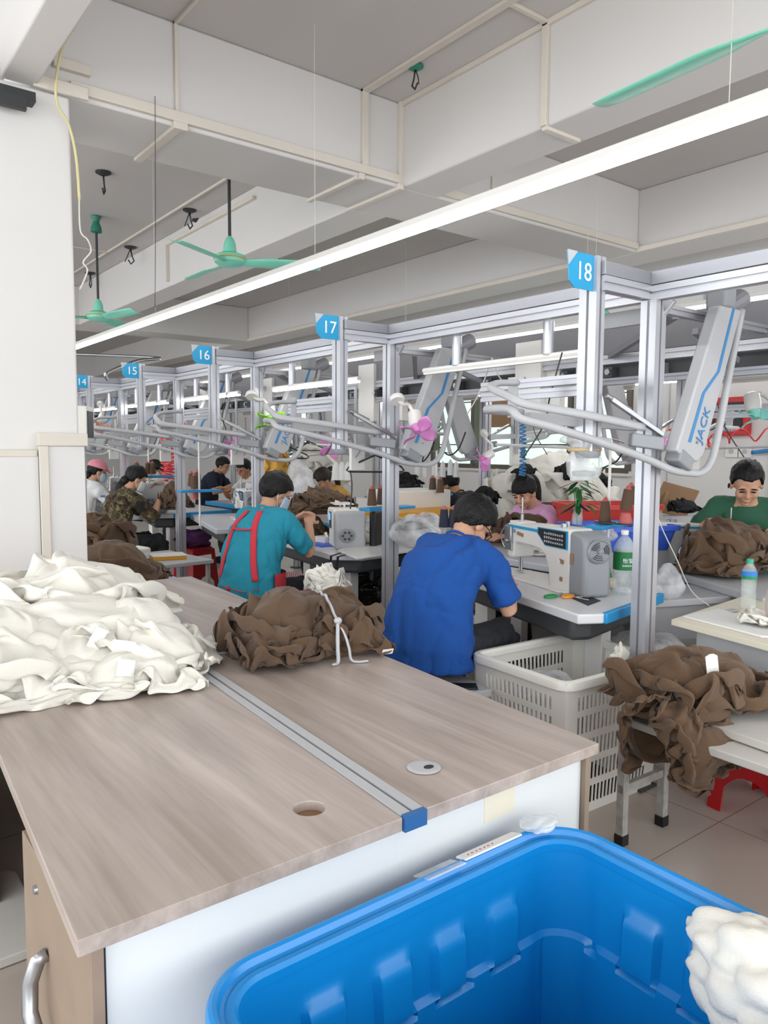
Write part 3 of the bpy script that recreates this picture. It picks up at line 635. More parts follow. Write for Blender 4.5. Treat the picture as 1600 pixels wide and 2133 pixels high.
t = thing('main_conveyor', (3.9, .3, 0), 0, 'deep grey conveyor beam with roller track running between the two rows of stations', 'conveyor'); L = 13.5
MB().box(-.03, .03, 0, L, 2.06, 2.25).build('housing', 'conv', t, bevel=.004)
mb = MB(); mb.extr((0, 0, 2.03), (0, L, 2.03), .08, .055, g=.012); mb.build('beam', 'alu', t)
mb = MB(); mb.extr((-.02, 0, 1.90), (-.02, L, 1.90), .05, .04, g=.01); mb.build('track', 'alud', t); MB().box(.02, .05, 0, L, 1.925, 2.0).build('track_cover', 'dgrey', t)
mb = MB(); mb.extr((.12, 0, 1.93), (.12, L, 1.93), .04, .03, g=.01); mb.build('return_track', 'alud', t)
for k in range(40):
    y = .2+k*.33; g = MB().box(-.05, .06, y-.03, y+.03, 1.925, 1.985).build('carriage', 'dgrey' if k % 3 else 'grey', t)
    MB().cyl((-.07, y-.01, 1.955), (-.03, y-.01, 1.955), .018, n=10).build('roller', 'steel', g)
# one station: numbered hanging post, floor post, loop rail and lift
def station(number, lamp_on=True, jack=True):
    t = thing('conveyor_station', (0, 0, 0), 0)
    mb = MB(); mb.extr((0, 0, .01), (0, 0, 2.125), .075, .075, up=(0, 1, 0), g=.012); mb.build('floor_post', 'alu', t)
    MB().box(-.06, .06, -.06, .06, 0, .012).build('foot_plate', 'dgrey', t)
    mb = MB(); mb.sect((.04, 0, 2.11), (.13, 0, 2.11), [(-.015, -.02), (.015, -.02), (.015, .02), (-.015, .02)]); mb.bar((.03, -.0, 2.03), (.03, -.08, 2.12), .02, .012); mb.build('corner_brace', 'alu', t, bevel=.002)
    MB().box(-.34, -.025, .0, .045, 2.19, 2.245).build('cross_arm', 'alud', t, bevel=.003)
    mb = MB(); mb.extr((-.34, .022, 2.158), (-.025, .022, 2.158), .05, .058, g=.01); mb.build('cross_arm', 'alu', t)
    mb = MB(); mb.extr((-.34, .06, 1.49), (-.34, .06, 2.262), .085, .055, up=(1, 0, 0), g=.012); mb.build('number_post', 'alu', t)
    MB().lathe([(.0, -.03), (.045, -.028), (.052, -.012), (.052, 0)], (-.34, .06, 1.49), 20).build('cup_foot', 'grey', t, smooth='auto')
    # number plate
    s = MB(); y = .035; x1 = -.365
    s.sect((0, y, 0), (0, y+.004, 0), [(0, 0)]*0 or [(x1, 2.275), (x1-.165, 2.275), (x1-.155, 2.17), (x1-.12, 2.145), (x1, 2.145)]) if False else None
    def plate(pts, y0, y1):
        n = len(pts); return MB().add([(px, y0, pz) for px, pz in pts]+[(px, y1, pz) for px, pz in pts], [tuple(range(n)), tuple(range(n, 2*n))[::-1]]+[(i, n+i, n+(i+1) % n, (i+1) % n) for i in range(n)])
    sb = plate([(x1, 2.125), (x1, 2.263), (x1-.165, 2.263), (x1-.150, 2.150), (x1-.118, 2.125)], y, y+.005).build('number_plate', 'signblue', t)
    plate([(x1-.165, 2.264), (x1-.158, 2.207), (x1-.105, 2.264)], y-.002, y+.0).build('plate_corner', 'lgrey', sb)
    if number: text_mesh('number', str(number), .10, 'signwhite', sb, basis((x1-.065, y-.002, 2.190), (1, 0, 0), (0, 0, 1)), .0008)
    # loop rails (round tubes swept out to the operator)
    o = Vector((-2.91, -1.90, 0))
    low = [(2.50, 2.26, 1.655), (2.30, 2.24, 1.655), (2.17, 2.14, 1.653), aty(1061, 852, 1.985), aty(1085, 872, 1.935), aty(1140, 887, 1.91), aty(1200, 905, 1.885), aty(1270, 928, 1.862), aty(1345, 955, 1.835), aty(1400, 979, 1.805), (3.06, 1.79, 1.398), (3.13, 1.785, 1.398), (3.20, 1.785, 1.432), (3.25, 1.785, 1.52), (3.34, 1.785, 1.84), (3.425, 1.785, 2.13)]
    MB().tube(smooth_path([Vector(p)+o for p in low]), .0165, 10).build('loop_rail', 'lgrey', t, smooth=True)
    up = [(2.42, 2.22, 1.775), (2.28, 2.20, 1.765), (2.17, 2.12, 1.735), aty(1063, 827, 1.985), aty(1090, 840, 1.94), aty(1140, 850, 1.915), aty(1240, 868, 1.87), aty(1340, 890, 1.845)]
    MB().tube(smooth_path([Vector(p)+o for p in up]), .019, 8, flat=.7).build('loop_rail', 'lgrey', t, smooth=True)
    MB().obox(Vector((2.42, 2.24, 1.715))+o, (.012, .05, .17)).build('end_plate', 'lgrey', t, bevel=.002)
    mb = MB(); mb.bar(Vector((2.30, 2.05, 1.62))+o, Vector((2.90, 1.95, 1.60))+o, .03, .045); mb.build('support_arm', 'lgrey', t, bevel=.003)
    mb = MB(); mb.extr(Vector((2.60, 2.0, 1.74))+o, Vector((2.62, 2.62, 1.74))+o, .03, .04); mb.extr(Vector((2.60, 2.0, 1.79))+o, Vector((2.62, 2.62, 1.79))+o, .03, .04); mb.build('side_beam', 'alu', t)
    mb = MB().obox(Vector((2.80, 1.84, 1.53))+o, (.16, .03, .055), Matrix.Rotation(.12, 3, 'Y') @ rotz(-.35)); mb.build('sensor_cover', 'grey', t, bevel=.006)
    mb = MB(); mb.bar(Vector((2.62, 1.89, 1.70))+o, Vector((2.90, 1.83, 1.56))+o, .02, .02); mb.cyl(Vector((2.6, 1.9, 1.715))+o, Vector((2.72, 1.87, 1.66))+o, .012, n=8); mb.build('pusher', 'steel', t, bevel=.002)
    # lift housing
    P = lambda X, z, Y=1.78: Vector((X, Y, z))+o
    A = [(3.235, 2.12), (3.43, 2.16), (3.355, 1.9), (3.19, 1.62), (3.112, 1.455), (3.06, 1.44), (2.92, 1.49), (2.99, 1.70), (3.09, 1.90)]
    A = [(3.22, 2.13), (3.405, 2.13), (3.31, 1.82), (3.13, 1.48), (3.085, 1.445), (3.045, 1.445), (2.91, 1.495), (3.045, 1.80)]
    A = [(3.205, 2.125), (3.39, 2.125), (3.118, 1.475), (3.075, 1.445), (2.99, 1.455), (2.905, 1.495)]
    n = len(A); mb = MB(); mb.add([tuple(P(x, z, 1.765)) for x, z in A]+[tuple(P(x, z, 1.825)) for x, z in A], [tuple(range(n))[::-1], tuple(range(n, 2*n))]+[(i, (i+1) % n, n+(i+1) % n, n+i) for i in range(n)])
    lp = mb.build('lift_housing', 'lgrey', t, bevel=.008)
    def on(u, v): a = Vector((3.205, 0, 2.125)).lerp(Vector((3.39, 0, 2.125)), u); b = Vector((2.905, 0, 1.495)).lerp(Vector((3.118, 0, 1.465)), u); q = a.lerp(b, v); return Vector((q.x, 1.7635, q.z))+o
    mb = MB(); S = [(.60, .0), (.68, .44), (.34, .60), (.34, .93)]
    for (u0, v0), (u1, v1) in zip(S, S[1:]): mb.add([on(u0-.05, v0), on(u0+.06, v0), on(u1+.06, v1), on(u1-.05, v1)], [(0, 1, 2, 3)])
    mb.build('stripe', 'stripe', lp)
    if jack:
        p = on(.66, .80); d = (on(.62, .65)-on(.62, .95)).normalized(); n_ = Vector((0, -1, 0)); 
        text_mesh('lettering', 'JACK' if number != 17 else 'er', .07, 'stripe', lp, basis(p+Vector((0, -.0015, 0)), d, n_.cross(d)), .0008)
    MB().obox(P(2.985, 1.455, 1.80), (.11, .075, .06), Matrix.Rotation(.45, 3, 'Y')).build('lift_shoe', 'grey', t, bevel=.008)
    MB().lathe([(0, 0), (.006, 0), (.006, .004), (0, .004)], on(.6, .92), 12, axis=(0, -1, 0)).build('screw', 'steel', lp)
    # lamp bar hung from the rail
    for y in (.62, 1.28): MB().cyl((.06, y, 1.965), (.06, y, 2.125), .028, n=16).build('lamp_hanger', 'alu', t, smooth='auto')
    lb = MB().cyl((.06, .42, 1.955), (.06, 1.56, 1.955), .016, n=10).build('lamp_bar', 'white', t, smooth='auto')
    MB().box(.045, .075, .43, 1.55, 1.930, 1.942).build('lamp_strip', M['tube'] if lamp_on else M['white'], lb)
    # drop column and cross beams to the main conveyor
    MB().box(.93, .99, 1.42, 1.64, 1.72, 2.2).build('drop_column', 'white', t, bevel=.004)
    mb = MB(); mb.extr((.03, .0, 2.10), (.98, .0, 2.10), .04, .04); mb.build('cross_beam', 'alu', t)
    mb = MB(); mb.bar((.2, .02, 2.09), (.95, .9, 2.05), .03, .03); mb.bar((.5, .1, 2.06), (.9, .1, 1.95), .03, .03); mb.cyl((.45, -.05, 2.12), (.62, -.05, 2.2), .05, n=14); mb.build('drive_linkage', 'alud', t)
    MB().box(.40, .50, -.10, -.0, 2.13, 2.33).build('motor_box', 'grey', t, bevel=.015)
    MB().box(.12, .145, .08, .34, 2.06, 2.13).build('cable_cover', 'lgrey', t, bevel=.003)
    # air line and control box
    mb = MB().box(-.05, .06, .35, .38, 1.35, 1.52); mb.build('switch_box', 'white', t, bevel=.004)
    mb = MB(); mb.tube(smooth_path([(-.04, .45, 1.95), (-.06, .5, 1.75), (.02, .6, 1.62), (-.02, .7, 1.45)]), .004, 5); mb.build('hanging_lead', 'dark', t, smooth=True)
    mb = MB(); mb.tube([(-.02, .35, 1.44), (0, .3, 1.5), (.1, 1.0, 1.52)], .008, 6); mb.cyl((0.02, .4, 1.45), (.02, .4, 1.9), .012, n=8); mb.build('light_bracket', 'lgrey', t)
    return t
ST = [(18, 1.90, False), (17, 3.70, True), (16, 5.42, True), (15, 6.98, True), (14, 8.54, True), (13, 10.1, True), (12, 11.7, True)]
GRP = 'hanging conveyor stations along the near row'
for n, y, lit in ST:
    t = station(n, lit, n > 15); t.location = (2.91, y, 0)
    tag(t, {18: 'conveyor station with blue number plate 18, its lamp bar unlit', 17: 'conveyor station numbered 17, lit lamp bar and pink fan beside its lift', 16: 'conveyor station numbered 16 with the lime fan in front of its lift',
            15: 'conveyor station numbered 15 behind the red coiled cord', 14: 'conveyor station numbered 14 partly hidden by the pillar', 13: 'conveyor station past number 14, its number plate behind the pillar', 12: 'farthest conveyor station of the near row'}[n], 'conveyor station', GRP)
proto = station(0, False, False); proto.rotation_euler = (0, 0, PI); proto.location = (4.89, 3.2, 0)
FAR = ['far-side conveyor station above the pink-shirted worker', 'far-side conveyor station above the green-shirted worker', 'far-side conveyor station left of the bright windows', 'far-side conveyor station behind the yellow-sleeved worker', 'far-side conveyor station above the worker in the white T-shirt', 'farthest far-side conveyor station']
for i, y in enumerate([3.2, 1.6, 4.85, 6.45, 8.1, 9.8]):
    t = proto if i == 0 else copy_tree(proto, (4.89, y, 0), PI)
    t['label'] = FAR[i]; t['category'] = 'conveyor station'; t['group'] = 'hanging conveyor stations along the far row'
# ================================================================ SEWING MACHINES
def face_text(par, s, p, size, m='stripe', x=(1, 0, 0), y=(0, 0, 1)): text_mesh('lettering', s, size, m, par, basis(p, x, y), .0006)
def lockstitch(loc, rz, label, s=1.2, detail=True, text='JACK', lamp=True):
    """arm along +x (wheel end at x<0), operator on +y"""
    t = thing('sewing_machine', loc, rz, label, 'sewing machine', 'lockstitch sewing machines'); t.scale = (s, s*.95, s*.80)
    MB().box(-.02, .47, -.085, .09, 0, .012).build('bed', 'white', t, bevel=.004)
    # C-shaped white casting, extruded across y
    prof = [(-.02, .0), (.105, .0), (.118, .03), (.125, .10), (.15, .155), (.19, .178), (.25, .185), (.365, .188), (.385, .175), (.39, .115), (.40, .10), (.43, .10), (.445, .115), (.452, .2), (.452, .27), (.44, .285), (.1, .302), (-.02, .305)]
    n = len(prof); y0, y1 = -.055, .055
    mb = MB().add([(x, y0, z) for x, z in prof]+[(x, y1, z) for x, z in prof], [tuple(range(n)), tuple(range(n, 2*n))[::-1]]+[(i, n+i, n+(i+1) % n, (i+1) % n) for i in range(n)])
    cast = mb.build('casting', 'white', t, bevel=.009)
    mp = [(-.125, 0), (-.02, 0), (-.02, .295), (-.06, .30), (-.11, .285), (-.125, .25)]; n = len(mp)
    mo = MB().add([(x, y0-.01, z) for x, z in mp]+[(x, y1+.006, z) for x, z in mp], [tuple(range(n)), tuple(range(n, 2*n))[::-1]]+[(i, n+i, n+(i+1) % n, (i+1) % n) for i in range(n)]).build('motor_cover', 'grey', t, bevel=.018, seg=3)
    mb = MB(); mb.lathe([(0, 0), (.052, 0), (.056, .006), (.05, .012), (.046, .008), (0, .008)], (-.126, 0, .215), 28, axis=(-1, 0, 0)); mb.lathe([(0, .006), (.012, .006), (.012, .016), (0, .018)], (-.126, 0, .215), 16, axis=(-1, 0, 0)); mb.build('hand_wheel', 'grey', mo, smooth='auto')
    mb = MB()
    for r in (.022, .031, .04):
        for a in range(3): mb.tube([(-.1355, r*math.cos(q), .215+r*math.sin(q)) for q in [a*2.09+.2+i*.25 for i in range(6)]], .0022, 5)
    mb.build('vent_ring', 'dgrey', mo)
    yf = y1+.001
    MB().add([(.12, yf, .282), (.12, yf, .296), (.452, yf, .280), (.452, yf, .266)], [(0, 1, 2, 3)]).build('blue_stripe', 'signblue', cast) if False else MB().box(.20, .45, yf-.003, yf+.001, .262, .277).build('blue_stripe', 'signblue', cast)
    if detail:
        pp = [(.20, .29), (-.008, .293), (-.008, .205), (.145, .205), (.205, .262)]; n = len(pp)
        for gr, nm, mm, yy in ((1.0, 'panel_border', 'signblue', .002), (.9, 'control_panel', 'black', .004)):
            c = (.1, .25); q = [(c[0]+(x-c[0])*gr, c[1]+(z-c[1])*gr) for x, z in pp]
            o = MB().add([(x, yf-.002, z) for x, z in q]+[(x, yf+yy, z) for x, z in q], [tuple(range(n)), tuple(range(n, 2*n))[::-1]]+[(i, n+i, n+(i+1) % n, (i+1) % n) for i in range(n)]).build(nm, mm, cast)
        mb = MB(); rr = random.Random(4)
        for i in range(3):
            for j in range(9): mb.box(.02+j*.015, .02+j*.015+.009, yf+.0035, yf+.0048, .222+i*.02, .222+i*.02+.008+.004*rr.random())
        mb.build('panel_symbols', 'lgrey', o)
        for x, z, w, h in ((.335, .235, .05, .018), (.03, .145, .03, .02), (.03, .06, .018, .02)): MB().obox((x, yf+.001, z), (w, .002, h), Matrix.Rotation(-.15, 3, 'Y')).build('brown_tape', 'card', cast)
        MB().obox((-.045, yf+.007, .17), (.022, .002, .05)).build('brown_tape', 'card', mo)
        MB().obox((.046, yf+.0025, .145), (.014, .002, .024), Matrix.Rotation(.5, 3, 'Y')).build('white_sticker', 'paper', cast)
    if text: face_text(cast, text, (.40, yf+.0015, .245), .028, 'stripe', (-1, 0, 0), (0, 0, 1)); face_text(cast, text, (.3, -.0575, .23), .045, 'stripe', (1, 0, 0), (0, 0, 1)); MB().box(.12, .45, y0-.002, y0+.001, .262, .278).build('blue_stripe', 'signblue', cast)
    mb = MB(); mb.cyl((.425, .0, .02), (.425, 0, .12), .004, n=8); mb.cyl((.408, 0, .03), (.408, 0, .12), .005, n=8); mb.obox((.415, 0, .022), (.03, .02, .004)); mb.build('needle_and_foot', 'steel', t)
    mb = MB(); mb.box(.395, .45, .053, .068, .14, .27); mb.build('face_plate', 'steel', t, bevel=.004)
    mb = MB(); mb.lathe([(0, 0), (.013, 0), (.013, .008), (.006, .012), (.006, .02), (0, .02)], (.42, .067, .19), 14, axis=(0, 1, 0)); mb.tube(smooth_path([(.44, .07, .26), (.455, .08, .22), (.45, .07, .16), (.43, .05, .12)]), .003, 6); mb.build('tension_discs', 'steel', t, smooth='auto')
    MB().box(.36, .45, -.04, .04, .283, .295).build('top_plate', 'white', t, bevel=.003)
    MB().lathe([(0, .285), (.008, .285), (.008, .33), (.004, .335), (.004, .42), (0, .42)], (.41, 0, 0), 10).build('thread_guide', 'steel', t, smooth='auto')
    MB().cyl((.10, -.02, .3), (.10, -.02, .325), .009, n=10).build('thread_guide', 'steel', t); MB().cyl((.07, .02, .3), (.07, .02, .32), .012, n=10).build('bobbin_winder', 'steel', t)
    return t
def overlock(loc, rz, label, s=1.15):
    """squat overlock head; wheel at x<0, operator on +y"""
    t = thing('sewing_machine', loc, rz, label, 'sewing machine', 'overlock sewing machines'); t.scale = (s, s, s*.85)
    prof = [(-.14, 0), (.10, 0), (.10, .12), (.13, .16), (.16, .20), (.17, .25), (.14, .275), (-.02, .285), (-.12, .27), (-.14, .22)]; n = len(prof)
    b = MB().add([(x, -.08, z) for x, z in prof]+[(x, .08, z) for x, z in prof], [tuple(range(n)), tuple(range(n, 2*n))[::-1]]+[(i, n+i, n+(i+1) % n, (i+1) % n) for i in range(n)]).build('body', 'cream', t, bevel=.015, seg=3)
    m = MB().box(-.18, -.12, -.10, .09, 0, .27).build('motor_cover', 'lgrey', t, bevel=.02, seg=3)
    mb = MB(); mb.lathe([(0, 0), (.045, 0), (.048, .01), (.04, .014), (0, .01)], (-.18, .02, .10), 24, axis=(-1, 0, 0)); mb.build('hand_wheel', 'grey', m, smooth='auto')
    mb = MB()
    for a in range(6): mb.lathe([(0, 0), (.009, 0), (.009, .003), (0, .003)], (-.1935, .02+.026*math.cos(a*PI/3), .10+.026*math.sin(a*PI/3)), 10, axis=(-1, 0, 0))
    mb.build('wheel_slots', 'dgrey', m)
    cp = MB().box(.0, .075, .078, .084, .13, .25).build('control_panel', 'dgrey', b, bevel=.004); MB().box(.02, .06, .084, .086, .19, .24).build('screen', M['screen'], cp)
    mb = MB()
    for i in range(3): mb.lathe([(0, 0), (.02, .0), (.024, .012), (.02, .024), (0, .026)], (.155, .02, .14+i*.04), 14, axis=(.3, 1, 0))
    mb.build('tension_knobs', 'lgrey', t, smooth='auto')
    mb = MB(); mb.box(.08, .19, -.03, .07, .0, .07); mb.build('cloth_plate', 'steel', t, bevel=.006)
    mb = MB(); mb.cyl((.12, .03, .07), (.12, .03, .13), .006, n=8); mb.obox((.12, .03, .07), (.04, .02, .01)); mb.build('presser_foot', 'steel', t)
    mb = MB(); mb.box(.0, .17, -.06, .06, .30, .308); mb.tube([(0, 0, .28), (0, 0, .31)], .006); mb.tube([(.14, 0, .27), (.14, 0, .31)], .006)
    for i in range(5): mb.cyl((.02+i*.03, .03, .308), (.02+i*.03, .03, .325), .004, n=6)
    mb.build('thread_guide_plate', 'white', t)
    return t
def cone(loc, label, m='thread', h=.122, r=.031, grp='thread cones', s=1, plast='coneplastic', tip=True, tilt=0):
    loc = Vector(loc); t = thing('thread_cone', loc, 0, label, 'thread cone', grp); t.scale = (s, s, s); t.rotation_euler = (tilt, 0, 0)
    mb = MB().lathe([(.02, 0), (r, .0), (r, .01), (r*.72, h*.86), (r*.66, h*.88), (.01, h*.88)], n=22)
    mb.build('thread', m, t, smooth='auto')
    MB().lathe([(r*.5, h*.86), (r*.42, h*.95), (r*.2, h*1.05), (0, h*1.06)], n=16).build('cone_tip', plast, t, smooth='auto')
    return t
def machine_table(name, poly, z, label, legs, top='tablegrey', edge=None, th=.045, group='sewing machine tables', edgem='blue', tray=True):
    cx = sum(p[0] for p in poly)/len(poly); cy = sum(p[1] for p in poly)/len(poly)
    t = thing(name, (cx, cy, 0), 0, label, 'table', group); q = [(x-cx, y-cy) for x, y in poly]
    MB().prism(q, z-th, z).build('top', top, t, bevel=.008, seg=3)
    if edge is not None:
        a, b = Vector((*q[edge[0]], 0)), Vector((*q[edge[1]], 0)); d = (b-a).normalized(); nrm = Vector((d.y, -d.x, 0)) 
        mb = MB(); mb.bar(a+Vector((0, 0, z-th/2))+d*.01, b+Vector((0, 0, z-th/2)), .03, th+.004); mb.build('end_band', edgem, t, bevel=.006)
    if tray:
        c = 0.8; MB().prism([(x*c, y*c) for x, y in q], z-.15, z-th).build('under_tray', 'dgrey', t, bevel=.02)
    for x, y in legs:
        x -= cx; y -= cy; l = MB().box(x-.035, x+.035, y-.05, y+.05, .03, z-th).build('leg', 'white', t, bevel=.004); MB().box(x-.04, x+.04, y-.2, y+.2, 0, .035).build('foot', 'dgrey', l)
    return t
TZ = .78
machine_table('machine_table', [(2.66, 2.055), (2.76, 2.00), (3.40, 2.12), (3.42, 3.25), (2.98, 3.2)], TZ, 'sewing table with bright blue end, in front of the blue-shirted worker', [(3.0, 2.2), (3.1, 3.05)], 'tabletop', (1, 2))
lockstitch((3.08, 2.39, TZ), math.radians(73), 'white lockstitch machine with brown tape patches beside the blue-shirted worker', 1.32)
machine_table('machine_table', [(2.90, 5.30), (2.76, 4.15), (2.92, 4.0), (3.75, 4.10), (3.8, 5.5)], .80, 'sewing table with striped ribbon at the teal-shirted worker', [(3.1, 4.4), (3.2, 5.1)], 'tabletop')
overlock((3.06, 4.42, .80), math.radians(66), 'cream overlock machine with a blue screen in front of the teal-shirted worker')
machine_table('machine_table', [(2.72, 5.80), (2.95, 5.75), (3.85, 5.9), (4.0, 7.0), (3.1, 7.2)], .82, 'long pale sewing table behind the red stool', [(3.3, 6.2)], 'tablegrey')
lockstitch((3.2, 6.1, .82), math.radians(72), 'white lockstitch machine with a dark panel behind the teal-shirted worker', 1.2, True)
machine_table('machine_table', [(2.70, 7.25), (2.9, 7.15), (3.6, 7.3), (3.6, 8.5), (2.95, 8.5)], .84, 'sewing table of the camouflage-shirted worker', [(3.0, 7.45), (3.1, 8.2)], 'tablegrey', (1, 2))
overlock((2.90, 7.55, .84), math.radians(60), 'grey-ended sewing machine in front of the camouflage-shirted worker', 1.25)
machine_table('machine_table', [(2.75, 8.9), (3.6, 8.9), (3.6, 10.2), (2.9, 10.2)], .84, 'sewing table of the pink-capped worker', [(3.0, 9.2)], 'tablegrey', (0, 1))
lockstitch((3.0, 9.1, .84), math.radians(75), 'white lockstitch machine ahead of the pink-capped worker', 1.2, False)
# far row tables: workers face the camera
machine_table('machine_table', [(3.70, 1.76), (4.03, 2.39), (4.29, 2.82), (4.58, 2.72), (4.36, 1.7), (4.1, 1.1)], .78, 'grey sewing table in front of the green-shirted man', [(4.3, 2.3), (4.2, 1.6)], 'lgrey')
machine_table('machine_table', [(3.55, 2.9), (3.55, 4.5), (4.2, 4.7), (4.25, 3.0)], .80, 'sewing table in front of the pink-shirted worker', [(4.0, 3.6), (4.0, 4.4)], 'tablegrey')
machine_table('machine_table', [(3.85, 5.2), (3.85, 6.7), (4.6, 6.7), (4.6, 5.2)], .80, 'sewing table of the yellow-sleeved worker', [(4.2, 5.6)], 'tablegrey', (0, 1))
machine_table('machine_table', [(4.05, 7.3), (4.05, 8.9), (4.8, 8.9), (4.8, 7.3)], .82, 'sewing table of the worker in the white T-shirt', [(4.4, 7.8)], 'tablegrey', (0, 1))
machine_table('machine_table', [(4.75, 5.75), (4.75, 6.5), (5.9, 6.5), (5.9, 5.75)], .80, 'sewing table of the man in black near the window', [(5.3, 6.1)], 'creamwood')
lockstitch((4.28, 2.72, .79), math.radians(-53), 'white sewing machine with blue lettering on its back in front of the green-shirted man', 1.05, False)
lockstitch((3.95, 4.42, .80), math.radians(-80), 'white sewing machine lit from below at the pink-shirted worker', .85, False, None)
lockstitch((4.35, 6.0, .80), math.radians(-90), 'white sewing machine in front of the yellow-sleeved worker', .9, False, None)
lockstitch((4.45, 8.5, .82), math.radians(-90), 'white sewing machine in front of the worker in the white T-shirt', 1.0, False, None)
lockstitch((5.0, 6.0, .80), math.radians(0), 'white sewing machine beyond the man in black by the window', 1.1, False)
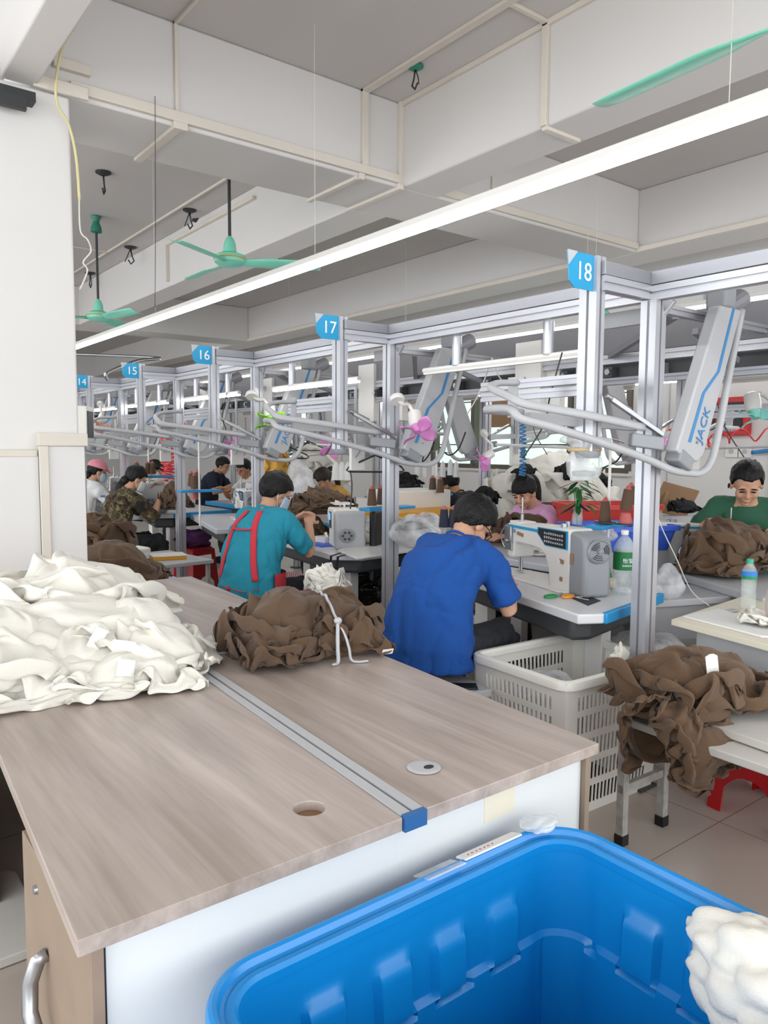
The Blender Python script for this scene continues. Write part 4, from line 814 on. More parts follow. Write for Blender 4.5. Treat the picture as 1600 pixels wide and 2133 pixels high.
# two crumpled knit sheets as grids of points, in millimetre steps from point to point (x, y, z in turn)
mound_steps = [-353,-2,-12,-1,29,9,5,19,8,27,26,-6,39,32,22,-1,-14,-14,-10,32,34,36,25,23,4,-5,1,12,27,31,30,29,32,38,33,34,43,39,8,-24,-11,19,30,8,10,12,16,8,16,25,-2,25,26,18,-2,-15,6,26,42,39,
21,0,15,20,9,8,16,22,21,28,33,39,38,46,37,18,-9,-23,3,10,24,11,11,14,11,25,9,16,8,2,22,17,7,2,10,35,42,36,19,10,18,23,19,13,12,11,11,25,33,40,44,45,37,8,-20,-1,18,4,13,5,
18,21,8,24,15,4,19,0,0,2,10,13,28,37,31,35,32,22,29,23,23,16,12,14,3,17,32,39,41,38,20,18,-5,17,17,11,1,14,14,17,1,21,16,11,23,10,-5,3,4,18,27,38,26,18,37,38,33,20,25,19,
22,17,4,13,26,34,38,17,19,19,15,23,9,8,5,2,16,14,6,13,14,21,25,14,0,7,8,17,16,36,19,18,32,33,32,34,24,30,25,22,11,10,18,31,19,20,20,11,20,3,16,23,4,-1,6,6,13,4,11,24,
28,20,10,8,12,15,13,9,15,24,22,27,31,35,40,40,37,23,17,18,14,7,14,13,1,-2,-7,5,27,30,11,4,-5,9,7,-10,13,27,27,30,19,12,6,16,8,-8,34,14,5,24,34,30,35,45,51,38,9,18,18,8,
-13,6,11,15,-9,18,7,24,22,18,5,5,-2,-8,14,33,24,24,21,0,17,13,13,7,28,16,1,14,29,35,34,40,49,41,30,-9,11,8,0,9,15,13,-19,12,8,23,20,22,16,12,-7,1,20,26,29,19,14,18,7,25,
-1,28,27,21,3,2,23,32,39,36,48,40,31,-18,9,6,14,15,12,7,-11,21,-2,24,26,11,22,5,-1,20,23,22,26,8,20,22,16,23,8,14,30,24,14,-6,21,27,42,35,44,47,12,10,9,8,9,9,10,9,-2,21,
15,-9,41,19,-2,7,22,30,8,21,34,24,19,19,19,18,15,9,14,25,10,8,14,32,41,30,41,43,26,23,9,10,7,5,5,-9,0,17,18,3,26,34,9,9,12,27,19,15,38,27,27,22,17,14,13,6,7,15,10,13,
13,26,32,33,45,39,33,20,17,6,10,11,-2,-7,14,4,29,6,27,23,27,14,2,10,20,29,36,36,30,22,18,14,13,3,3,5,13,16,13,20,27,29,35,35,33,17,18,21,12,13,4,3,14,-2,32,9,27,11,19,20,
14,7,21,33,38,39,29,21,18,16,17,2,8,-6,0,9,14,20,20,28,37,31,30,2,21,31,30,17,13,11,7,11,11,19,12,29,1,13,16,20,32,38,35,32,25,19,22,23,15,11,10,-3,4,7,9,14,24,27,23,19,
18,0,19,29,40,34,21,16,0,15,7,24,12,22,11,13,15,25,33,34,31,27,22,21,24,26,22,19,9,8,6,10,13,5,13,21,24,23,16,-12,10,24,37,36,28,31,15,3,20,17,21,4,11,15,18,25,29,31,25,23,
23,25,24,29,32,24,16,11,8,13,11,7,9,13,20,18,19,-14,4,19,35,38,32,24,4,22,12,17,7,15,12,13,16,22,22,23,25,23,20,21,30,34,36,35,23,14,8,5,5,7,19,16,8,18,21,-7,-8,14,33,34,
25,28,14,20,16,12,11,6,13,15,18,16,21,19,16,23,21,25,27,34,41,42,32,9,12,8,3,6,19,17,-2,23,28,-2,-18,3,27,23,35,27,6,33,23,18,0,5,5,9,18,20,19,16,17,21,18,19,26,34,42,39,
39,23,4,10,10,11,15,17,5,15,26,-2,-20,1,15,23,28,27,13,37,33,22,2,0,2,9,17,16,11,16,18,23,20,16,20,28,36,38,35,34,15,5,11,12,14,20,16,11,25,4,-24,-11,11,22,14,15,20,38,38,23,
14,-1,-4,6,0,11,20,16,26,26,20,12,13,19,29,32,35,32,24,13,11,9,15,20,15,27,25,4,-23,-20,18,24,15,23,30,33,39,23,15,6,-4,-6,8,8,16,24,28,25,17,10,8,14,22,27,33,34,27,23,17,2,
3,18,25,32,20,4,-18,-8,10,16,14,27,35,27,30,11,12,9,6,-4,8,15,22,26,26,24,15,9,8,10,16,21,27,33,29,25,13,16,4,8,24,17,21,10,-2,0,13,18,21,19,37,20,19,8,7,8,7,3,16,19,
26,25,23,20,16,12,10,9,12,14,21,29,19,27,21,17,19,12,8,14,23,14,2,7,3,30,14,18,40,14,11,9,3,3,6,10,19,25,25,18,21,21,19,17,14,11,9,8,12,18,26,31,27,21,25,11,6,4,-6,-12,
16,34,10,22,11,14,38,12,6,8,7,9,3,10,17,21,15,14,15,23,28,27,19,15,10,4,6,12,23,32,32,29,18,-13,-17,-13,-6,6,22,22,37,22,11,2,27,15,4,9,-2,11,6,13,19,16,11,4,14,25,32,32,
29,22,15,5,4,10,17,28,31,14,0,-6,-15,-17,-13,18,17,13,43,23,-3,16,20,15,9,1,2,5,8,19,20,11,14,0,14,23,26,38,35,29,17,11,9,11,17,21,16,-14,-14,2,-2,-12,-15,20,15,11,43,30,3,-6,
7,18,13,5,3,10,13,21,19,8,10,5,6,14,36,0,40,37,12,7,11,14,27,20,-3,0,-13,-16,-5,9,2,16,17,13,19,37,17,1,-19,30,21,12,9,9,17,23,17,7,6,11,4,16,23,17,33,33,23,5,6,-3,
13,17,13,-16,-5,-2,-1,8,10,16,22,14,5,22,15,4,-22,31,19,19,15,20,23,17,15,13,8,15,6,19,19,28,33,33,31,3,-6,-11,0,13,19,-3,-13,6,6,7,9,11,26,19,-14,13,10,-10,-9,25,5,14,20,29,
31,20,22,21,11,12,21,24,21,30,34,33,26,15,-8,-7,-23,-17,18,4,18,-3,0,13,16,10,9,26,-14,-13,2,-16,-5,18,11,14,14,31,34,35,13,22,23,18,22,20,35,33,37,33,26,0,-1,-18,-27,-21,10,7,7,14,
7,6,15,21,8,-10,2,-19,-14,-1,2,5,3,11,30,37,39,32,25,15,24,27,26,27,34,36,38,33,17,7,-8,-15,-26,-29,-8,14,12,1,16,14,12,22,15,-12,-27,-16,-9,-6,-11,3,8,11,33,45,46,37,26,19,25,28,
28,29,34,37,36,27,18,2,-5,-6,-21,-29,-19,5,16,11,5,14,19,8,11,3,-10,-21,-20,-8,3,2,8,18,32,45,45,41,32,25,28,28,29,30,32,35,27,19,21,5,-3,-3,-9,-21,-27,2,22,12,2,-4,7,9,4,-10,
-7,9,-15,-13,220,12,13,12,7,25,13,-3,9,0,0,-14,8,9,8,5,2,5,14,1,-17,17,4,1,-2,0,-4,5,1,-1,-2,0,-1,-5,-14,25,-14,-19,-9,14,5,10,10,21,10,9,13,5,-16,-8,-6,6,7,3,7,11,
23,14,-1,-10,1,-3,-1,4,0,-6,3,0,13,1,-2,0,-10,5,-19,14,-6,6,9,15,23,16,16,14,-2,-5,-19,-12,-6,-2,7,12,13,23,23,-7,8,-15,6,-7,1,-4,5,-2,2,10,1,3,0,-3,-4,-10,-11,-1,-18,16,
18,14,36,23,16,6,-23,-9,-17,-20,-3,-3,11,21,17,19,10,6,-3,-7,-7,12,-1,-16,-2,12,17,4,-21,0,3,-5,-4,-9,-17,-8,-14,21,21,21,26,36,14,-5,-25,-11,-20,-19,-2,5,9,15,11,17,23,-3,6,-12,-8,2,
11,17,-8,17,-7,2,-23,4,-15,2,-3,7,-9,-3,-18,25,32,20,23,17,14,-1,-13,-10,-24,-16,-2,13,12,13,12,0,21,6,-11,-2,-7,-9,5,15,31,15,0,-10,-19,7,-21,-7,23,6,4,-4,-28,32,30,30,26,3,3,7,
1,-15,-16,-18,9,5,16,13,9,-3,12,8,-6,-8,-12,-8,5,11,24,31,21,-6,-11,-2,-10,-3,14,11,-17,-15,-33,34,30,27,25,15,1,8,-1,-8,-4,-18,16,-2,3,8,3,3,6,11,4,-10,-12,-9,-1,15,31,31,21,24,
3,-9,-3,-2,-3,-8,4,-6,-41,37,48,26,18,3,5,9,8,2,7,-13,-9,-14,-2,10,5,9,6,15,4,13,-17,-8,0,10,32,27,18,19,22,-8,7,4,-22,-19,-2,-4,-24,27,47,34,17,3,5,9,14,13,1,-27,-15,2,
6,2,15,-2,15,2,10,25,-8,6,-2,8,16,33,6,20,0,-8,1,1,-7,-12,-5,2,-24,27,37,33,29,8,7,12,16,4,-8,-32,4,19,0,-5,-2,3,15,24,12,10,9,17,1,7,5,27,9,-4,-18,-12,0,8,6,-7,
4,14,-45,45,38,46,20,20,16,12,0,-11,-18,11,4,-6,-3,-12,11,16,11,33,28,4,-15,20,14,6,4,20,2,-20,20,-3,-10,-14,3,12,11,21,-33,46,43,46,42,10,17,6,-1,-20,-13,6,-4,-7,-5,2,16,28,15,33,
23,11,-4,-2,7,10,15,16,0,-18,-9,0,11,14,1,5,22,23,-18,42,46,48,37,24,4,9,-10,-17,-13,-5,-7,-7,-2,8,24,33,25,32,17,8,19,-3,-4,9,2,14,-8,-18,-12,4,8,13,26,18,23,32,8,20,42,43,
37,23,12,-1,-13,-16,-17,-10,-7,-6,4,17,31,35,31,23,19,7,9,3,-1,-1,10,-4,-13,-8,-7,14,10,7,19,32,35,40,-20,23,40,38,35,16,12,-2,-13,-21,-19,-9,-4,0,9,27,36,39,28,20,13,5,15,0,2,-5,
-2,3,-10,-12,10,-2,18,21,17,24,38,48,-16,20,33,34,29,9,6,-4,-13,-17,-14,-5,0,7,16,29,40,42,38,19,4,4,11,9,0,-16,-10,7,-3,5,4,-10,8,26,24,27,36,41,-23,22,27,29,19,4,-1,-3,-11,-12,
-8,0,8,15,14,29,43,46,39,18,13,12,-1,5,4,-8,-15,-7,10,-3,5,-6,7,24,23,19,34,37,-21,18,21,17,17,0,3,-1,-8,-5,-6,1,13,18,19,27,39,45,39,31,12,26,-2,-12,-1,3,6,-16,-10,-5,11,1,
3,26,19,17,27,28,-27,15,16,14,9,3,3,1,6,-5,-2,2,10,20,21,24,35,42,39,37,24,20,13,-8,-10,7,14,-17,-32,-7,10,17,-1,27,13,19,15,20,-27,16,13,13,6,15,12,-1,-3,0,1,0,12,18,22,23,
28,35,37,38,33,24,25,4,-10,-3,6,-21,-30,-5,1,19,6,28,14,15,8,12,-26,14,16,14,3,15,10,10,4,0,0,4,11,19,20,19,22,28,34,39,39,29,23,8,-2,-6,-6,-22,-18,-10,11,19,-5,19,21,0,16,10,
-29,10,18,15,13,11,8,10,5,5,7,5,17,20,20,15,15,22,29,36,41,31,24,8,-1,-2,-14,-17,-19,1,19,15,-12,11,19,13,26,17,-25,4,20,19,18,15,5,10,16,4,0,14,20,24,15,11,13,16,25,33,38,31,
24,3,-1,-5,-9,-17,-8,7,17,12,-8,15,28,10,16,-1,-22,0,26,24,19,11,8,7,17,9,4,12,22,27,19,8,6,13,21,29,33,30,17,5,-3,-5,-10,-14,-2,15,17,6,3,23,29,6,6,-9,-21,2,29,27,18,12,
11,3,17,14,6,13,22,20,21,13,7,7,14,26,30,27,17,-1,-1,-16,5,-1,-1,5,17,0,18,31,14,7,3,-5,7,-8,31,17,19,1,11,12,16,11,10,27,6,14,17,17,11,11,16,15,27,25,18,1,-7,-2,7,14,
-13,-15,15,26,20,2,14,18,7,9,16,-23,27,20,9,9,12,9,13,6,17,21,14,7,1,13,17,13,19,24,17,20,17,4,9,4,7,-14,-13,-4,9,17,16,18,8,20,18,11,13,-26,12,14,14,9,14,6,4,10,10,15,
19,14,1,-5,21,20,19,24,25,20,17,10,9,2,-12,-9,-7,-11,0,14,17,17,20,26,22,7,13,-22,-3,19,1,6,13,10,7,-5,9,5,21,22,-3,-4,28,25,25,20,17,19,22,13,3,-5,-6,-14,-10,-2,-5,12,17,15,
22,29,27,17,-2,-9,-11,13,16,-4,2,9,10,-8,3,9,10,14,12,32,30,20,25,23,17,15,3,-5,8,-9,-7,-8,-10,-8,7,12,19,7,36,19,28,26,-7,-7,-5,0,12,16,1,-1,2,-6,-2,14,16,7,10,36,34,29,
23,20,2,-7,3,14,11,5,-17,-13,-8,7,7,14,15,7,32,27,24,32,4,1,-18,-8,-3,14,13,4,-8,0,2,11,17,1,21,34,38,27,16,9,-2,-19,1,15,21,25,-11,-16,-1,5,11,11,10,16,26,30,31,40,12,-11,
-14,-12,-15,-1,16,8,-3,5,5,10,18,5,17,34,37,24,10,7,-12,-10,-22,14,27,37,29,-19,-14,4,9,15,17,16,30,24,34,42,-9,-11,-21,3,-12,-3,-1,14,-7,1,11,7,15,8,23,37,31,24,11,-11,-7,-19,6,-8,
14,36,36,21,-8,12,-1,4,18,20,27,37,42,50,-13,-1,-15,-10,-11,8,-5,2,8,-15,10,13,7,14,25,34,32,25,6,-3,-13,-22,1,-5,2,27,32,35,18,9,8,5,18,18,34,44,50,49,-13,-4,-6,-14,-5,4,-4,6,
8,-12,1,12,10,13,23,33,33,25,18,-3,-19,-19,-13,-3,2,5,29,33,24,18,4,22,29,39,43,42,42,45,-34,2,2,10,-4,-10,0,2,1,11,-2,-9,11,9,25,36,38,27,15,12,-23,-27,-16,-9,-5,8,14,35,28,18,
24,31,38,40,27,48,48,44,210,-23,-16,-32,-6,-26,-28,-12,-20,15,-20,-32,1,2,10,13,-9,-8,14,-3,-2,-18,20,16,20,17,15,10,-2,1,5,5,6,11,17,1,-12,-2,-14,-1,-35,-28,-26,-32,-27,-16,1,6,12,-12,-23,-1,
0,11,12,-4,3,19,-20,-19,20,29,17,3,13,16,19,10,9,2,4,9,15,-1,-11,-15,-6,0,-36,-39,-25,-38,-27,-17,9,6,21,13,-22,-22,-3,10,16,9,18,-6,-18,-7,20,22,12,3,5,18,24,25,16,8,3,5,11,-6,
-19,-32,2,-20,-26,-44,-32,-24,-22,-13,-4,10,18,19,2,-25,-7,-1,17,20,25,-17,-22,8,5,-3,8,10,12,17,23,31,17,23,5,5,-11,-15,-23,-17,-32,-16,-23,-35,-33,-6,-14,-13,-5,-3,16,17,9,-10,-9,-9,19,19,2,12,
-29,-19,-1,-2,4,19,5,26,31,35,23,23,8,-8,-10,-30,-24,-16,-31,-8,-27,-24,-27,-10,-7,2,2,-3,2,10,5,-5,-13,0,8,16,-9,8,7,-5,11,-10,-14,-11,-5,24,37,42,37,22,0,-7,-19,-29,-13,-9,-16,-16,-25,-4,
-1,-22,-13,10,6,-19,3,5,-7,-5,-5,-3,-1,13,-10,21,27,-17,-14,-16,-3,0,10,7,20,44,46,30,4,-23,-23,-13,-11,-12,-14,-15,8,-8,-5,-6,-13,1,-9,-18,-10,1,-13,-3,3,10,-11,4,9,29,17,-6,-35,-18,-2,15,
20,6,-3,27,50,32,4,-22,-11,-20,-19,-6,-20,-7,-4,-8,-9,16,-4,-7,-7,-12,-22,-8,21,-11,5,11,0,3,15,18,-3,-2,-23,-19,-1,5,7,23,-6,13,25,26,5,-17,-10,-11,-15,-11,-33,23,-5,-9,-17,9,1,-7,-3,-12,
-1,-6,21,16,18,8,4,-8,10,-2,-18,-2,-18,-14,-1,6,-4,6,2,-6,20,24,10,-14,-15,-5,2,-7,-30,22,21,-6,-5,-17,3,0,-8,-8,24,4,29,33,20,7,-4,-12,-14,1,-22,-17,-5,-9,-7,4,-3,-12,-13,-4,25,15,
16,0,-8,-13,-1,7,0,-3,36,-7,1,-18,-9,-6,-1,16,34,30,33,27,23,-6,4,-18,-26,-6,-19,-21,-16,-9,13,-2,-6,-32,-18,-1,5,13,13,13,16,-3,-14,-3,-4,-2,33,0,-20,5,-11,2,16,17,35,39,22,29,11,-2,
-8,-4,-29,-8,-23,-19,-11,-19,-8,-3,-16,-17,9,5,-10,-9,-2,9,15,18,0,-17,7,-6,13,31,-23,-18,7,5,23,30,36,29,26,16,-3,-3,2,-6,-21,-7,-22,-18,-10,-14,-20,-20,-21,13,-1,2,5,-7,-7,-8,0,12,13,-10,
17,-21,8,38,-18,-24,21,10,19,34,34,24,15,7,-1,7,-3,-9,-10,-19,-13,-19,-16,-17,-19,-19,7,-11,-7,9,1,-12,-8,-5,3,9,17,-13,-6,-19,20,25,-27,-6,32,21,22,27,21,15,16,14,-4,-8,-2,0,-17,-21,-6,-20,
-8,-13,-7,-10,-11,6,-5,0,-13,-24,-12,-5,4,6,20,-2,-19,14,16,-2,-23,14,24,22,21,22,16,16,18,16,12,-4,-9,-9,-7,-23,-23,-15,0,0,-7,-4,-1,6,-9,-6,-16,-23,-24,-10,-7,3,15,19,16,-4,6,-5,-13,27,
17,18,16,17,15,13,17,15,15,11,2,-6,-11,-31,-22,-8,-5,7,2,-3,-1,5,-14,-2,-12,-24,-29,-20,-5,-6,11,31,-9,0,3,-5,12,-3,15,14,15,13,19,20,14,14,13,12,9,9,-14,-19,-28,0,-8,-2,12,2,-3,2,
-15,-10,4,-28,-31,-22,-15,3,7,32,-6,11,-6,18,-12,15,5,2,0,19,19,23,25,17,12,9,10,12,-3,-18,-26,-3,-1,-11,8,13,1,-8,-12,-16,-3,-23,-29,-12,-24,7,6,28,10,-8,4,11,-16,2,-2,6,16,18,23,24,
25,20,15,12,7,4,6,-12,-20,-10,9,-8,-3,10,10,-18,-24,-29,3,-16,-17,0,-28,-4,8,9,5,-18,5,11,-15,4,-2,-2,15,23,27,26,27,19,14,5,4,3,7,11,-20,-15,-5,10,-6,6,-5,-11,-30,-37,-2,-2,-8,-12,
-7,-16,1,0,7,-24,9,-5,0,-3,11,-9,20,25,25,31,25,17,5,8,-2,5,6,13,-7,-21,-20,16,2,-13,-8,-17,-25,-21,3,-20,-12,-18,21,12,-7,-16,8,-30,7,-5,-2,2,11,10,-5,26,32,31,26,10,7,7,1,1,
6,10,-1,-11,-16,-10,1,-15,-18,-15,-11,-7,-17,-21,-16,-15,4,7,-6,-9,2,-33,4,1,4,4,3,16,-10,11,34,37,26,5,5,7,9,4,3,10,0,-10,-13,-12,-19,-10,-14,-15,-12,-16,-11,-4,-22,-5,-1,2,13,-11,1,-31,
6,-11,8,5,2,13,-5,-4,32,36,31,9,-2,6,10,10,10,9,4,-11,-21,-18,-11,-15,0,-12,-12,-10,-5,-18,-9,4,-21,1,11,0,3,-32,4,-5,-7,10,1,2,-8,6,23,24,36,28,-3,-2,11,10,9,19,1,-18,-19,7,
-16,-13,-6,-4,-14,-20,-18,-7,-23,12,-26,9,3,-4,-6,-13,-11,4,-9,-2,2,7,3,-8,7,14,30,27,24,5,1,12,11,10,12,-15,-21,2,-3,-8,-6,-17,-12,-16,-25,-26,7,-16,13,-9,14,8,12,-19,-19,6,10,-7,1,-5,
0,-2,6,-9,16,21,24,24,3,12,13,16,15,4,-18,-13,-2,-8,-26,-24,-17,-11,-15,-17,17,-19,5,8,10,9,22,-32,-26,-2,19,12,3,-9,-10,-8,3,-14,1,5,22,25,5,9,13,19,22,19,9,-16,-20,-22,-26,-24,-16,-14,
-6,-7,23,-22,0,5,15,-4,24,-40,-33,-15,11,12,14,-3,-6,-17,-3,-8,11,-8,8,22,-3,0,9,19,21,20,11,-1,-12,-24,-25,-17,-17,-6,-9,4,23,-24,10,5,-1,2,11,-31,-31,-28,-8,7,8,17,0,-13,-10,-2,-5,13,
9,-12,-2,-2,5,5,24,27,24,3,-5,-23,-25,-22,-14,-11,11,3,14,-21,16,10,3,7,-5,-15,-24,-24,-23,3,-7,20,3,1,-15,-3,-3,20,-7,-16,2,0,-1,10,25,13,22,28,-7,-22,-27,-26,-14,-6,9,16,4,-18,20,10,
9,3,-18,-4,-4,-19,-21,-12,-12,16,11,0,-12,-19,0,24,-10,-17,3,1,11,17,12,21,11,20,3,-21,-18,-25,-6,-5,-1,16,8,-13,9,7,10,18,-21,-1,9,12,-14,-23,-19,-13,21,4,-8,-21,2,14,-11,2,-11,5,9,15,
10,6,-9,27,29,-7,-25,6,-8,-7,4,2,2,-8,18,-3,-7,4,3,7,6,9,-3,-21,-28,-26,12,9,0,-9,-8,9,-3,-12,-1,-2,14,15,7,-3,-16,13,34,16,-2,1,2,-3,-5,1,-6,15,3,2,-3,-4,8,-11,2,10,
-5,-10,-17,-24,-11,15,10,-2,-10,-11,4,-10,0,6,6,17,7,-10,-7,-6,17,29,11,-1,-9,-2,-2,-4,3,17,14,9,-13,-3,-6,-12,-7,6,-6,-3,-22,-17,-3,6,3,-3,1,1,-7,0,3,12,-3,16,8,-6,-16,-1,-1,14,
28,-1,-8,-18,-10,-6,3,22,38,-9,-5,3,-356,1,-1,-12,-14,-6,10,5,-5,1,5,2,16,3,9,-4,0,17,16,12,23,19,12,-1,3,-19,-22,-11,-19,9,42,53,56,48,5,0,-16,-24,6,4,2,-14,-12,-13,2,-3,-6,3,
3,6,16,11,18,2,-6,4,22,29,25,11,9,-1,3,-7,-22,-36,-21,6,40,54,56,49,19,0,-2,-22,9,2,3,-13,-11,-16,-11,0,0,1,3,-5,14,16,19,18,-7,11,32,30,25,13,8,-3,-16,-7,-7,-34,-29,-8,31,50,
53,48,33,7,7,-14,20,-9,-1,-13,-17,-8,-11,-6,-4,1,1,4,0,22,26,8,4,31,34,30,23,12,8,1,-21,-27,4,-18,-30,-15,11,41,49,48,34,22,3,3,2,-7,-9,-13,-12,-4,-4,-6,-4,-10,2,-3,3,16,24,9,
35,32,18,22,10,5,13,20,-2,-23,-21,0,-24,-15,0,30,40,42,32,28,23,-5,6,-15,-17,-3,-3,-6,-4,-4,-9,-4,-4,-4,3,11,24,37,33,10,11,7,11,6,13,25,17,-12,-25,-7,-23,-10,10,20,33,35,31,24,19,6,
9,-12,-17,-9,-4,-6,2,-5,-8,-6,9,-14,-1,18,37,36,9,-3,2,7,14,12,16,25,20,0,-19,-11,-11,-9,10,19,26,26,23,23,14,10,-18,4,-22,0,4,-5,1,9,-11,-3,12,-20,-5,30,24,34,-15,2,10,5,14,14,
22,24,23,1,-24,-3,-3,2,8,17,21,17,13,13,10,17,12,-15,-29,-7,11,7,5,12,5,2,-2,-3,-16,8,35,22,-2,13,4,-1,10,12,19,31,29,0,-22,-1,13,11,13,12,12,10,1,1,13,4,14,-29,-26,-13,10,12,
10,6,9,6,1,-22,-23,29,22,22,19,7,-1,9,1,5,20,31,29,8,-10,9,22,19,12,7,6,2,-5,-10,3,11,-7,-25,-17,-20,11,13,6,8,10,12,-3,-33,-10,27,27,31,7,7,10,6,2,-6,14,28,38,22,-2,17,
28,26,11,3,1,-5,-13,-12,-8,5,-19,-20,-19,-2,3,15,7,9,13,9,4,-36,-10,33,37,29,-2,15,5,2,10,-4,-10,32,40,42,7,23,29,30,12,2,-6,-12,-17,-16,-11,4,-20,-8,-22,-8,18,13,8,11,7,2,14,-21,
-5,31,38,26,-2,16,6,-4,10,8,0,9,36,45,30,23,32,26,9,5,-5,-18,-20,-16,-7,6,-16,0,-18,-8,19,10,1,9,8,5,20,0,-15,28,41,32,2,18,11,-3,0,9,16,1,23,38,38,34,25,25,12,-1,1,-13,
-18,-13,-5,10,-7,-2,-11,-8,22,0,-6,4,14,9,16,20,-13,42,28,24,23,22,9,8,-5,4,13,8,6,34,37,38,27,15,14,5,0,-8,-12,-9,3,19,-11,-5,1,-9,8,6,0,14,15,3,13,1,37,36,32,23,30,17,
18,13,-6,0,7,-3,0,26,36,40,32,13,9,12,2,-14,-17,9,19,21,0,-3,-6,1,4,10,8,7,14,7,25,7,38,28,43,26,19,22,25,15,-8,-7,-10,-8,5,21,34,41,34,17,4,10,-2,-11,-4,21,20,16,-3,-12,
2,8,9,12,9,-6,16,21,30,8,41,30,45,1,24,33,25,22,-10,-16,-9,-10,2,16,34,37,40,18,5,5,-10,-5,14,26,18,14,-8,-6,9,7,10,7,6,12,12,24,18,22,32,48,11,9,32,24,31,26,-3,-16,-19,-12,
9,16,31,35,36,31,4,0,-17,-13,32,31,22,3,-2,6,3,-1,4,10,13,22,25,12,21,39,20,22,9,29,22,14,19,34,5,-5,-13,-17,8,22,32,38,35,29,10,-6,-9,-23,13,35,32,14,15,4,4,7,4,2,19,23,
19,19,20,39,11,12,21,3,11,18,18,30,20,-1,-8,-1,5,27,30,44,37,25,10,-4,-14,-13,-15,19,28,18,22,7,4,0,7,9,15,11,25,21,18,23,18,16,15,6,-7,5,15,27,28,16,-2,10,6,36,35,39,40,29,
-10,-9,-5,-18,-4,-1,13,13,24,11,7,-4,-4,9,19,4,21,17,23,29,18,14,14,4,-4,-8,-3,20,27,27,25,-5,26,40,42,36,40,18,-4,-8,-2,-10,-3,-11,1,10,29,10,8,-1,-4,-3,15,6,19,27,27,26,4,17,
10,6,-1,-10,-10,-3,22,30,41,16,29,38,31,32,35,33,15,-5,-10,-14,-5,-4,-2,8,17,14,14,-4,-4,6,7,15,20,26,27,17,0,10,4,12,-6,-8,-5,-4,1,26,40,38,35,30,32,29,33,28,24,12,-3,-12,-15,0,
4,0,35,12,9,0,-1,10,10,15,20,25,22,2,0,5,2,4,-4,-4,-3,-1,-6,18,36,45,38,30,27,32,28,32,24,14,9,0,-15,-1,4,-4,39,8,5,4,4,13,13,17,20,20,13,-7,-2,1,0,0,-2,-5,-3,0,
-6,19,35,43,38,33,24,14,32,31,32,18,5,-2,5,-3,6,-14,36,5,5,5,11,15,16,16,18,15,1,-7,-8,1,1,-1,-2,-6,0,-5,2,21,32,36,27,23,17,29,27,27,31,27,13,2,7,-1,-3,-4,27,0,8,11,
17,18,18,17,13,12,-4,-12,-5,-1,-1,-1,0,-1,2,-17,10,16,30,27,17,26,26,29,28,22,23,26,22,-7,5,21,-2,-8,4,10,10,21,20,21,21,16,11,5,-4,-7,-3,-4,-3,-2,-1,5,4,-14,5,8,16,23,24,28,
32,31,27,19,12,24,18,-5,-2,33,11,-12,2,16,13,20,22,22,23,25,11,-3,5,-1,-5,-1,-3,-6,0,1,4,-2,-1,6,13,17,26,29,30,32,26,19,7,17,18,-10,-10,33,21,-1,-8,24,16,23,21,21,22,25,15,5,
6,8,2,0,-1,-10,0,-2,7,2,-4,2,9,17,26,34,36,29,20,1,18,14,12,-10,-15,22,13,6,-16,25,23,22,25,17,18,27,31,9,3,11,9,1,6,-1,0,-2,3,3,-4,-2,8,19,26,36,41,27,5,-3,20,16,
-2,-17,-3,9,3,10,-9,17,19,17,25,17,16,31,40,28,8,-5,18,13,3,7,5,1,3,0,-2,-3,8,16,29,39,41,21,-1,-13,16,25,-3,-19,-8,6,9,7,-13,18,19,11,13,21,20,27,38,40,27,-4,3,13,17,15,
11,5,4,-1,-4,0,7,18,29,42,28,7,14,-8,-1,31,6,-15,-5,5,11,9,4,3,21,7,12,16,19,23,38,37,39,26,-4,10,21,13,15,12,7,0,-2,1,10,17,29,35,21,14,1,-1,-5,12,24,-3,-8,0,5,7,
13,-6,13,13,11,6,21,22,29,29,37,40,20,5,23,19,16,16,10,2,-1,3,6,20,32,30,30,14,1,-13,-15,-5,10,11,1,-8,5,14,12,-8,-1,5,10,21,20,26,24,17,29,35,34,29,26,24,17,14,11,4,3,4,
6,22,30,34,27,-21,1,-12,4,-4,-2,4,13,2,3,10,-110,27,20,2,5,3,12,19,36,37,35,25,9,19,-3,18,24,21,17,27,17,5,4,12,17,19,25,-26,-15,7,19,20,5,-3,0,3,-4,-7,-26,26,19,7,-1,-1,
10,25,36,42,43,39,13,12,6,20,29,28,19,13,7,-2,-5,12,17,29,23,1,-10,5,16,9,-8,-8,15,-5,5,1,-22,21,19,7,1,-1,7,24,36,44,48,48,32,8,12,20,37,26,8,1,5,-1,-2,7,18,24,32,14,
-6,-3,11,0,-3,6,-2,4,0,-1,-13,13,19,6,-1,7,8,20,33,44,49,51,46,22,8,27,32,5,8,0,-6,-3,6,15,21,20,21,30,-2,-11,1,13,7,7,-11,8,-5,-12,11,-10,14,5,5,13,20,21,23,32,47,51,
50,39,14,28,4,1,15,-10,8,9,-3,2,29,19,21,20,12,-1,-15,13,14,11,-10,4,6,4,18,-14,-6,14,22,19,13,18,22,23,30,48,49,37,26,13,8,10,9,22,1,5,2,-6,16,28,17,17,3,1,-7,4,12,12,
9,-4,3,17,20,-12,-4,9,24,28,12,14,17,23,19,29,48,32,20,16,18,12,19,21,-4,-3,3,7,16,28,23,12,14,2,-11,-10,1,10,14,7,-6,17,29,-7,-7,8,21,27,15,8,19,12,22,33,22,23,32,11,21,22,
20,1,-2,-4,6,11,22,35,14,18,10,6,-2,-11,-10,0,9,13,-2,4,29,-6,-10,8,23,20,15,1,11,15,15,30,27,28,13,21,24,20,7,-2,4,-5,4,10,28,37,14,19,3,10,7,-1,-9,-11,-2,9,8,-2,12,-2,
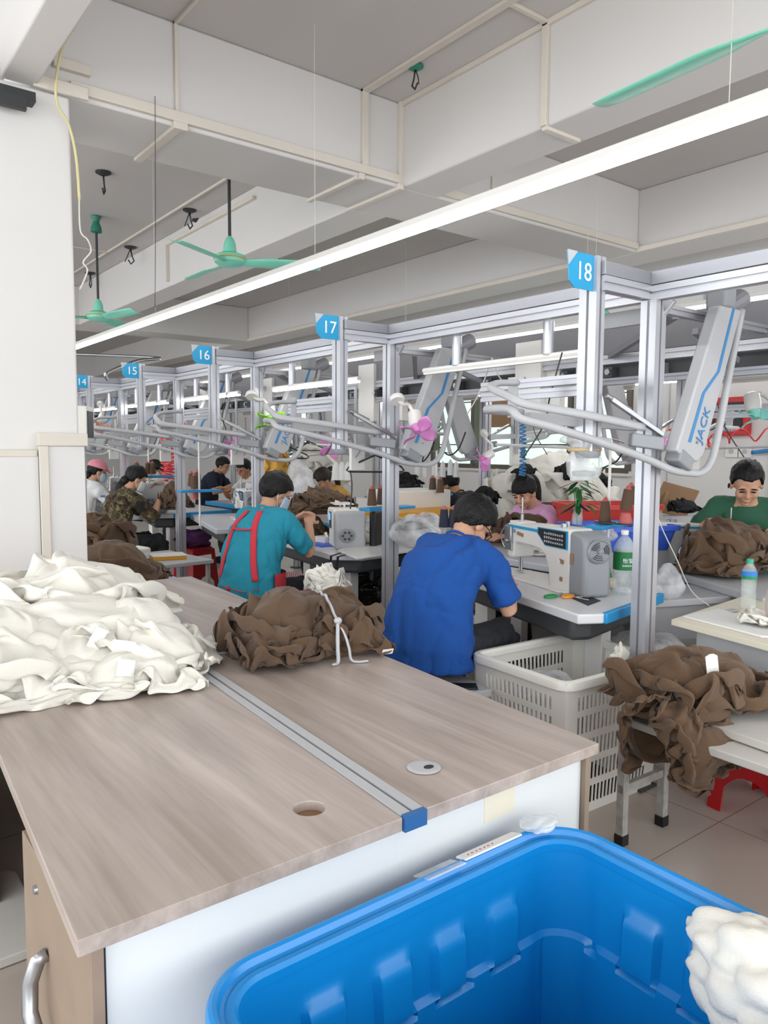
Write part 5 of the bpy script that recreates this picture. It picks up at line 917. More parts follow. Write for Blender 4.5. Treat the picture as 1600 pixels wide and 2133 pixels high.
-2,15,20,12,10,5,-5,8,29,19,16,27,25,24,17,8,3,9,1,2,5,5,22,38,36,7,12,-2,2,4,4,-1,-14,1,-1,9,-24,23,21,19,16,3,1,9,-8,6,23,6,20,26,22,16,15,7,7,12,4,2,15,1,
17,36,39,9,23,-2,-1,-8,2,14,2,-10,1,-10,-16,36,31,23,20,3,-1,1,-5,-2,16,2,17,23,17,17,12,5,11,13,7,4,12,2,18,25,39,33,12,15,6,-7,-7,4,17,-5,-3,-19,-9,45,33,26,7,10,11,1,
-6,-7,2,-1,30,9,15,13,7,6,13,13,7,11,11,23,-3,11,32,43,25,5,12,2,-4,6,21,1,-13,-14,-6,50,37,27,1,2,15,3,-8,-8,-8,11,29,25,9,-10,11,8,6,13,7,14,20,25,12,-10,9,46,32,17,
7,8,5,12,14,1,-11,-10,0,51,39,31,-3,-8,12,9,-11,-16,2,3,35,22,1,-7,11,9,13,5,13,16,21,25,22,-4,-22,33,35,20,25,19,5,17,1,-9,2,-5,2,48,38,25,12,-11,12,3,-7,-23,-8,11,36,11,
0,-10,14,17,21,6,21,15,20,20,20,9,-21,-6,33,23,29,29,21,6,-18,2,5,12,2,44,32,20,15,2,5,-5,-17,-24,-5,20,27,5,3,-4,21,18,10,22,26,18,11,21,26,12,-14,-13,7,26,26,31,24,9,-19,9,
18,11,-1,41,25,16,9,2,0,-13,-16,-21,-6,33,9,8,6,10,16,15,14,22,31,25,22,22,21,11,0,-11,-4,9,23,30,25,18,-9,5,16,9,-4,31,19,16,6,-3,-3,-17,-22,-20,1,29,4,13,23,7,14,21,21,17,
38,35,26,24,16,5,-5,11,0,-2,5,24,22,25,14,-4,9,8,-13,23,17,11,7,-5,-12,-20,-19,-25,6,26,3,28,25,14,11,24,23,12,37,41,39,28,13,14,-5,1,13,3,-6,-1,28,20,31,8,-8,10,-16,15,7,7,
7,-7,-8,-16,-26,-22,8,23,15,27,27,29,16,15,17,11,26,45,38,41,20,19,13,-6,-3,-1,-11,13,22,25,21,11,-1,6,-22,12,4,-3,5,-1,-10,-19,-17,-16,8,21,25,22,31,31,23,21,10,11,14,37,41,42,31,23,
26,9,-10,-9,-1,10,18,12,16,5,13,1,-30,14,10,-6,-8,-4,-7,-19,-12,-4,13,34,14,24,39,37,17,22,19,9,15,19,34,45,35,24,26,22,0,7,2,-26,0,13,32,8,-10,11,-29,13,13,-4,-9,-12,-9,-12,-8,5,
24,34,5,37,44,32,21,16,18,23,17,13,16,46,39,29,26,-6,-2,6,17,3,-24,-6,22,29,22,-4,-32,13,18,-3,-10,1,-14,3,7,-1,21,28,8,45,40,30,21,16,19,23,26,21,14,32,36,29,1,2,-8,7,20,12,
1,-23,-4,32,26,23,-10,2,15,5,-9,12,-9,-5,13,6,16,17,26,43,43,33,9,15,21,21,27,30,26,20,26,10,8,2,4,7,22,16,7,-24,-23,30,26,22,2,-10,6,14,-5,13,-10,2,8,6,21,13,36,38,37,36,
9,10,28,20,29,26,28,21,11,7,3,0,-2,6,21,36,26,-28,-33,26,31,9,9,-20,-3,9,7,2,-4,4,8,10,16,23,30,28,36,35,15,11,21,30,29,25,27,19,17,5,-8,-6,-1,4,20,37,45,-16,-32,12,25,19,
0,-9,-4,-10,1,6,4,8,15,8,14,23,15,23,31,30,25,18,17,23,37,34,25,20,14,-6,-4,-4,-6,3,21,39,51,9,-31,3,19,17,-22,12,12,-14,-11,4,7,16,17,12,4,10,19,12,20,26,23,25,17,32,45,36,
31,18,0,-5,-2,-2,-3,9,14,41,50,22,-24,2,7,4,-28,19,30,9,-7,0,4,2,20,18,4,-12,9,15,11,19,20,24,18,44,50,41,31,14,6,-2,-12,5,6,11,15,43,49,32,-26,-2,5,10,-8,10,27,20,13,3,
2,-10,18,8,15,3,-2,-5,11,18,9,20,25,43,50,42,32,22,10,2,-3,-3,10,8,27,45,50,19,-12,3,-2,12,14,-7,19,20,9,5,4,2,3,6,25,16,-9,-12,2,15,12,14,30,35,49,42,36,24,14,4,2,4,
9,17,27,43,37,15,-6,12,6,3,19,-8,1,17,12,-6,3,3,-2,3,25,20,6,-8,6,-8,9,11,28,40,41,43,34,27,19,5,3,16,20,22,31,28,39,7,-12,4,10,2,21,-9,-15,-5,21,3,-8,-1,6,-2,10,23,
13,3,9,0,1,3,18,41,40,39,33,29,20,9,15,26,24,25,34,21,25,9,-3,-7,3,12,21,-9,-18,-25,1,15,-2,-8,3,7,3,14,16,10,0,-2,3,7,19,39,40,36,33,29,20,13,17,31,31,32,35,19,6,15,
2,-2,-2,6,8,-4,-21,-21,-16,6,2,-4,-4,19,9,5,17,1,-11,6,1,14,22,33,40,35,34,27,17,15,20,32,36,36,29,30,-6,-3,6,5,5,1,-11,15,-29,-25,-21,9,6,-8,-2,20,12,7,21,-4,-17,-2,17,19,
20,29,35,36,35,22,12,16,26,29,35,35,35,23,19,-12,-2,4,7,9,84,9,7,-6,-2,7,13,23,4,-13,3,21,21,5,-10,-11,14,-26,-30,-23,-15,-5,-3,2,-5,-7,-20,31,29,30,13,-1,-18,-9,32,14,10,4,10,-5,
9,9,-6,0,15,8,10,5,-2,1,28,16,-12,-13,12,-19,-22,-16,-8,-5,-9,-4,-12,-12,-22,17,28,30,12,-8,-11,5,20,24,10,4,12,-10,2,4,11,2,12,15,11,5,-4,-7,10,26,-3,-11,4,-5,-17,-16,-8,-7,-8,-13,
-2,-18,-21,7,15,22,11,-2,5,11,2,24,14,9,12,-12,1,3,6,18,14,15,10,2,-6,-6,-3,16,9,3,0,-9,-4,-15,-14,-11,-9,-9,-1,-11,-27,-2,7,14,25,6,6,6,-4,9,8,12,17,-9,-5,-4,13,25,4,-3,
18,17,-4,-9,-3,-3,19,17,-24,-17,-17,-6,-16,-9,-11,-4,2,-9,10,-19,3,15,17,17,9,7,-7,-6,-1,11,-11,10,1,6,4,16,16,-3,-9,19,20,-1,-7,-3,17,-13,-20,-30,-18,-1,-16,-7,-11,-7,3,9,-15,18,-4,7,
16,19,11,11,-2,-13,-18,4,0,13,7,17,7,1,14,5,-4,-7,21,-1,-5,6,-1,-19,-28,-26,-10,-4,-10,2,-15,-16,7,6,1,20,1,12,11,8,11,11,8,-5,-22,-8,3,14,-3,15,10,10,4,8,-1,-2,6,-6,-24,15,
-11,-18,-25,-20,-5,14,-4,-6,-3,-25,0,14,20,15,1,8,12,2,-1,10,13,8,-16,-13,0,17,-1,14,2,4,5,-4,-1,5,-5,-4,-23,2,-12,-19,-17,-6,12,15,2,-10,-12,-18,0,22,27,-15,15,0,5,9,4,-1,12,14,
6,-17,-9,1,14,23,5,-7,-1,-1,-7,7,-4,-12,-14,-13,-15,-16,-7,14,13,3,11,3,-11,-21,0,26,20,-29,10,16,-3,-1,5,6,7,12,13,7,-12,-3,25,22,12,-9,-9,3,-6,-1,-7,-5,-27,-18,-14,-4,19,10,0,1,
9,14,4,-22,-10,16,31,-38,4,22,9,-4,-9,2,15,9,8,16,-11,13,4,23,17,3,-9,-4,0,-10,-10,-4,-29,-17,0,13,24,0,-3,2,-5,12,21,-12,-9,-5,35,-34,-11,19,11,8,-11,-18,15,19,10,12,-17,14,12,15,
11,10,5,-2,-8,-3,-15,-7,-13,-19,8,24,20,0,-3,4,-5,2,18,10,-4,-14,5,-23,-16,1,15,10,-5,-15,3,27,12,13,-3,3,12,9,7,15,7,-3,-1,1,-3,-23,2,-2,17,19,24,1,-8,0,4,3,7,16,0,-7,
-32,-3,-14,-26,6,11,0,-10,13,24,17,15,6,-3,-4,5,3,12,13,1,0,9,2,-27,-5,15,32,34,22,1,-2,-10,9,3,6,5,8,-14,-20,-19,-18,-34,-13,8,17,1,20,23,9,12,0,-4,-17,-3,2,7,14,4,5,9,
16,-32,-6,35,37,38,18,16,-2,-16,0,5,1,17,9,-14,-19,-27,-21,-34,-22,-5,18,24,16,16,4,9,-9,-6,-16,-9,-3,7,11,10,5,10,13,-32,23,49,28,35,1,1,16,-4,-12,8,24,12,4,-13,-22,-25,-28,-30,-31,-8,
21,29,18,14,-9,-5,-7,-8,-20,-11,-1,7,15,16,9,-8,4,4,32,41,21,25,-6,9,13,3,-9,7,22,11,16,-16,-28,-26,-22,-35,-32,-9,17,26,28,14,-12,-14,-3,-21,-11,0,4,3,9,13,18,-2,8,-10,43,24,21,27,
3,10,15,-8,-12,3,20,14,23,-10,-29,-31,-27,-26,-36,-14,23,23,16,18,-6,-20,-16,-13,8,6,8,2,0,7,-3,20,-7,-12,50,23,30,15,20,10,11,-15,-11,8,11,10,24,-4,-26,-29,-26,-28,-35,-17,22,25,-7,16,1,-14,
-5,13,-7,-1,5,11,-5,-15,9,16,-10,-1,51,33,24,25,14,8,13,-11,-18,8,15,11,7,3,-31,-23,-20,-26,-32,-26,3,24,8,9,-8,-12,18,13,-8,-11,-6,8,1,-20,2,17,-9,17,43,35,26,25,17,0,10,-6,-13,0,
21,-2,-2,4,-18,-22,-15,-20,-22,-23,-18,-11,31,32,-4,-16,16,10,-2,-10,-12,-10,0,-12,1,7,2,11,48,37,24,16,28,8,-7,8,-17,7,10,7,-19,-11,-5,5,-14,-28,-32,-10,-19,-29,7,34,31,15,2,15,4,-14,-13,-7,
-2,-3,-6,-1,0,19,52,31,15,27,25,14,1,-11,-7,5,14,-8,-6,-3,-3,-30,-17,-13,-25,-22,-3,-14,-16,16,18,12,7,17,7,-10,-14,-6,-1,-5,-4,-5,-5,29,47,17,23,31,24,20,-3,-13,-2,0,14,-12,0,-1,-17,-25,
-15,-8,-19,-29,-25,7,-19,-5,17,-1,-18,26,21,-7,-13,-4,-4,-8,1,-4,-3,38,36,13,17,26,35,22,-7,-18,13,1,2,-3,1,-25,-18,1,7,-4,-19,-32,-40,-16,-5,-20,-1,-4,-14,26,29,4,-12,-2,-7,-7,-3,6,6,37,
25,12,11,18,33,25,5,-22,11,12,3,-4,-19,-18,-19,21,-9,-13,-7,-11,-35,-25,-17,-28,-12,-11,11,7,25,19,-6,-9,-8,-8,9,3,21,21,9,24,7,8,25,21,24,-15,1,15,-3,-9,-22,-19,5,-2,-10,-13,-4,0,-14,-31,
-29,-35,-17,-6,-17,19,15,18,6,1,-8,-10,6,14,9,6,26,19,7,6,10,19,31,-18,11,5,-1,-14,-21,2,-4,-7,9,-12,-16,-3,-4,-38,-34,-28,-14,0,-21,15,22,16,5,6,6,2,-10,12,11,17,11,21,11,4,9,10,
30,-18,13,-3,-10,-5,2,-8,0,-2,-2,4,-26,-6,-5,-39,-30,-15,-12,-3,3,-2,16,20,10,3,5,6,-5,1,16,17,16,11,17,12,3,3,28,-7,0,18,-6,-12,12,-5,-15,-9,0,4,-21,7,-21,-36,-32,-12,7,-7,15,-2,
-7,6,13,11,1,-1,0,14,1,15,13,11,15,5,17,7,22,15,-4,16,-1,-6,3,1,-11,-18,-1,-5,-1,1,-17,-42,-32,-10,11,6,10,9,-13,-11,6,12,-5,-8,7,23,-3,2,7,9,14,12,17,15,12,27,11,9,0,-2,
6,-12,-3,-15,-15,0,5,1,-22,-30,-26,-7,9,10,-11,20,9,-18,-2,5,-4,-12,6,15,7,-15,-1,7,12,13,21,24,16,18,27,15,-3,9,-16,-6,-9,-20,-14,-6,10,5,-13,-19,-15,-10,7,-9,-4,18,6,-2,-5,7,3,-15,
7,5,7,-13,-15,3,0,16,20,26,26,13,28,21,18,-14,-20,-4,-25,-21,-4,-6,5,16,0,-16,-13,-4,-9,-3,-10,22,-2,2,1,11,4,-6,-4,13,9,-8,-28,-11,6,19,17,22,24,17,25,26,17,-15,-20,-18,-29,-13,-5,-5,
-4,18,12,1,-2,-6,-6,2,-5,20,-4,0,-3,14,2,2,8,9,7,8,-22,-19,1,7,17,15,22,24,24,28,5,-11,-10,-24,-23,-12,-5,-16,-20,14,19,6,2,-4,-4,5,6,7,-4,0,2,3,0,6,13,18,9,-5,5,-16,
-3,-9,3,13,22,28,30,24,13,-11,-17,-13,-10,-6,-7,-14,-29,-24,11,4,0,3,0,10]
bundle_steps = [-285,-15,0,21,23,18,21,8,1,15,11,19,31,11,9,3,15,31,29,10,24,21,25,14,4,7,17,2,22,41,32,27,3,2,11,5,10,-20,22,33,23,17,34,35,30,10,12,-3,7,-5,-9,7,7,-14,-6,7,20,21,20,14,
5,13,-1,17,14,3,11,27,20,23,36,33,21,22,16,1,5,11,5,15,30,36,30,20,4,6,10,1,23,-6,-1,24,30,18,29,36,30,20,18,-2,-9,4,-8,7,-10,2,-4,3,14,18,19,6,0,8,4,19,9,18,20,13,
13,32,32,37,23,21,9,3,0,14,10,23,38,32,22,11,2,8,10,2,22,15,-5,14,28,12,33,37,32,25,14,-5,-9,1,1,10,-17,11,5,7,12,16,14,-3,0,-2,15,16,28,27,8,-10,12,29,35,36,32,20,10,-1,
6,13,20,33,32,24,19,3,2,10,9,8,16,13,12,23,30,14,17,33,34,23,13,-5,-7,-3,12,20,9,-4,6,9,16,12,5,-5,4,6,30,25,22,10,-9,-4,25,29,20,29,26,22,12,8,4,19,26,35,33,24,15,0,
5,8,13,19,23,22,10,4,23,34,2,31,31,25,2,14,6,-10,-1,16,17,1,2,2,14,4,-8,1,-4,21,32,35,29,5,-12,-15,7,29,27,29,14,15,15,14,18,18,30,40,29,30,21,12,6,-2,7,21,28,15,7,6,
29,25,3,37,25,16,-3,20,9,7,-7,11,-19,20,15,4,0,-13,-10,5,11,16,39,36,25,15,-12,-19,-4,24,24,20,19,10,21,14,24,30,32,31,34,24,22,20,15,3,-7,27,16,8,11,21,17,25,18,32,17,13,0,7,
4,20,12,2,-27,22,20,10,8,-11,-10,-3,14,30,37,38,25,-5,2,-19,-8,26,16,16,12,17,23,22,25,24,26,35,35,30,27,13,10,8,9,22,15,18,15,15,14,27,24,29,1,12,2,0,1,24,13,8,-13,9,22,18,
16,-4,1,-13,15,32,38,37,24,-12,-2,-17,3,23,10,18,16,13,16,23,26,20,17,43,41,33,22,4,14,9,21,30,19,24,17,16,16,10,24,21,-6,13,14,-9,-6,25,19,14,-18,17,27,20,-8,-4,4,6,27,35,37,24,
23,-1,-14,-14,12,16,18,22,8,14,9,19,17,14,31,39,35,31,10,9,15,24,32,35,27,30,21,2,4,27,25,-7,9,12,11,10,-7,-4,16,13,-3,6,20,8,-5,3,19,23,28,34,24,22,16,12,-7,-10,-2,10,26,25,
19,10,10,12,3,18,29,37,28,24,4,19,35,33,26,32,33,34,27,2,7,23,19,2,-1,-1,13,11,17,-16,1,-2,-26,12,14,6,7,26,16,23,17,29,21,15,17,8,2,-1,-4,18,23,26,24,18,5,11,3,12,30,23,
24,21,13,31,37,35,31,29,33,34,23,17,9,24,7,-5,-14,-4,13,13,21,11,-5,-30,-24,9,20,22,7,30,23,10,18,18,33,18,1,5,4,5,4,17,21,27,25,9,16,15,15,10,26,20,30,-1,12,26,40,44,36,31,
35,38,28,16,14,4,-14,-7,-6,3,18,17,16,27,-10,-14,-21,14,27,16,8,20,21,23,29,17,13,28,15,4,-4,3,1,21,22,26,25,11,13,20,18,9,26,29,16,1,12,28,36,45,45,33,31,28,31,17,4,-10,-14,4,
-5,-3,22,27,21,22,6,-2,-6,24,19,1,-2,21,15,22,34,36,28,-3,18,15,-3,-2,4,26,28,31,16,6,20,23,16,15,25,31,3,4,20,26,35,42,45,41,28,16,13,18,-2,1,-10,8,6,6,0,23,28,35,21,-6,
18,21,-6,-2,-5,7,11,23,33,44,42,22,-14,8,8,9,8,19,29,24,10,22,19,24,29,22,16,14,2,21,21,26,32,39,45,36,27,27,7,-6,-4,4,9,4,17,12,-5,9,27,28,26,16,17,5,-4,-16,-7,0,13,25,
32,41,46,37,-13,-1,9,11,12,20,25,24,24,21,18,20,30,30,14,0,13,21,22,26,31,35,42,42,12,25,22,2,-16,0,13,15,7,17,2,-2,12,26,25,29,13,-22,5,7,-7,-11,-6,23,34,41,41,41,3,-5,18,5,
18,9,30,32,27,13,18,25,29,22,22,-2,16,18,23,25,31,34,38,36,4,23,25,19,-8,-3,9,19,8,1,18,-3,-3,15,27,25,1,-24,0,13,4,-5,-9,0,23,42,53,28,16,8,10,13,16,15,21,33,27,26,20,23,
25,24,18,1,14,18,22,24,28,31,42,26,10,29,15,12,13,3,5,11,16,-6,15,7,-2,-1,11,25,2,-24,1,7,2,4,-2,-3,19,20,55,29,19,26,14,4,13,25,17,33,33,26,23,24,24,21,16,9,13,12,19,24,
28,33,37,16,33,26,10,1,12,11,16,7,12,2,0,16,6,-2,-3,-1,5,-23,-8,4,-3,3,9,9,3,21,48,43,10,26,14,14,10,21,33,27,31,27,25,27,26,20,14,10,15,8,16,24,26,32,14,38,32,27,11,-2,
3,22,21,15,2,12,-3,1,16,9,-4,-17,1,-27,-10,-2,4,9,7,10,7,27,26,41,29,7,12,15,21,28,29,28,30,27,28,28,29,25,18,12,12,11,12,17,18,26,32,34,28,25,15,5,-1,5,28,27,3,7,6,2,
8,-4,2,4,-9,-29,-9,6,6,12,16,7,7,21,9,39,31,13,20,19,16,22,28,31,27,28,30,35,32,29,24,15,12,13,13,16,9,21,27,28,23,25,16,6,15,0,19,36,6,1,1,15,11,-2,-1,7,-17,-12,2,13,
6,-1,12,16,8,-4,11,34,29,23,20,18,20,16,28,29,29,28,33,36,37,36,30,23,11,17,4,8,16,13,23,19,23,27,19,9,7,12,10,39,19,7,-5,-2,21,14,1,-1,-7,-19,24,18,7,-5,10,15,8,6,-5,21,
21,21,20,20,23,23,29,27,27,25,34,42,40,38,38,27,16,11,12,10,9,7,10,15,27,27,24,18,10,2,5,33,41,11,3,-5,3,16,11,-10,-10,-14,13,22,15,14,3,18,16,-5,-14,19,22,18,14,18,21,23,29,27,
31,25,31,41,45,42,42,33,24,14,10,-2,4,16,7,1,30,29,24,16,24,6,-3,25,39,30,13,1,2,-12,3,5,-15,0,19,9,15,23,16,17,20,-18,-10,17,17,13,13,19,23,23,22,25,27,28,28,38,48,45,49,43,
27,13,12,4,-3,16,9,-7,26,28,27,9,19,27,2,7,25,31,8,5,9,11,-9,-5,9,0,14,11,5,23,29,17,17,-17,-7,14,11,9,17,20,24,19,27,24,26,22,27,33,41,47,51,46,37,16,5,9,9,6,13,-2,
18,28,25,4,20,26,10,-11,26,26,9,0,12,9,10,6,-11,6,12,16,8,18,27,24,19,-1,-6,4,8,10,16,20,22,23,28,24,24,22,22,25,34,47,47,47,39,27,12,2,8,9,11,16,11,26,16,-3,27,15,7,18,
20,-3,10,7,1,17,11,17,19,-17,7,12,7,26,27,24,8,17,19,1,3,8,14,18,25,22,26,26,25,18,21,22,23,40,46,45,42,29,12,10,5,10,14,13,19,30,2,-2,27,18,21,24,11,3,-16,-15,2,19,19,14,
-1,-14,-3,8,15,26,28,11,25,25,28,8,4,2,9,19,22,26,24,25,24,23,17,15,19,32,41,43,44,31,19,10,10,6,13,17,20,28,-9,2,26,16,23,20,9,0,-7,-16,10,2,15,24,13,-2,-5,4,0,21,15,24,
30,36,26,16,7,-1,6,15,23,18,29,24,32,19,13,14,14,28,37,38,40,35,25,17,8,9,9,17,17,18,6,-11,19,26,22,15,5,-1,-13,-5,15,-11,13,33,25,0,-11,0,-7,2,26,33,32,27,29,19,4,5,7,13,
17,25,14,39,34,20,8,14,15,23,30,32,39,36,27,16,12,11,5,19,12,4,8,-2,19,22,16,17,-1,0,6,2,0,14,-2,11,11,6,-8,-3,3,-7,21,30,27,33,27,14,7,9,11,15,9,17,32,29,31,22,15,14,
17,19,23,25,35,34,26,17,11,12,5,14,18,10,0,8,18,20,17,3,-2,8,4,16,9,13,9,7,-12,9,10,5,8,-1,-6,39,34,29,17,22,3,13,18,10,3,18,34,30,25,19,23,18,12,11,21,26,29,32,20,18,
16,7,6,7,16,19,16,12,13,21,2,-4,8,12,3,22,25,14,13,16,-4,2,-1,6,8,15,8,38,38,21,19,8,11,13,17,7,9,24,29,26,20,23,21,24,21,16,16,18,27,20,22,21,10,7,5,9,14,19,15,27,
23,14,-3,-12,13,5,15,19,26,28,21,15,-26,1,7,11,14,21,27,34,34,20,17,5,7,14,20,14,11,16,14,27,16,33,33,29,24,17,10,14,23,14,19,20,14,13,16,2,12,22,8,25,33,6,-21,10,6,12,16,18,
20,30,26,20,-20,12,17,16,17,25,28,34,24,26,10,14,-1,10,23,18,18,8,10,17,27,21,35,40,32,15,17,7,7,18,23,21,9,16,18,11,9,23,15,9,27,4,-23,14,16,12,14,25,20,23,22,20,-7,19,11,19,
19,26,31,36,27,20,19,16,8,11,22,15,10,11,12,12,15,28,27,41,37,23,15,5,19,16,11,16,18,11,14,14,10,16,21,0,24,2,-19,10,20,14,19,25,21,22,22,20,-1,19,11,14,23,26,32,37,31,21,18,19,
16,16,21,6,13,3,14,17,2,36,32,41,35,20,19,17,16,11,7,14,12,19,20,17,1,9,21,-3,21,-3,-16,6,21,18,20,30,22,17,25,20,1,19,13,10,21,24,32,38,33,24,17,17,20,24,7,16,10,13,4,8,
23,34,38,39,27,25,12,-7,17,20,16,14,13,23,24,14,8,6,-1,2,18,5,-8,-3,23,17,29,25,23,24,12,20,2,16,16,12,20,18,29,33,36,22,23,18,18,20,21,14,13,8,2,20,21,36,43,25,26,18,10,-14,
8,14,22,23,27,25,24,10,12,5,-6,-3,17,9,6,2,13,18,32,33,31,22,6,-2,4,17,16,8,17,22,21,29,31,17,28,19,24,19,26,17,11,17,9,9,21,41,41,31,10,15,-6,7,18,14,5,14,31,31,27,16,
4,0,-7,-3,18,17,-1,27,14,26,30,21,25,26,6,-7,14,6,15,16,14,10,23,23,28,24,16,21,21,34,29,22,13,19,7,13,26,32,33,18,13,5,8,8,21,11,2,23,14,33,28,17,2,-1,-7,0,22,9,16,28,
28,39,16,9,14,23,4,6,12,7,8,17,14,14,20,17,23,19,20,16,23,40,38,21,15,21,12,10,27,14,26,19,9,6,6,9,12,19,14,20,18,12,20,19,6,-4,1,18,23,0,35,22,38,29,5,10,16,13,15,-2,
7,18,6,6,23,13,15,18,12,12,15,31,22,43,40,28,17,24,0,12,12,21,20,13,4,7,6,5,21,22,22,20,4,13,13,7,9,12,10,20,20,24,25,36,26,8,16,9,-2,14,17,7,2,22,19,2,19,20,18,7,
5,9,18,28,34,43,38,27,19,21,2,9,19,19,-3,8,9,8,4,11,19,26,18,14,21,19,13,3,-9,8,17,27,30,9,32,35,33,2,9,13,-4,15,9,19,6,16,24,18,11,26,17,11,6,2,14,29,38,38,36,28,
23,18,9,9,24,7,-27,7,17,4,16,14,13,18,18,20,17,5,8,8,-2,-2,16,30,30,32,28,31,33,15,1,2,10,6,10,16,13,6,22,14,30,27,0,13,13,12,9,33,41,38,37,30,24,27,9,5,14,-4,-40,10,
9,10,11,23,19,16,10,20,-9,5,6,5,13,-3,22,32,28,36,36,26,24,21,17,-3,-1,8,16,17,4,13,9,21,30,16,8,6,13,17,24,35,42,41,38,33,24,27,18,3,2,-22,-27,-18,14,8,16,22,27,17,10,16,
3,-22,-5,5,11,11,23,29,39,36,36,29,22,13,13,7,8,12,16,13,-16,31,18,15,27,18,14,6,11,18,29,36,43,44,37,34,32,22,22,7,-8,-25,-35,-26,-1,14,15,25,27,14,18,14,15,-15,-20,-12,1,11,21,29,
37,43,43,39,15,14,9,12,16,17,17,20,-18,29,32,23,9,13,21,13,22,20,31,38,44,44,39,35,36,32,10,9,-2,-32,-39,-33,-14,4,18,30,26,17,17,18,8,4,-15,-18,-15,7,9,26,38,44,45,37,31,10,8,18,
20,22,23,18,165,25,38,30,8,2,3,-2,11,-15,-21,19,2,19,-10,-30,20,-11,7,10,10,0,1,-7,2,-5,10,-7,3,1,-6,1,-21,-19,-4,12,9,6,22,-1,-1,-2,7,-2,-3,-15,-12,-28,-33,-25,-24,-20,-8,30,30,33,
17,6,2,-13,-3,12,-22,-4,15,21,-4,-6,-1,5,-10,0,1,4,-3,10,0,-13,14,-10,6,-3,5,-5,-11,-10,-17,3,3,4,23,8,0,-6,11,-8,1,-12,-24,-31,-27,-24,-19,-26,1,25,26,29,18,12,3,-7,-18,2,13,-9,
13,3,-2,-2,-4,-7,21,2,-15,8,-2,3,8,-3,-5,-14,-1,10,14,-14,-4,-6,-15,-6,-7,0,19,12,8,-1,2,-6,-3,-10,-26,-25,-26,-29,-24,-18,13,9,26,27,17,7,-1,9,-17,-21,8,13,4,-4,-2,0,5,-16,31,14,
-4,-2,5,-9,5,-1,-22,-16,17,17,4,-7,-11,-8,-11,-11,-12,2,5,13,11,2,14,-1,-16,-1,-24,-27,-31,-31,-28,-15,-5,17,26,26,15,7,-13,13,-10,-23,-2,1,1,6,-1,-2,14,-9,7,25,11,-4,0,8,-9,-8,-15,1,
16,11,-7,-13,-12,-12,-10,-16,-9,10,13,29,-11,-3,5,-5,-12,5,-16,-26,-29,-29,-30,-24,26,-7,19,24,17,0,5,-9,-4,-9,-15,-2,0,16,-2,-4,12,-12,5,9,19,8,1,8,-8,-4,-1,-2,13,-8,-9,0,-17,-18,-14,-4,
-10,16,27,28,-13,-22,-15,-1,0,-10,-12,-19,-19,-23,-31,-28,6,-2,3,18,16,8,7,-13,-12,-4,-13,-7,13,6,8,-6,1,13,-15,3,5,18,1,10,-5,-8,6,7,0,-5,-11,-1,-6,-19,-20,-2,9,23,25,8,-29,-25,-20,5,
-10,-11,-10,-2,-13,-20,-26,-35,-7,3,5,14,10,2,3,0,-10,-12,-10,-7,12,14,-2,1,10,6,-14,-8,8,7,5,4,-2,11,14,-8,-10,-1,-8,-5,-4,-5,-14,-5,25,19,18,-13,-34,-21,-21,-9,-14,-9,-8,1,2,-8,-23,-34,
18,-5,6,-6,-6,2,8,4,-6,-15,-1,9,-3,15,-6,2,11,5,-18,-10,8,6,7,-6,8,21,10,-7,-2,-6,-20,-11,-7,6,-4,5,27,16,1,-17,-31,-24,-24,-21,-14,-12,0,2,6,-6,-6,-27,-4,17,-8,11,-12,-7,-18,2,
-6,8,-9,14,0,11,-10,6,6,-2,-11,-1,-6,10,10,9,8,18,-14,5,-4,-10,-9,-1,-17,-17,-3,10,29,16,3,-22,-30,-18,-25,-26,-17,-10,-6,6,6,10,0,-34,-10,20,17,0,-16,-29,-15,-8,15,15,3,-1,3,-2,-3,2,
13,-12,-9,-2,0,13,5,-3,19,3,-9,4,8,-8,-7,-9,-11,-16,-17,8,31,11,4,-18,-21,-20,-25,-27,-17,-13,-6,-5,9,7,17,-12,-11,29,26,-14,-31,-21,-17,10,20,26,2,-22,-7,1,1,2,10,-11,-2,-5,-1,13,0,-7,
14,-2,-8,31,-2,-12,-2,4,-8,-13,-24,-10,20,26,-14,2,-19,-19,-29,-24,-11,-12,-14,-14,-5,8,19,6,7,21,11,-24,-27,-15,-15,7,27,38,12,-14,-20,-12,1,5,-1,-7,1,-1,6,9,-8,-9,4,6,8,29,-10,-13,-4,1,
-5,-3,-8,-14,-10,20,14,-9,-15,-22,-26,-15,-7,-16,-11,-14,-22,-11,17,15,8,4,-7,-14,-30,-2,-12,-6,19,37,31,1,-13,-13,-6,2,-10,-10,7,11,15,-12,-4,2,-2,9,11,11,-13,-12,-9,-1,7,-8,-4,0,-24,10,8,-6,
-16,-12,-21,-5,-13,-14,-11,-19,-26,-24,6,27,-22,-2,-10,-6,-8,-14,-9,8,8,21,23,21,8,-4,-12,-8,-21,-8,7,7,17,14,0,-2,-12,-11,18,-3,-3,-10,-4,-2,0,1,-10,-2,-15,21,-23,-7,-12,-8,-16,-3,5,-20,-21,-22,
-28,-22,-3,21,-29,-2,-1,-12,-7,-9,8,2,11,16,14,19,17,5,-2,-15,-24,-2,2,2,10,-8,-2,1,5,-10,20,-1,-3,0,5,4,-4,-15,-11,-6,0,15,-21,-14,-13,-11,2,-9,2,-7,-31,-32,-31,-23,-11,13,-22,0,-3,-7,
-12,-9,-1,12,12,18,15,14,20,16,-7,-13,-15,5,-16,-1,-10,-11,-1,-3,12,6,24,-4,10,4,4,5,-9,-13,-12,-14,9,-1,-11,-8,-8,-14,8,-2,-14,-15,-26,-37,-34,-27,-12,3,-10,-6,0,-8,-14,-10,-6,10,17,24,11,10,
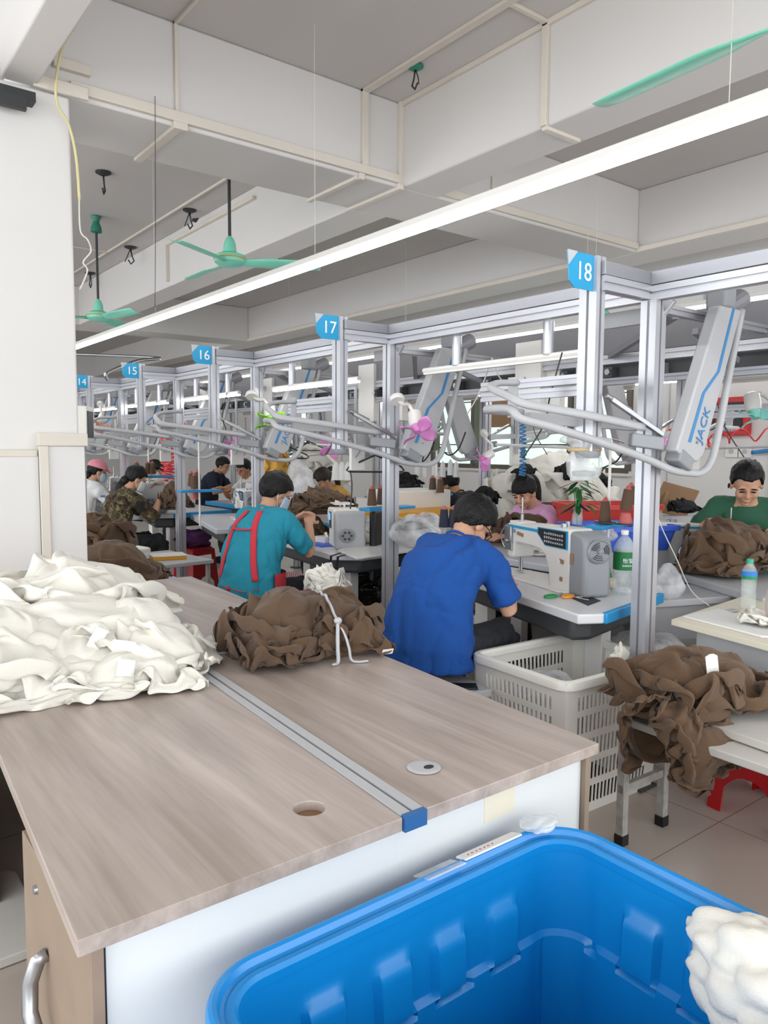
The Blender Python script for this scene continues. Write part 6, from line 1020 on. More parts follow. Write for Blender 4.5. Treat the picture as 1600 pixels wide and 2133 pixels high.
22,20,5,-20,-19,-2,-16,-12,-15,-1,-14,4,15,24,15,1,20,15,1,-10,-3,-8,-23,-6,-9,-2,-2,-1,-9,-12,-1,5,-12,-25,-23,-35,-37,-29,-16,-3,-14,-3,-3,-10,-12,-9,-4,0,25,22,9,19,15,12,5,-9,-27,-11,-9,-18,
-10,-12,-8,5,21,24,14,11,18,15,11,-4,-11,-17,-1,-20,-18,-11,-8,4,3,4,0,-13,-12,-32,-24,-27,-34,-27,-22,-13,-11,-4,-6,-15,-6,-4,-7,-3,18,35,1,16,23,4,-2,-4,-18,-24,-12,-16,-18,-11,-1,11,24,21,15,18,
21,4,13,3,-7,-12,-14,-17,-9,-14,-12,-5,5,8,13,-21,-20,-32,-30,-24,-29,-26,-17,-19,-2,-11,-4,-23,2,-12,-6,-3,20,28,8,9,18,7,-5,-9,-13,-21,-19,-21,-17,-8,5,17,25,19,21,15,18,-1,8,4,0,-9,-19,-4,
-16,-13,-2,-13,0,14,15,-12,-36,-28,-34,-28,-25,-20,-20,-8,0,-11,-11,-5,-20,-10,-4,-7,19,26,13,2,17,7,-4,-14,-22,-23,-22,-19,-14,2,10,21,27,24,14,12,10,10,-4,-5,-2,-1,-8,-1,-9,-11,-9,0,-7,4,17,-4,
-35,-37,-33,-29,-22,-20,-17,-15,5,-8,-24,-23,-15,-6,-6,-4,15,27,14,5,1,9,-8,-18,-23,-24,-19,-15,-2,7,11,22,28,24,16,10,4,7,2,-8,-9,3,2,-14,-13,-4,-2,2,0,-3,10,6,-34,-41,-36,-24,-22,-21,-19,-16,
1,-25,-24,-22,-18,-12,-7,1,17,23,18,4,-9,-2,-8,-16,-21,-22,-14,-8,1,9,15,25,29,24,12,11,-1,3,0,1,-5,-4,-5,-16,-9,-1,3,4,3,-4,4,13,-27,-41,-39,-31,-17,-20,-23,-18,-29,-4,-22,-24,-21,-13,-11,-5,
20,21,4,2,-4,-7,-8,-15,-18,-17,-8,-4,2,17,12,21,27,27,18,2,5,-3,0,0,-3,-3,-6,-22,-8,0,7,14,6,-9,-2,19,-21,-40,-41,-34,-30,-14,-16,-12,-32,5,-14,-16,-18,-1,-19,-12,13,3,-2,2,2,-5,-10,-13,
-15,-12,-5,2,-2,16,14,20,25,27,21,4,3,7,-8,-8,0,2,-10,-24,-8,-1,10,18,13,2,-15,11,-16,-32,-40,-37,-30,-14,-10,-14,-22,7,-6,-15,-8,7,-23,-17,-3,-10,-7,0,1,0,-5,-9,-7,-8,-8,2,10,7,18,17,
18,25,19,12,1,9,-3,-3,-9,-1,-11,-26,-11,2,9,21,21,8,-11,5,-20,-27,-44,-34,-30,-21,-8,-11,-4,-7,-6,-13,-3,7,-14,-25,-18,-10,-14,-2,0,3,2,-5,-1,-8,0,5,5,4,11,17,20,19,16,16,11,4,9,-2,
-11,-13,-14,-26,-14,2,9,23,22,11,1,-9,-15,-27,-31,-39,-32,-24,-13,3,-10,-5,-12,1,-15,8,-17,-25,-25,-10,-16,-9,0,7,7,-1,1,-7,7,8,2,4,3,17,18,11,20,18,11,5,8,5,-12,-16,-22,-19,-17,-2,12,22,
18,19,2,-2,-20,-21,-28,-37,-24,-14,-27,-13,-12,-2,-1,-10,-13,0,-18,-29,-8,-21,-15,-12,-5,3,9,11,4,-9,11,6,3,2,7,5,17,11,16,20,12,9,7,-4,-8,-15,-19,-24,-13,-5,14,16,17,14,9,5,-25,-31,-28,-16,
-22,-8,-7,-22,-17,-3,-9,-8,-2,-4,-15,-36,-16,-3,-10,-16,-1,-7,6,9,6,11,2,3,1,9,6,-2,13,9,16,19,15,13,0,-11,-7,-13,-23,-15,-12,-6,19,19,3,17,11,-5,-26,-23,-14,-14,-21,-12,-5,-5,-19,0,-8,-5,
-13,-10,-8,-29,-25,5,-11,2,-5,-6,-3,14,12,-3,-2,8,-1,8,4,3,7,10,14,21,12,9,2,-14,-14,-14,-12,-19,-10,4,21,22,5,8,3,-12,-14,8,-14,-24,-22,-15,-13,-6,-23,-2,-12,-5,-10,-7,-12,-21,-15,-7,-4,2,
12,-11,-7,9,7,-6,1,3,6,2,-1,6,10,8,15,22,12,3,-4,-15,-15,-13,-12,-10,-2,19,15,9,4,6,4,-3,1,6,-8,-20,-30,-19,-17,1,-22,-13,-11,-5,-2,-13,-4,-17,-8,-9,-5,8,8,5,-1,7,-2,-13,4,-10,
3,-3,7,1,8,10,18,24,8,-3,-4,-18,-18,-10,3,-4,-1,1,25,8,-4,13,5,14,14,-7,-14,-6,-26,-24,-15,-19,-32,-17,-9,-5,1,-5,-10,-12,11,-5,-6,3,-4,7,6,4,7,17,-3,-17,-23,12,-10,8,15,17,13,8,
2,-2,-2,-26,-4,3,-5,10,-5,11,-5,6,3,4,22,21,0,-3,-15,-4,-15,-27,-23,-16,-16,-7,-13,-8,-13,-11,-8,0,9,-4,5,2,4,0,-4,8,8,13,10,-3,-20,4,-9,7,11,5,1,3,5,18,-20,-6,0,-8,10,4,
5,10,-3,-19,-4,27,18,16,-4,3,-7,-18,-19,-23,-20,-20,-16,-5,-11,0,-9,-10,-7,-11,-8,4,4,10,15,-3,-7,7,9,7,4,0,13,-7,-14,-10,8,4,10,2,6,16,-11,6,-12,-14,-1,15,0,-4,6,-2,-9,16,23,11,
5,-7,-1,-18,-21,-21,-24,-18,-22,-2,11,0,6,-5,-15,-17,-26,-5,8,7,8,3,0,7,1,4,9,16,-2,7,-17,1,4,12,6,3,-7,14,0,-18,7,-5,0,-8,0,3,3,-9,-5,9,27,16,4,0,-16,-13,-24,-19,-17,-23,
-25,11,17,5,9,-2,-11,-16,-27,-23,7,5,10,6,7,-4,-5,6,11,4,15,-5,-8,-2,11,8,14,-1,7,-9,3,-13,-2,3,-3,-7,0,-2,3,-7,-7,10,25,20,0,-1,-14,-16,-23,-18,-15,-18,-20,18,17,10,6,2,3,-16,
-23,-28,-12,10,5,5,7,-1,0,-6,12,6,21,2,-10,-4,-6,9,12,12,17,-4,1,-3,-23,-4,7,3,-10,-9,-2,-9,-4,14,21,22,0,-3,-20,0,-15,-33,-18,-10,-12,20,16,12,12,-3,1,1,-17,-23,-24,-13,3,6,13,-5,
5,3,0,10,18,14,-3,0,-19,-12,21,16,16,-10,5,14,-24,-13,1,11,1,-12,-17,-14,-3,18,18,20,4,-9,0,-6,-15,-30,-27,-15,-13,23,20,16,9,1,3,-8,-4,-17,-17,-18,-3,4,-9,4,1,-3,5,17,19,6,-4,-8,
4,-1,-2,20,14,-14,0,11,1,-18,-4,8,1,-14,-15,-13,-4,20,14,18,2,3,-3,-8,-11,-24,-30,-20,-7,22,21,22,9,5,-5,-7,-5,-16,-4,-21,-9,5,-18,3,-4,-1,17,22,19,-1,-11,-22,14,-3,12,9,-3,11,-1,0,
5,-10,4,2,-11,-14,-4,-9,-2,9,14,7,4,7,-7,-11,-9,-12,-26,-19,-4,26,20,16,13,-3,1,-6,-2,-12,-13,-11,-17,12,-15,-7,-9,5,14,23,13,-4,-9,-20,17,6,-5,1,9,27,13,-20,-6,-4,-9,5,-2,-1,-10,-7,
11,-4,-5,5,9,6,-12,-12,-16,4,-9,-16,0,24,22,8,8,3,-9,-1,-4,1,-11,-16,-23,10,5,-13,-5,-7,21,23,-3,-4,-2,4,8,-16,-4,7,23,24,15,-1,-20,-19,-4,-10,-3,8,-10,-11,5,-8,-7,20,12,-6,-13,-13,
-3,12,-7,-14,7,14,15,20,0,-5,-15,1,11,-4,-11,-10,-29,4,14,2,-5,-15,23,5,4,-11,23,4,-8,-15,-8,17,10,19,20,9,-12,-23,-17,-2,-12,-4,-3,-12,7,5,-8,12,25,-13,-19,-6,13,9,4,-20,-8,21,17,9,
5,-10,-10,2,0,-6,-3,-7,-19,-1,2,4,5,0,9,-15,11,0,31,0,-24,-16,5,4,10,7,19,13,-1,-2,-9,-21,-12,-13,-13,1,7,-2,26,8,4,-14,-10,2,9,-1,-3,10,-13,22,21,3,3,0,4,-3,-9,-12,-9,-2,
-3,-13,4,1,6,13,-13,-4,7,18,18,7,-19,-24,-6,5,13,-6,11,14,1,-1,7,-8,-17,-20,-4,8,3,-13,32,27,-12,-25,-3,-1,0,8,-6,-1,8,0,26,-11,5,6,-1,-5,-2,-5,-15,0,6,-13,-2,7,4,11,-6,-12,
12,17,2,16,-1,-17,-21,-3,19,-8,-11,8,18,6,-2,10,-7,-13,-4,-3,-19,16,12,20,-5,-23,-9,-3,1,2,4,0,4,-5,5,13,3,-8,-11,-8,2,7,-3,-11,6,-2,-7,1,9,6,7,-7,-10,19,1,20,-1,-3,-14,-12,
3,-4,-6,-2,18,8,10,-4,2,12,-3,-14,-17,-2,6,16,-1,-3,-17,-5,-6,0,6,15,-11,-2,2,13,2,-11,2,-7,-3,-1,9,-3,-6,2,0,-4,3,6,6,4,-5,-6,2,14,14,-8,-9,-11,-5,2,5,-10,12,10,3,7,
4,1,-5,-14,-10,2,4,3,3,-1,-13,4,-7,-2,8,-1,11,-17,6,-5,8,-8,2,12,-4,-12,0,5,-1,-3,0,-2,-2,7,-3,3,14,-3,0,0,11,3,-5,-15,-8,18,-7,7,-10,5,-1,-2,-1,2,-1,-8,12,-5,4,-7,
6,-11,2,1,-4,9,-6,-2,61,-32,-9,4,8,3,4,7,-5,-17,-2,13,6,30,35,-5,-25,-2,4,26,-6,-10,2,-17,-17,-8,-20,-5,-3,5,-1,20,9,-2,12,-12,-4,-28,-7,3,18,-17,15,18,-2,-7,-19,-11,-2,18,-1,3,
-7,-18,-9,2,6,3,1,3,12,3,-1,-2,16,20,19,-26,-29,11,14,12,15,-7,-17,-19,-19,-10,-10,-5,12,-6,15,18,-15,-6,2,19,-3,-18,-14,-1,5,7,15,7,-24,-4,5,-13,-8,4,16,5,-7,-16,-1,2,9,2,5,9,
1,17,15,3,16,5,-4,-27,-18,-16,13,11,9,1,-14,-18,-11,-12,-16,13,0,16,15,4,-19,-13,-3,28,19,-26,-26,-6,10,25,10,-16,-23,6,10,-13,-7,-6,16,17,-4,-20,-3,1,17,3,11,19,13,7,19,23,13,-3,-16,-32,
-29,-26,-5,15,9,0,-6,-12,-13,-14,6,3,17,20,8,-14,-16,-12,-7,24,23,-15,-27,-14,8,34,-8,-24,-6,24,-7,6,-8,-7,-2,9,-21,-10,0,0,13,20,16,19,25,14,5,11,20,-18,-20,-21,-15,-15,-31,1,1,5,-4,-8,
-7,-5,10,16,16,15,3,-20,-16,-5,1,4,13,1,-15,-10,10,8,-21,-13,2,5,27,4,-7,-2,-2,-8,0,-9,-2,6,2,22,20,26,30,24,0,5,-6,-29,-18,-17,-15,-5,3,-11,-15,-4,0,-8,-5,14,18,8,21,12,-14,-26,
2,9,2,8,3,-3,-6,-7,8,-6,-35,0,-6,3,24,9,14,-10,2,-6,20,-9,-6,-8,12,19,20,24,24,32,9,-16,-24,-27,-22,-12,-8,-7,7,-1,-17,-11,0,-9,3,13,24,27,17,-22,-15,7,10,10,8,7,-4,-6,-7,-6,
-8,-9,-31,11,-22,0,22,14,10,4,2,2,-4,6,2,-7,16,17,14,24,22,16,1,-15,-21,-28,-21,-19,-6,-12,10,12,-15,-15,-3,1,4,21,28,24,-9,-18,-4,14,18,19,11,3,-7,-8,-11,-14,-8,-18,-17,0,-26,-7,22,19,
22,4,7,8,-4,18,6,4,5,23,21,21,9,12,-12,-20,-21,-20,-17,-19,-10,-18,16,13,5,-20,-9,1,9,20,32,-5,-12,-11,3,26,26,26,15,5,-11,-14,-19,-18,-10,-17,-11,-8,-22,-14,4,22,23,8,29,18,1,0,1,14,
30,26,14,13,5,-5,-6,-19,-23,-20,-8,-11,-16,-22,14,11,20,-4,-7,-8,9,17,5,-15,-7,4,23,25,23,16,4,4,-9,5,-23,-14,-12,-14,-6,-6,-12,-11,-15,6,23,25,16,17,-12,-7,9,33,31,15,8,9,-6,-3,-3,-15,
-21,-14,-14,-6,-22,0,9,8,14,10,-9,-12,18,16,-19,-10,19,-3,-4,19,7,18,28,8,-3,-3,-10,-17,-11,-2,0,-1,-5,-10,-13,-18,8,21,28,29,-1,-11,20,32,20,0,14,-1,4,-4,-9,-5,-12,-11,-12,-12,-17,-5,24,11,
11,7,-8,-7,18,-2,-6,2,-1,-19,-10,3,8,24,26,37,15,-7,-18,-19,-1,4,8,7,-4,-10,-12,-23,-26,29,20,28,5,-10,27,5,17,2,16,4,-14,-5,-9,-6,2,-7,-12,-9,-14,5,26,19,12,5,3,-4,8,-4,4,-1,
-9,-34,-21,13,-1,11,30,39,32,4,-11,-13,-3,4,4,-7,10,-2,-9,-20,-29,-9,21,30,-18,24,12,7,14,25,-2,-18,-17,-2,-17,-8,10,11,-6,-14,-13,16,26,22,13,16,4,-1,1,-2,4,-4,-27,-32,-20,6,9,3,11,38,
28,22,-8,1,-3,-14,6,-17,-4,4,7,5,-20,-23,10,18,1,18,7,24,30,14,-21,-22,-19,-2,-2,-4,4,7,1,-14,-2,19,27,23,26,18,7,-1,-3,-10,2,-13,-34,-29,-13,-1,5,5,11,20,16,15,10,-5,7,-18,-5,-12,
-1,-2,17,21,-13,-7,-14,16,1,13,20,14,25,14,-14,-20,-26,-14,8,10,9,1,2,1,1,21,27,26,23,11,7,1,0,-14,4,-26,-34,-20,-13,-5,-2,-2,-2,28,-1,0,9,9,2,-8,-7,-8,2,12,4,18,15,-17,-22,20,
5,19,17,13,9,13,6,-5,-27,-24,-7,13,18,7,-4,3,12,30,19,23,24,9,9,-12,0,-3,1,-35,-24,-19,-14,-5,-8,-8,3,3,-7,-11,2,7,3,0,2,2,9,9,15,4,17,-1,-20,2,12,9,12,18,3,1,8,14,
-7,-33,-32,21,29,12,1,2,16,36,22,15,22,18,-7,-7,-6,7,-14,-34,-18,-15,-14,-7,-13,-12,0,3,-28,-22,-8,4,8,13,14,6,11,13,11,7,1,11,-2,-20,14,5,12,-5,4,4,7,18,-5,-28,-23,17,35,7,7,17,
14,32,29,16,23,2,-2,-10,-5,0,-21,-28,-20,-11,-5,-10,-15,-13,6,-2,-27,-18,-17,-14,-5,14,18,19,13,7,15,14,-4,-9,2,-2,6,-2,12,-3,-6,-1,11,21,0,-34,-15,26,33,12,4,24,25,19,32,18,-3,4,10,-2,
-5,-12,-23,-21,-14,-17,4,-6,-15,-9,2,-22,-4,-11,-18,-18,-19,-7,15,19,23,9,11,11,4,-11,-14,10,-8,5,3,7,-11,0,3,22,3,-31,8,15,35,14,7,20,31,26,2,21,-3,7,7,6,-2,-17,-14,-20,-10,-21,-11,-3,
9,-5,-24,0,-2,-9,-17,-23,-27,-21,-1,28,20,27,0,3,-1,-5,-5,-15,-12,6,7,17,7,3,0,-9,0,-9,18,13,25,22,18,18,16,8,13,16,-3,2,4,12,1,-6,-17,-20,-12,-4,-13,-3,-15,-2,8,1,-6,-11,-17,-28,
-30,-34,-12,25,29,21,5,-2,-6,-13,-6,6,-13,14,12,12,17,13,1,-17,-8,9,20,15,14,16,10,15,17,18,14,7,13,4,-6,0,0,-6,-3,-17,-17,-4,5,-6,-8,1,10,-8,-15,-6,-18,-29,-31,-39,-23,12,33,21,6,-4,
-7,-13,-5,10,-8,15,10,12,18,15,7,-12,-14,21,27,19,7,6,5,14,13,22,13,15,9,1,4,1,2,-8,-17,-10,-17,-4,10,12,-7,-3,6,-15,-16,-5,-16,-28,-35,-36,-36,0,28,24,5,-7,-13,3,-6,8,-2,13,5,10,
13,15,9,-3,9,18,11,21,18,5,9,6,5,9,9,15,13,2,3,6,7,-6,-10,-16,0,-6,-2,7,9,-5,-17,-1,-6,-11,-13,-23,-34,-40,-37,-1,3,18,10,-9,-9,2,-2,9,7,21,5,3,-3,5,5,12,13,21,8,17,
6,9,10,9,10,9,9,12,9,7,6,4,8,0,-12,-13,7,0,-9,-4,10,9,-20,-11,-9,-5,-11,-24,-27,-37,-36,-18,1,-1,11,7,-7,-7,7,7,19,29,2,-21,-15,-4,8,13,22,13,15,12,10,2,4,11,10,13,17,18,
17,9,10,6,-2,-12,-5,-11,4,9,-8,-9,8,14,-23,-11,-17,-10,0,-24,-28,-28,-27,-22,-6,5,-2,-9,-10,2,12,10,13,23,0,-12,-28,-11,-1,18,22,14,13,15,11,8,-2,5,9,16,13,17,21,20,9,4,-9,-9,-3,-3,
-4,13,7,-7,-2,7,-12,-23,-21,-13,3,-23,-25,-18,-22,-26,-18,-11,14,3,-1,-5,-1,19,-8,22,-4,-1,-11,-27,2,0,23,26,6,14,14,7,1,7,5,16,11,16,22,18,15,-5,-4,3,-12,-7,9,5,13,-6,-7,1,1,-27,
-30,-12,0,-24,-19,-11,-9,-22,-19,-7,-16,2,18,-16,-4,13,-12,8,8,0,-6,-8,-11,3,21,6,11,11,14,12,5,1,12,18,14,18,19,14,8,6,-9,4,-2,-14,7,14,10,-4,-13,0,-9,-19,-23,-8,-19,-18,-19,-2,5,-16,
-12,-16,-16,2,-10,4,-5,7,-15,9,9,12,5,-6,-1,-13,20,-21,8,15,15,11,9,12,15,10,22,23,15,3,5,9,1,10,-8,-7,-6,10,7,9,-9,-18,0,-23,-24,-10,-19,-13,-8,-15,-12,-12,8,3,4,-10,-7,-22,-3,2,
18,-14,3,15,6,-3,20,-6,-9,-5,-14,10,13,8,15,11,17,27,21,19,11,2,9,-3,13,5,3,-10,0,0,-9,5,8,-12,-18,-10,-21,-21,-20,-9,-14,-19,4,-17,-2,19,14,-3,3,-25,-28,-4,-8,-7,-2,11,5,20,12,7,
-11,-25,4,-9,3,10,13,20,27,16,29,10,9,8,15,4,-5,8,1,-12,-3,7,10,-13,-4,0,-17,-14,-18,-17,-23,-19,-18,-1,-12,-8,22,18,14,0,5,-23,-28,-13,-11,7,4,12,12,16,19,2,-19,-18,-13,-8,-9,9,15,19,
24,21,23,21,12,10,1,7,2,6,3,-2,-3,11,2,-8,-10,-12,-15,-17,-15,-20,-16,-14,-25,2,-6,18,14,10,5,10,4,-17,-30,-35,5,5,9,15,12,16,28,-7,-7,-18,-17,-11,-16,0,6,19,18,22,18,17,10,13,-1,2,
5,7,9,12,18,2,-20,-6,-18,-15,-21,-9,-16,-15,-13,-14,13,-23,14,13,17,10,-4,12,7,-20,-28,-33,25,11,9,10,0,2,23,16,-7,-24,-10,-13,-4,0,0,19,8,-5,3,23,2,13,0,3,3,10,20,22,14,-10,-12,-12,
-14,-18,-23,-19,-7,-8,-21,-4,23,6,5,14,6,7,9,2,5,-15,-29,-30,0,19,4,-2,-2,-1,19,20,12,-20,-11,0,6,0,-1,-5,-9,-13,17,12,-5,3,3,8,2,11,20,20,10,-8,1,-9,-23,-21,-18,-19,-11,10,-22,-16,
18,38,3,15,13,-5,14,4,-17,-13,-18,-22,-10,14,-5,-3,5,9,11,18,13,3,-8,-3,10,-13,-10,-12,5,-11,10,-4,12,-21,4,3,5,11,17,19,12,-1,8,-7,-27,-22,-14,-12,-8,9,-1,-31,19,42,11,15,13,5,-2,10,
-21,-25,-24,-4,-9,3,-5,3,0,4,15,19,12,12,1,0,10,1,-9,-15,-12,-1,4,-5,-2,-2,-21,-8,3,12,10,19,16,13,7,-9,-20,-27,-14,5,10,8,-11,-31,16,41,20,16,2,18,-7,-3,-18,-27,-17,-12,-5,-3,8,13,
-8,-12,8,20,15,13,13,3,-2,11,-5,-15,-3,-12,-1,12,11,-9,-27,-20,-8,7,-3,12,14,23,8,-6,-16,-20,-12,12,9,6,-9,-29,17,39,29,17,0,2,-6,-14,-21,-12,-8,3,11,-7,3,15,0,-14,-12,13,17,18,9,11,
8,1,-14,-7,12,-3,-13,22,7,-2,-25,-21,-8,2,6,8,13,-1,-8,-9,-9,1,-8,5,4,4,-5,-20,19,37,30,20,-15,-8,-16,-20,-14,-6,9,5,-6,-3,-1,12,10,-4,-11,-6,4,19,11,6,9,2,0,12,10,-11,-15,9,
5,1,-12,-29,13,8,19,6,12,-18,-20,-20,-18,6,13,-5,-5,-1,8,-3,15,32,31,25,-30,-31,-23,-13,-4,-2,6,6,2,-6,-7,5,14,12,-12,-1,-4,-2,4,12,6,8,9,9,17,-8,-16,-8,1,1,-12,-12,28,23,17,16,
-6,-9,-21,-34,-19,-14,7,5,1,-9,21,7,14,29,36,10,-41,-25,-23,-20,-13,2,6,8,1,7,-6,-11,4,18,4,-3,8,-5,-17,-7,9,9,6,14,19,16,-17,-11,-15,-2,-22,28,30,25,21,11,4,-5,-26,-27,-33,-14,-10,-13,
9,15,9,10,10,35,36,-23,-26,-18,-31,-17,-11,4,5,-6,-13,13,14,-11,3,4,-1,16,7,-6,-7,-18,-8,2,8,12,18,17,1,-2,-14,-30,1,39,34,21,20,10,7,2,-19,-32,-30,-24,-24,-14,13,15,13,-1,12,34,14,-32,
-19,-11,-28,-7,3,-2,4,2,12,-10,20,8,5,2,-4,-5,2,-6,7,-4,-9,-15,-3,18,20,9,4,13,-18,-24,12,38,35,22,17,8,7,8,-7,-25,-32,-28,-30,-24,4,15,21,9,-19,28,3,-22,-23,-1,-6,-1,-3,-6,-3,2,
14,-11,2,27,7,-1,-1,-5,-7,-10,5,10,-13,-16,-10,13,12,-2,12,15,3,-17,11,36,24,19,20,17,13,2,0,-20,-26,-27,-32,-17,-3,10,2,-15,-9,26,-2,-23,-23,2,18,6,3,-5,-11,-12,-9,4,7,15,21,3,0,-6,
-10,-9,-7,15,-16,-21,-7,11,0,-6,21,22,2,-1,11,31,22,15,12,15,16,8,-1,-2,-25,-35,-23,-16,0,-8,-21,-10,-20,17,1,-7,-22,1,25,19,8,1,-17,-17,18,-27,9,24,13,5,14,4,-4,-13,-13,-5,1,-24,-19,7,
3,0,24,22,8,7,-1,21,34,16,12,9,-3,8,3,1,-17,-29,-30,-12,-7,-18,-22,-9,-6,4,-2,12,-29,5,25,22,12,10,-10,-20,20,-32,-9,6,11,10,15,7,12,6,-13,-17,-5,-17,-14,-8,12,10,16,18,17,8,-6,8,
21,27,21,14,-5,-18,-4,-6,-12,-15,-16,-18,-18,-14,-21,-19,5,3,-3,19,-14,5,14,3,9,15,10,-7,-13,2,-26,-6,10,7,1,0,13,23,16,-11,-18,-13,-9,-3,5,20,9,12,14,14,-6,-13,21,20,30,24,-11,-28,-16,-14,
-10,-13,-12,-12,-16,-17,-17,-1,2,-12,8,5,11,-2,7,-7,4,7,9,6,-2,-5,1,-17,-10,0,-9,1,12,24,29,25,-16,-16,-10,-1,1,11,23,7,4,14,1,-16,-5,33,33,22,-22,-27,-19,-6,-23,-18,-11,-8,-10,-14,-10,21,
-4,-17,-11,25,-6,7,-18,-5,-1,2,8,5]
def sheet_points(steps, n, K):
    a = np.array(steps, dtype=float).reshape(K, 3, n, n)*.001; P = []; fs = []
    for q in range(K):
        D = a[q].transpose(1, 2, 0).copy(); D[:, 0] = np.cumsum(D[:, 0], 0); P.append(np.cumsum(D, 1).reshape(-1, 3)); o = q*n*n
        fs += [(o+j*n+i, o+j*n+i+1, o+(j+1)*n+i+1, o+(j+1)*n+i) for j in range(n-1) for i in range(n-1)]
    P = np.concatenate(P); P[:, :2] -= P[:, :2].mean(0); return P, fs
CL = dict(mound=sheet_points(mound_steps, 38, 2), bundle=sheet_points(bundle_steps, 52, 1))
def lay(mb, nm, off=(0, 0, 0), rz=0, s=(1, 1, 1), tilt=(0, 0), cinch=None, bend=None, noise=0, seed=0, rise=None):
    """one crumpled knit sheet, turned, squeezed and placed"""
    P, fs = CL[nm]; P = P.copy()*np.array(s)
    if noise: P += noise*vn3(P*7+seed, seed)
    if cinch:      # pull together round a tie at x = c
        c, w, k = cinch; q = 1-k*np.exp(-((P[:, 0]-c)/w)**2); P[:, 1] *= q; P[:, 2] *= 1-(1-q)*.25
    if rise: P[:, 2] += rise*np.maximum(0, 1-(P[:, 0]/.4)**2-(P[:, 1]/.3)**2)
    if bend: P[:, 2] -= bend[1]*np.maximum(0, P[:, 0]-bend[0])**1.35*4; 
    R = np.array(Matrix.Rotation(rz, 3, 'Z') @ Matrix.Rotation(tilt[0], 3, 'X') @ Matrix.Rotation(tilt[1], 3, 'Y')); P = P@R.T+np.array(off)
    o = len(mb.v); mb.v += [tuple(p) for p in P]; mb.f += [tuple(i+o for i in f) for f in fs]; mb.m += [0]*len(fs)
def subd(o, lv=1, th=0):
    w = o.modifiers.new('soften', 'SMOOTH'); w.factor = .5; w.iterations = 2
    if th: s = o.modifiers.new('solid', 'SOLIDIFY'); s.thickness = th; s.offset = -1
    q = o.modifiers.new('sub', 'SUBSURF'); q.levels = q.render_levels = lv; return o
# ================================================================ CLOTH
def heap_mesh(size, seed, amp=.06, f=5.0, stretch=(1, 1, 1), nu=200, nv=80, lob=.18, sharp=1.0, low=.0, rot=0, sq=2.3):
    """a crumpled heap: dome with long warped folds; local coordinates, base at z=0"""
    rs = np.random.RandomState(seed); U = np.linspace(0, 2*PI, nu, endpoint=False); V = np.linspace(0, 1, nv)
    u, v = np.meshgrid(U, V); u = u.ravel(); v = v.ravel()
    e = v*PI/2; cz = np.sin(e)**.8; cr = np.cos(e)**(2/sq)
    lobe = 1+lob*vnoise(np.stack([np.cos(u)*1.7+seed, np.sin(u)*1.7, v*0], 1), seed)
    P = np.stack([cr*np.cos(u)*size[0]*lobe, cr*np.sin(u)*size[1]*lobe, cz*size[2]], 1)
    Nn = np.stack([cr*np.cos(u)/size[0], cr*np.sin(u)/size[1], cz/size[2]*.8+.05], 1); Nn /= np.linalg.norm(Nn, axis=1)[:, None]
    A = P*f; W = A+.9*vn3(A*.45, seed+1)
    R = np.array(Matrix.Rotation(rot, 3, 'Z')); Q = (W@R.T)/np.array(stretch)
    b1 = np.abs(vnoise(Q, seed+2))*1.9; b2 = np.abs(vnoise(Q*2.1+3*vn3(Q*.7, seed+7)*.35, seed+3))*1.9; b3 = np.abs(vnoise(Q*4.3+9, seed+4))*1.9
    big = vnoise(P*f*.35+seed, seed+6)
    d = amp*(1.2*big+1.15*np.minimum(b1, .9)**sharp+.5*b2+.2*b3-.75)
    fade = np.clip(v*nv/3, .25, 1)
    P2 = P+Nn*d[:, None]; P2 += amp*.8*vn3(P*f*.8+40, seed+9)*fade[:, None]*np.array([1, 1, .4])
    P2[:, 2] = np.maximum(P2[:, 2], low+0*u); P2[v == 0, 2] = low
    fs = []
    for j in range(nv-1):
        fs += [(j*nu+i, j*nu+(i+1) % nu, (j+1)*nu+(i+1) % nu, (j+1)*nu+i) for i in range(nu)]
    return P2, fs
def skirt_mesh(r0, r1, h, seed, ruf=.03, k=7, nu=220, nv=26, lob=.2, sx=1, sy=1, drop=1.6):
    """one garment layer spread over the heap, hem ruffled"""
    u, v = np.meshgrid(np.linspace(0, 2*PI, nu, endpoint=False), np.linspace(0, 1, nv)); u = u.ravel(); v = v.ravel()
    cx = np.stack([np.cos(u)*k/3+seed, np.sin(u)*k/3, 0*u+v*.8], 1)
    lobe = 1+lob*vnoise(np.stack([np.cos(u)*1.3+seed, np.sin(u)*1.3, 0*u], 1), seed+1)*v
    w = vnoise(cx, seed)+.5*vnoise(cx*2.2, seed+3); w2 = np.abs(vnoise(cx*1.6, seed+5))*2-.5
    R = (r0+(r1-r0)*v**.9)*lobe+ruf*1.2*w2*v
    z = h*(1-v**drop)+ruf*w*(.3+v)*1.1; t_ = u+ruf*2.2*v*vnoise(cx*1.1+5, seed+8)/max(.05, r1)
    P = np.stack([R*np.cos(t_)*sx, R*np.sin(t_)*sy, np.maximum(z, .002+.004*np.abs(w))], 1)
    fs = [(j*nu+i, (j+1)*nu+i, (j+1)*nu+(i+1) % nu, j*nu+(i+1) % nu) for j in range(nv-1) for i in range(nu)]
    return P, fs
def add_np(mb, P, fs, off=(0, 0, 0), rz=0, tilt=None, mi=0):
    R = np.array(Matrix.Rotation(rz, 3, 'Z'));  P = P@R.T
    if tilt: P = P@np.array(Matrix.Rotation(tilt[0], 3, 'X')).T@np.array(Matrix.Rotation(tilt[1], 3, 'Y')).T
    P = P+np.array(off); o = len(mb.v); mb.v += [tuple(p) for p in P]; mb.f += [tuple(i+o for i in f) for f in fs]; mb.m += [mi]*len(fs)
def heap(name, loc, size, m, label, cat, seed=1, group=None, **k):
    mb = MB(); P, f = heap_mesh(size, seed, **k); add_np(mb, P, f)
    return tag(mb.build(name, m, smooth=True, loc=loc), label, cat, group)
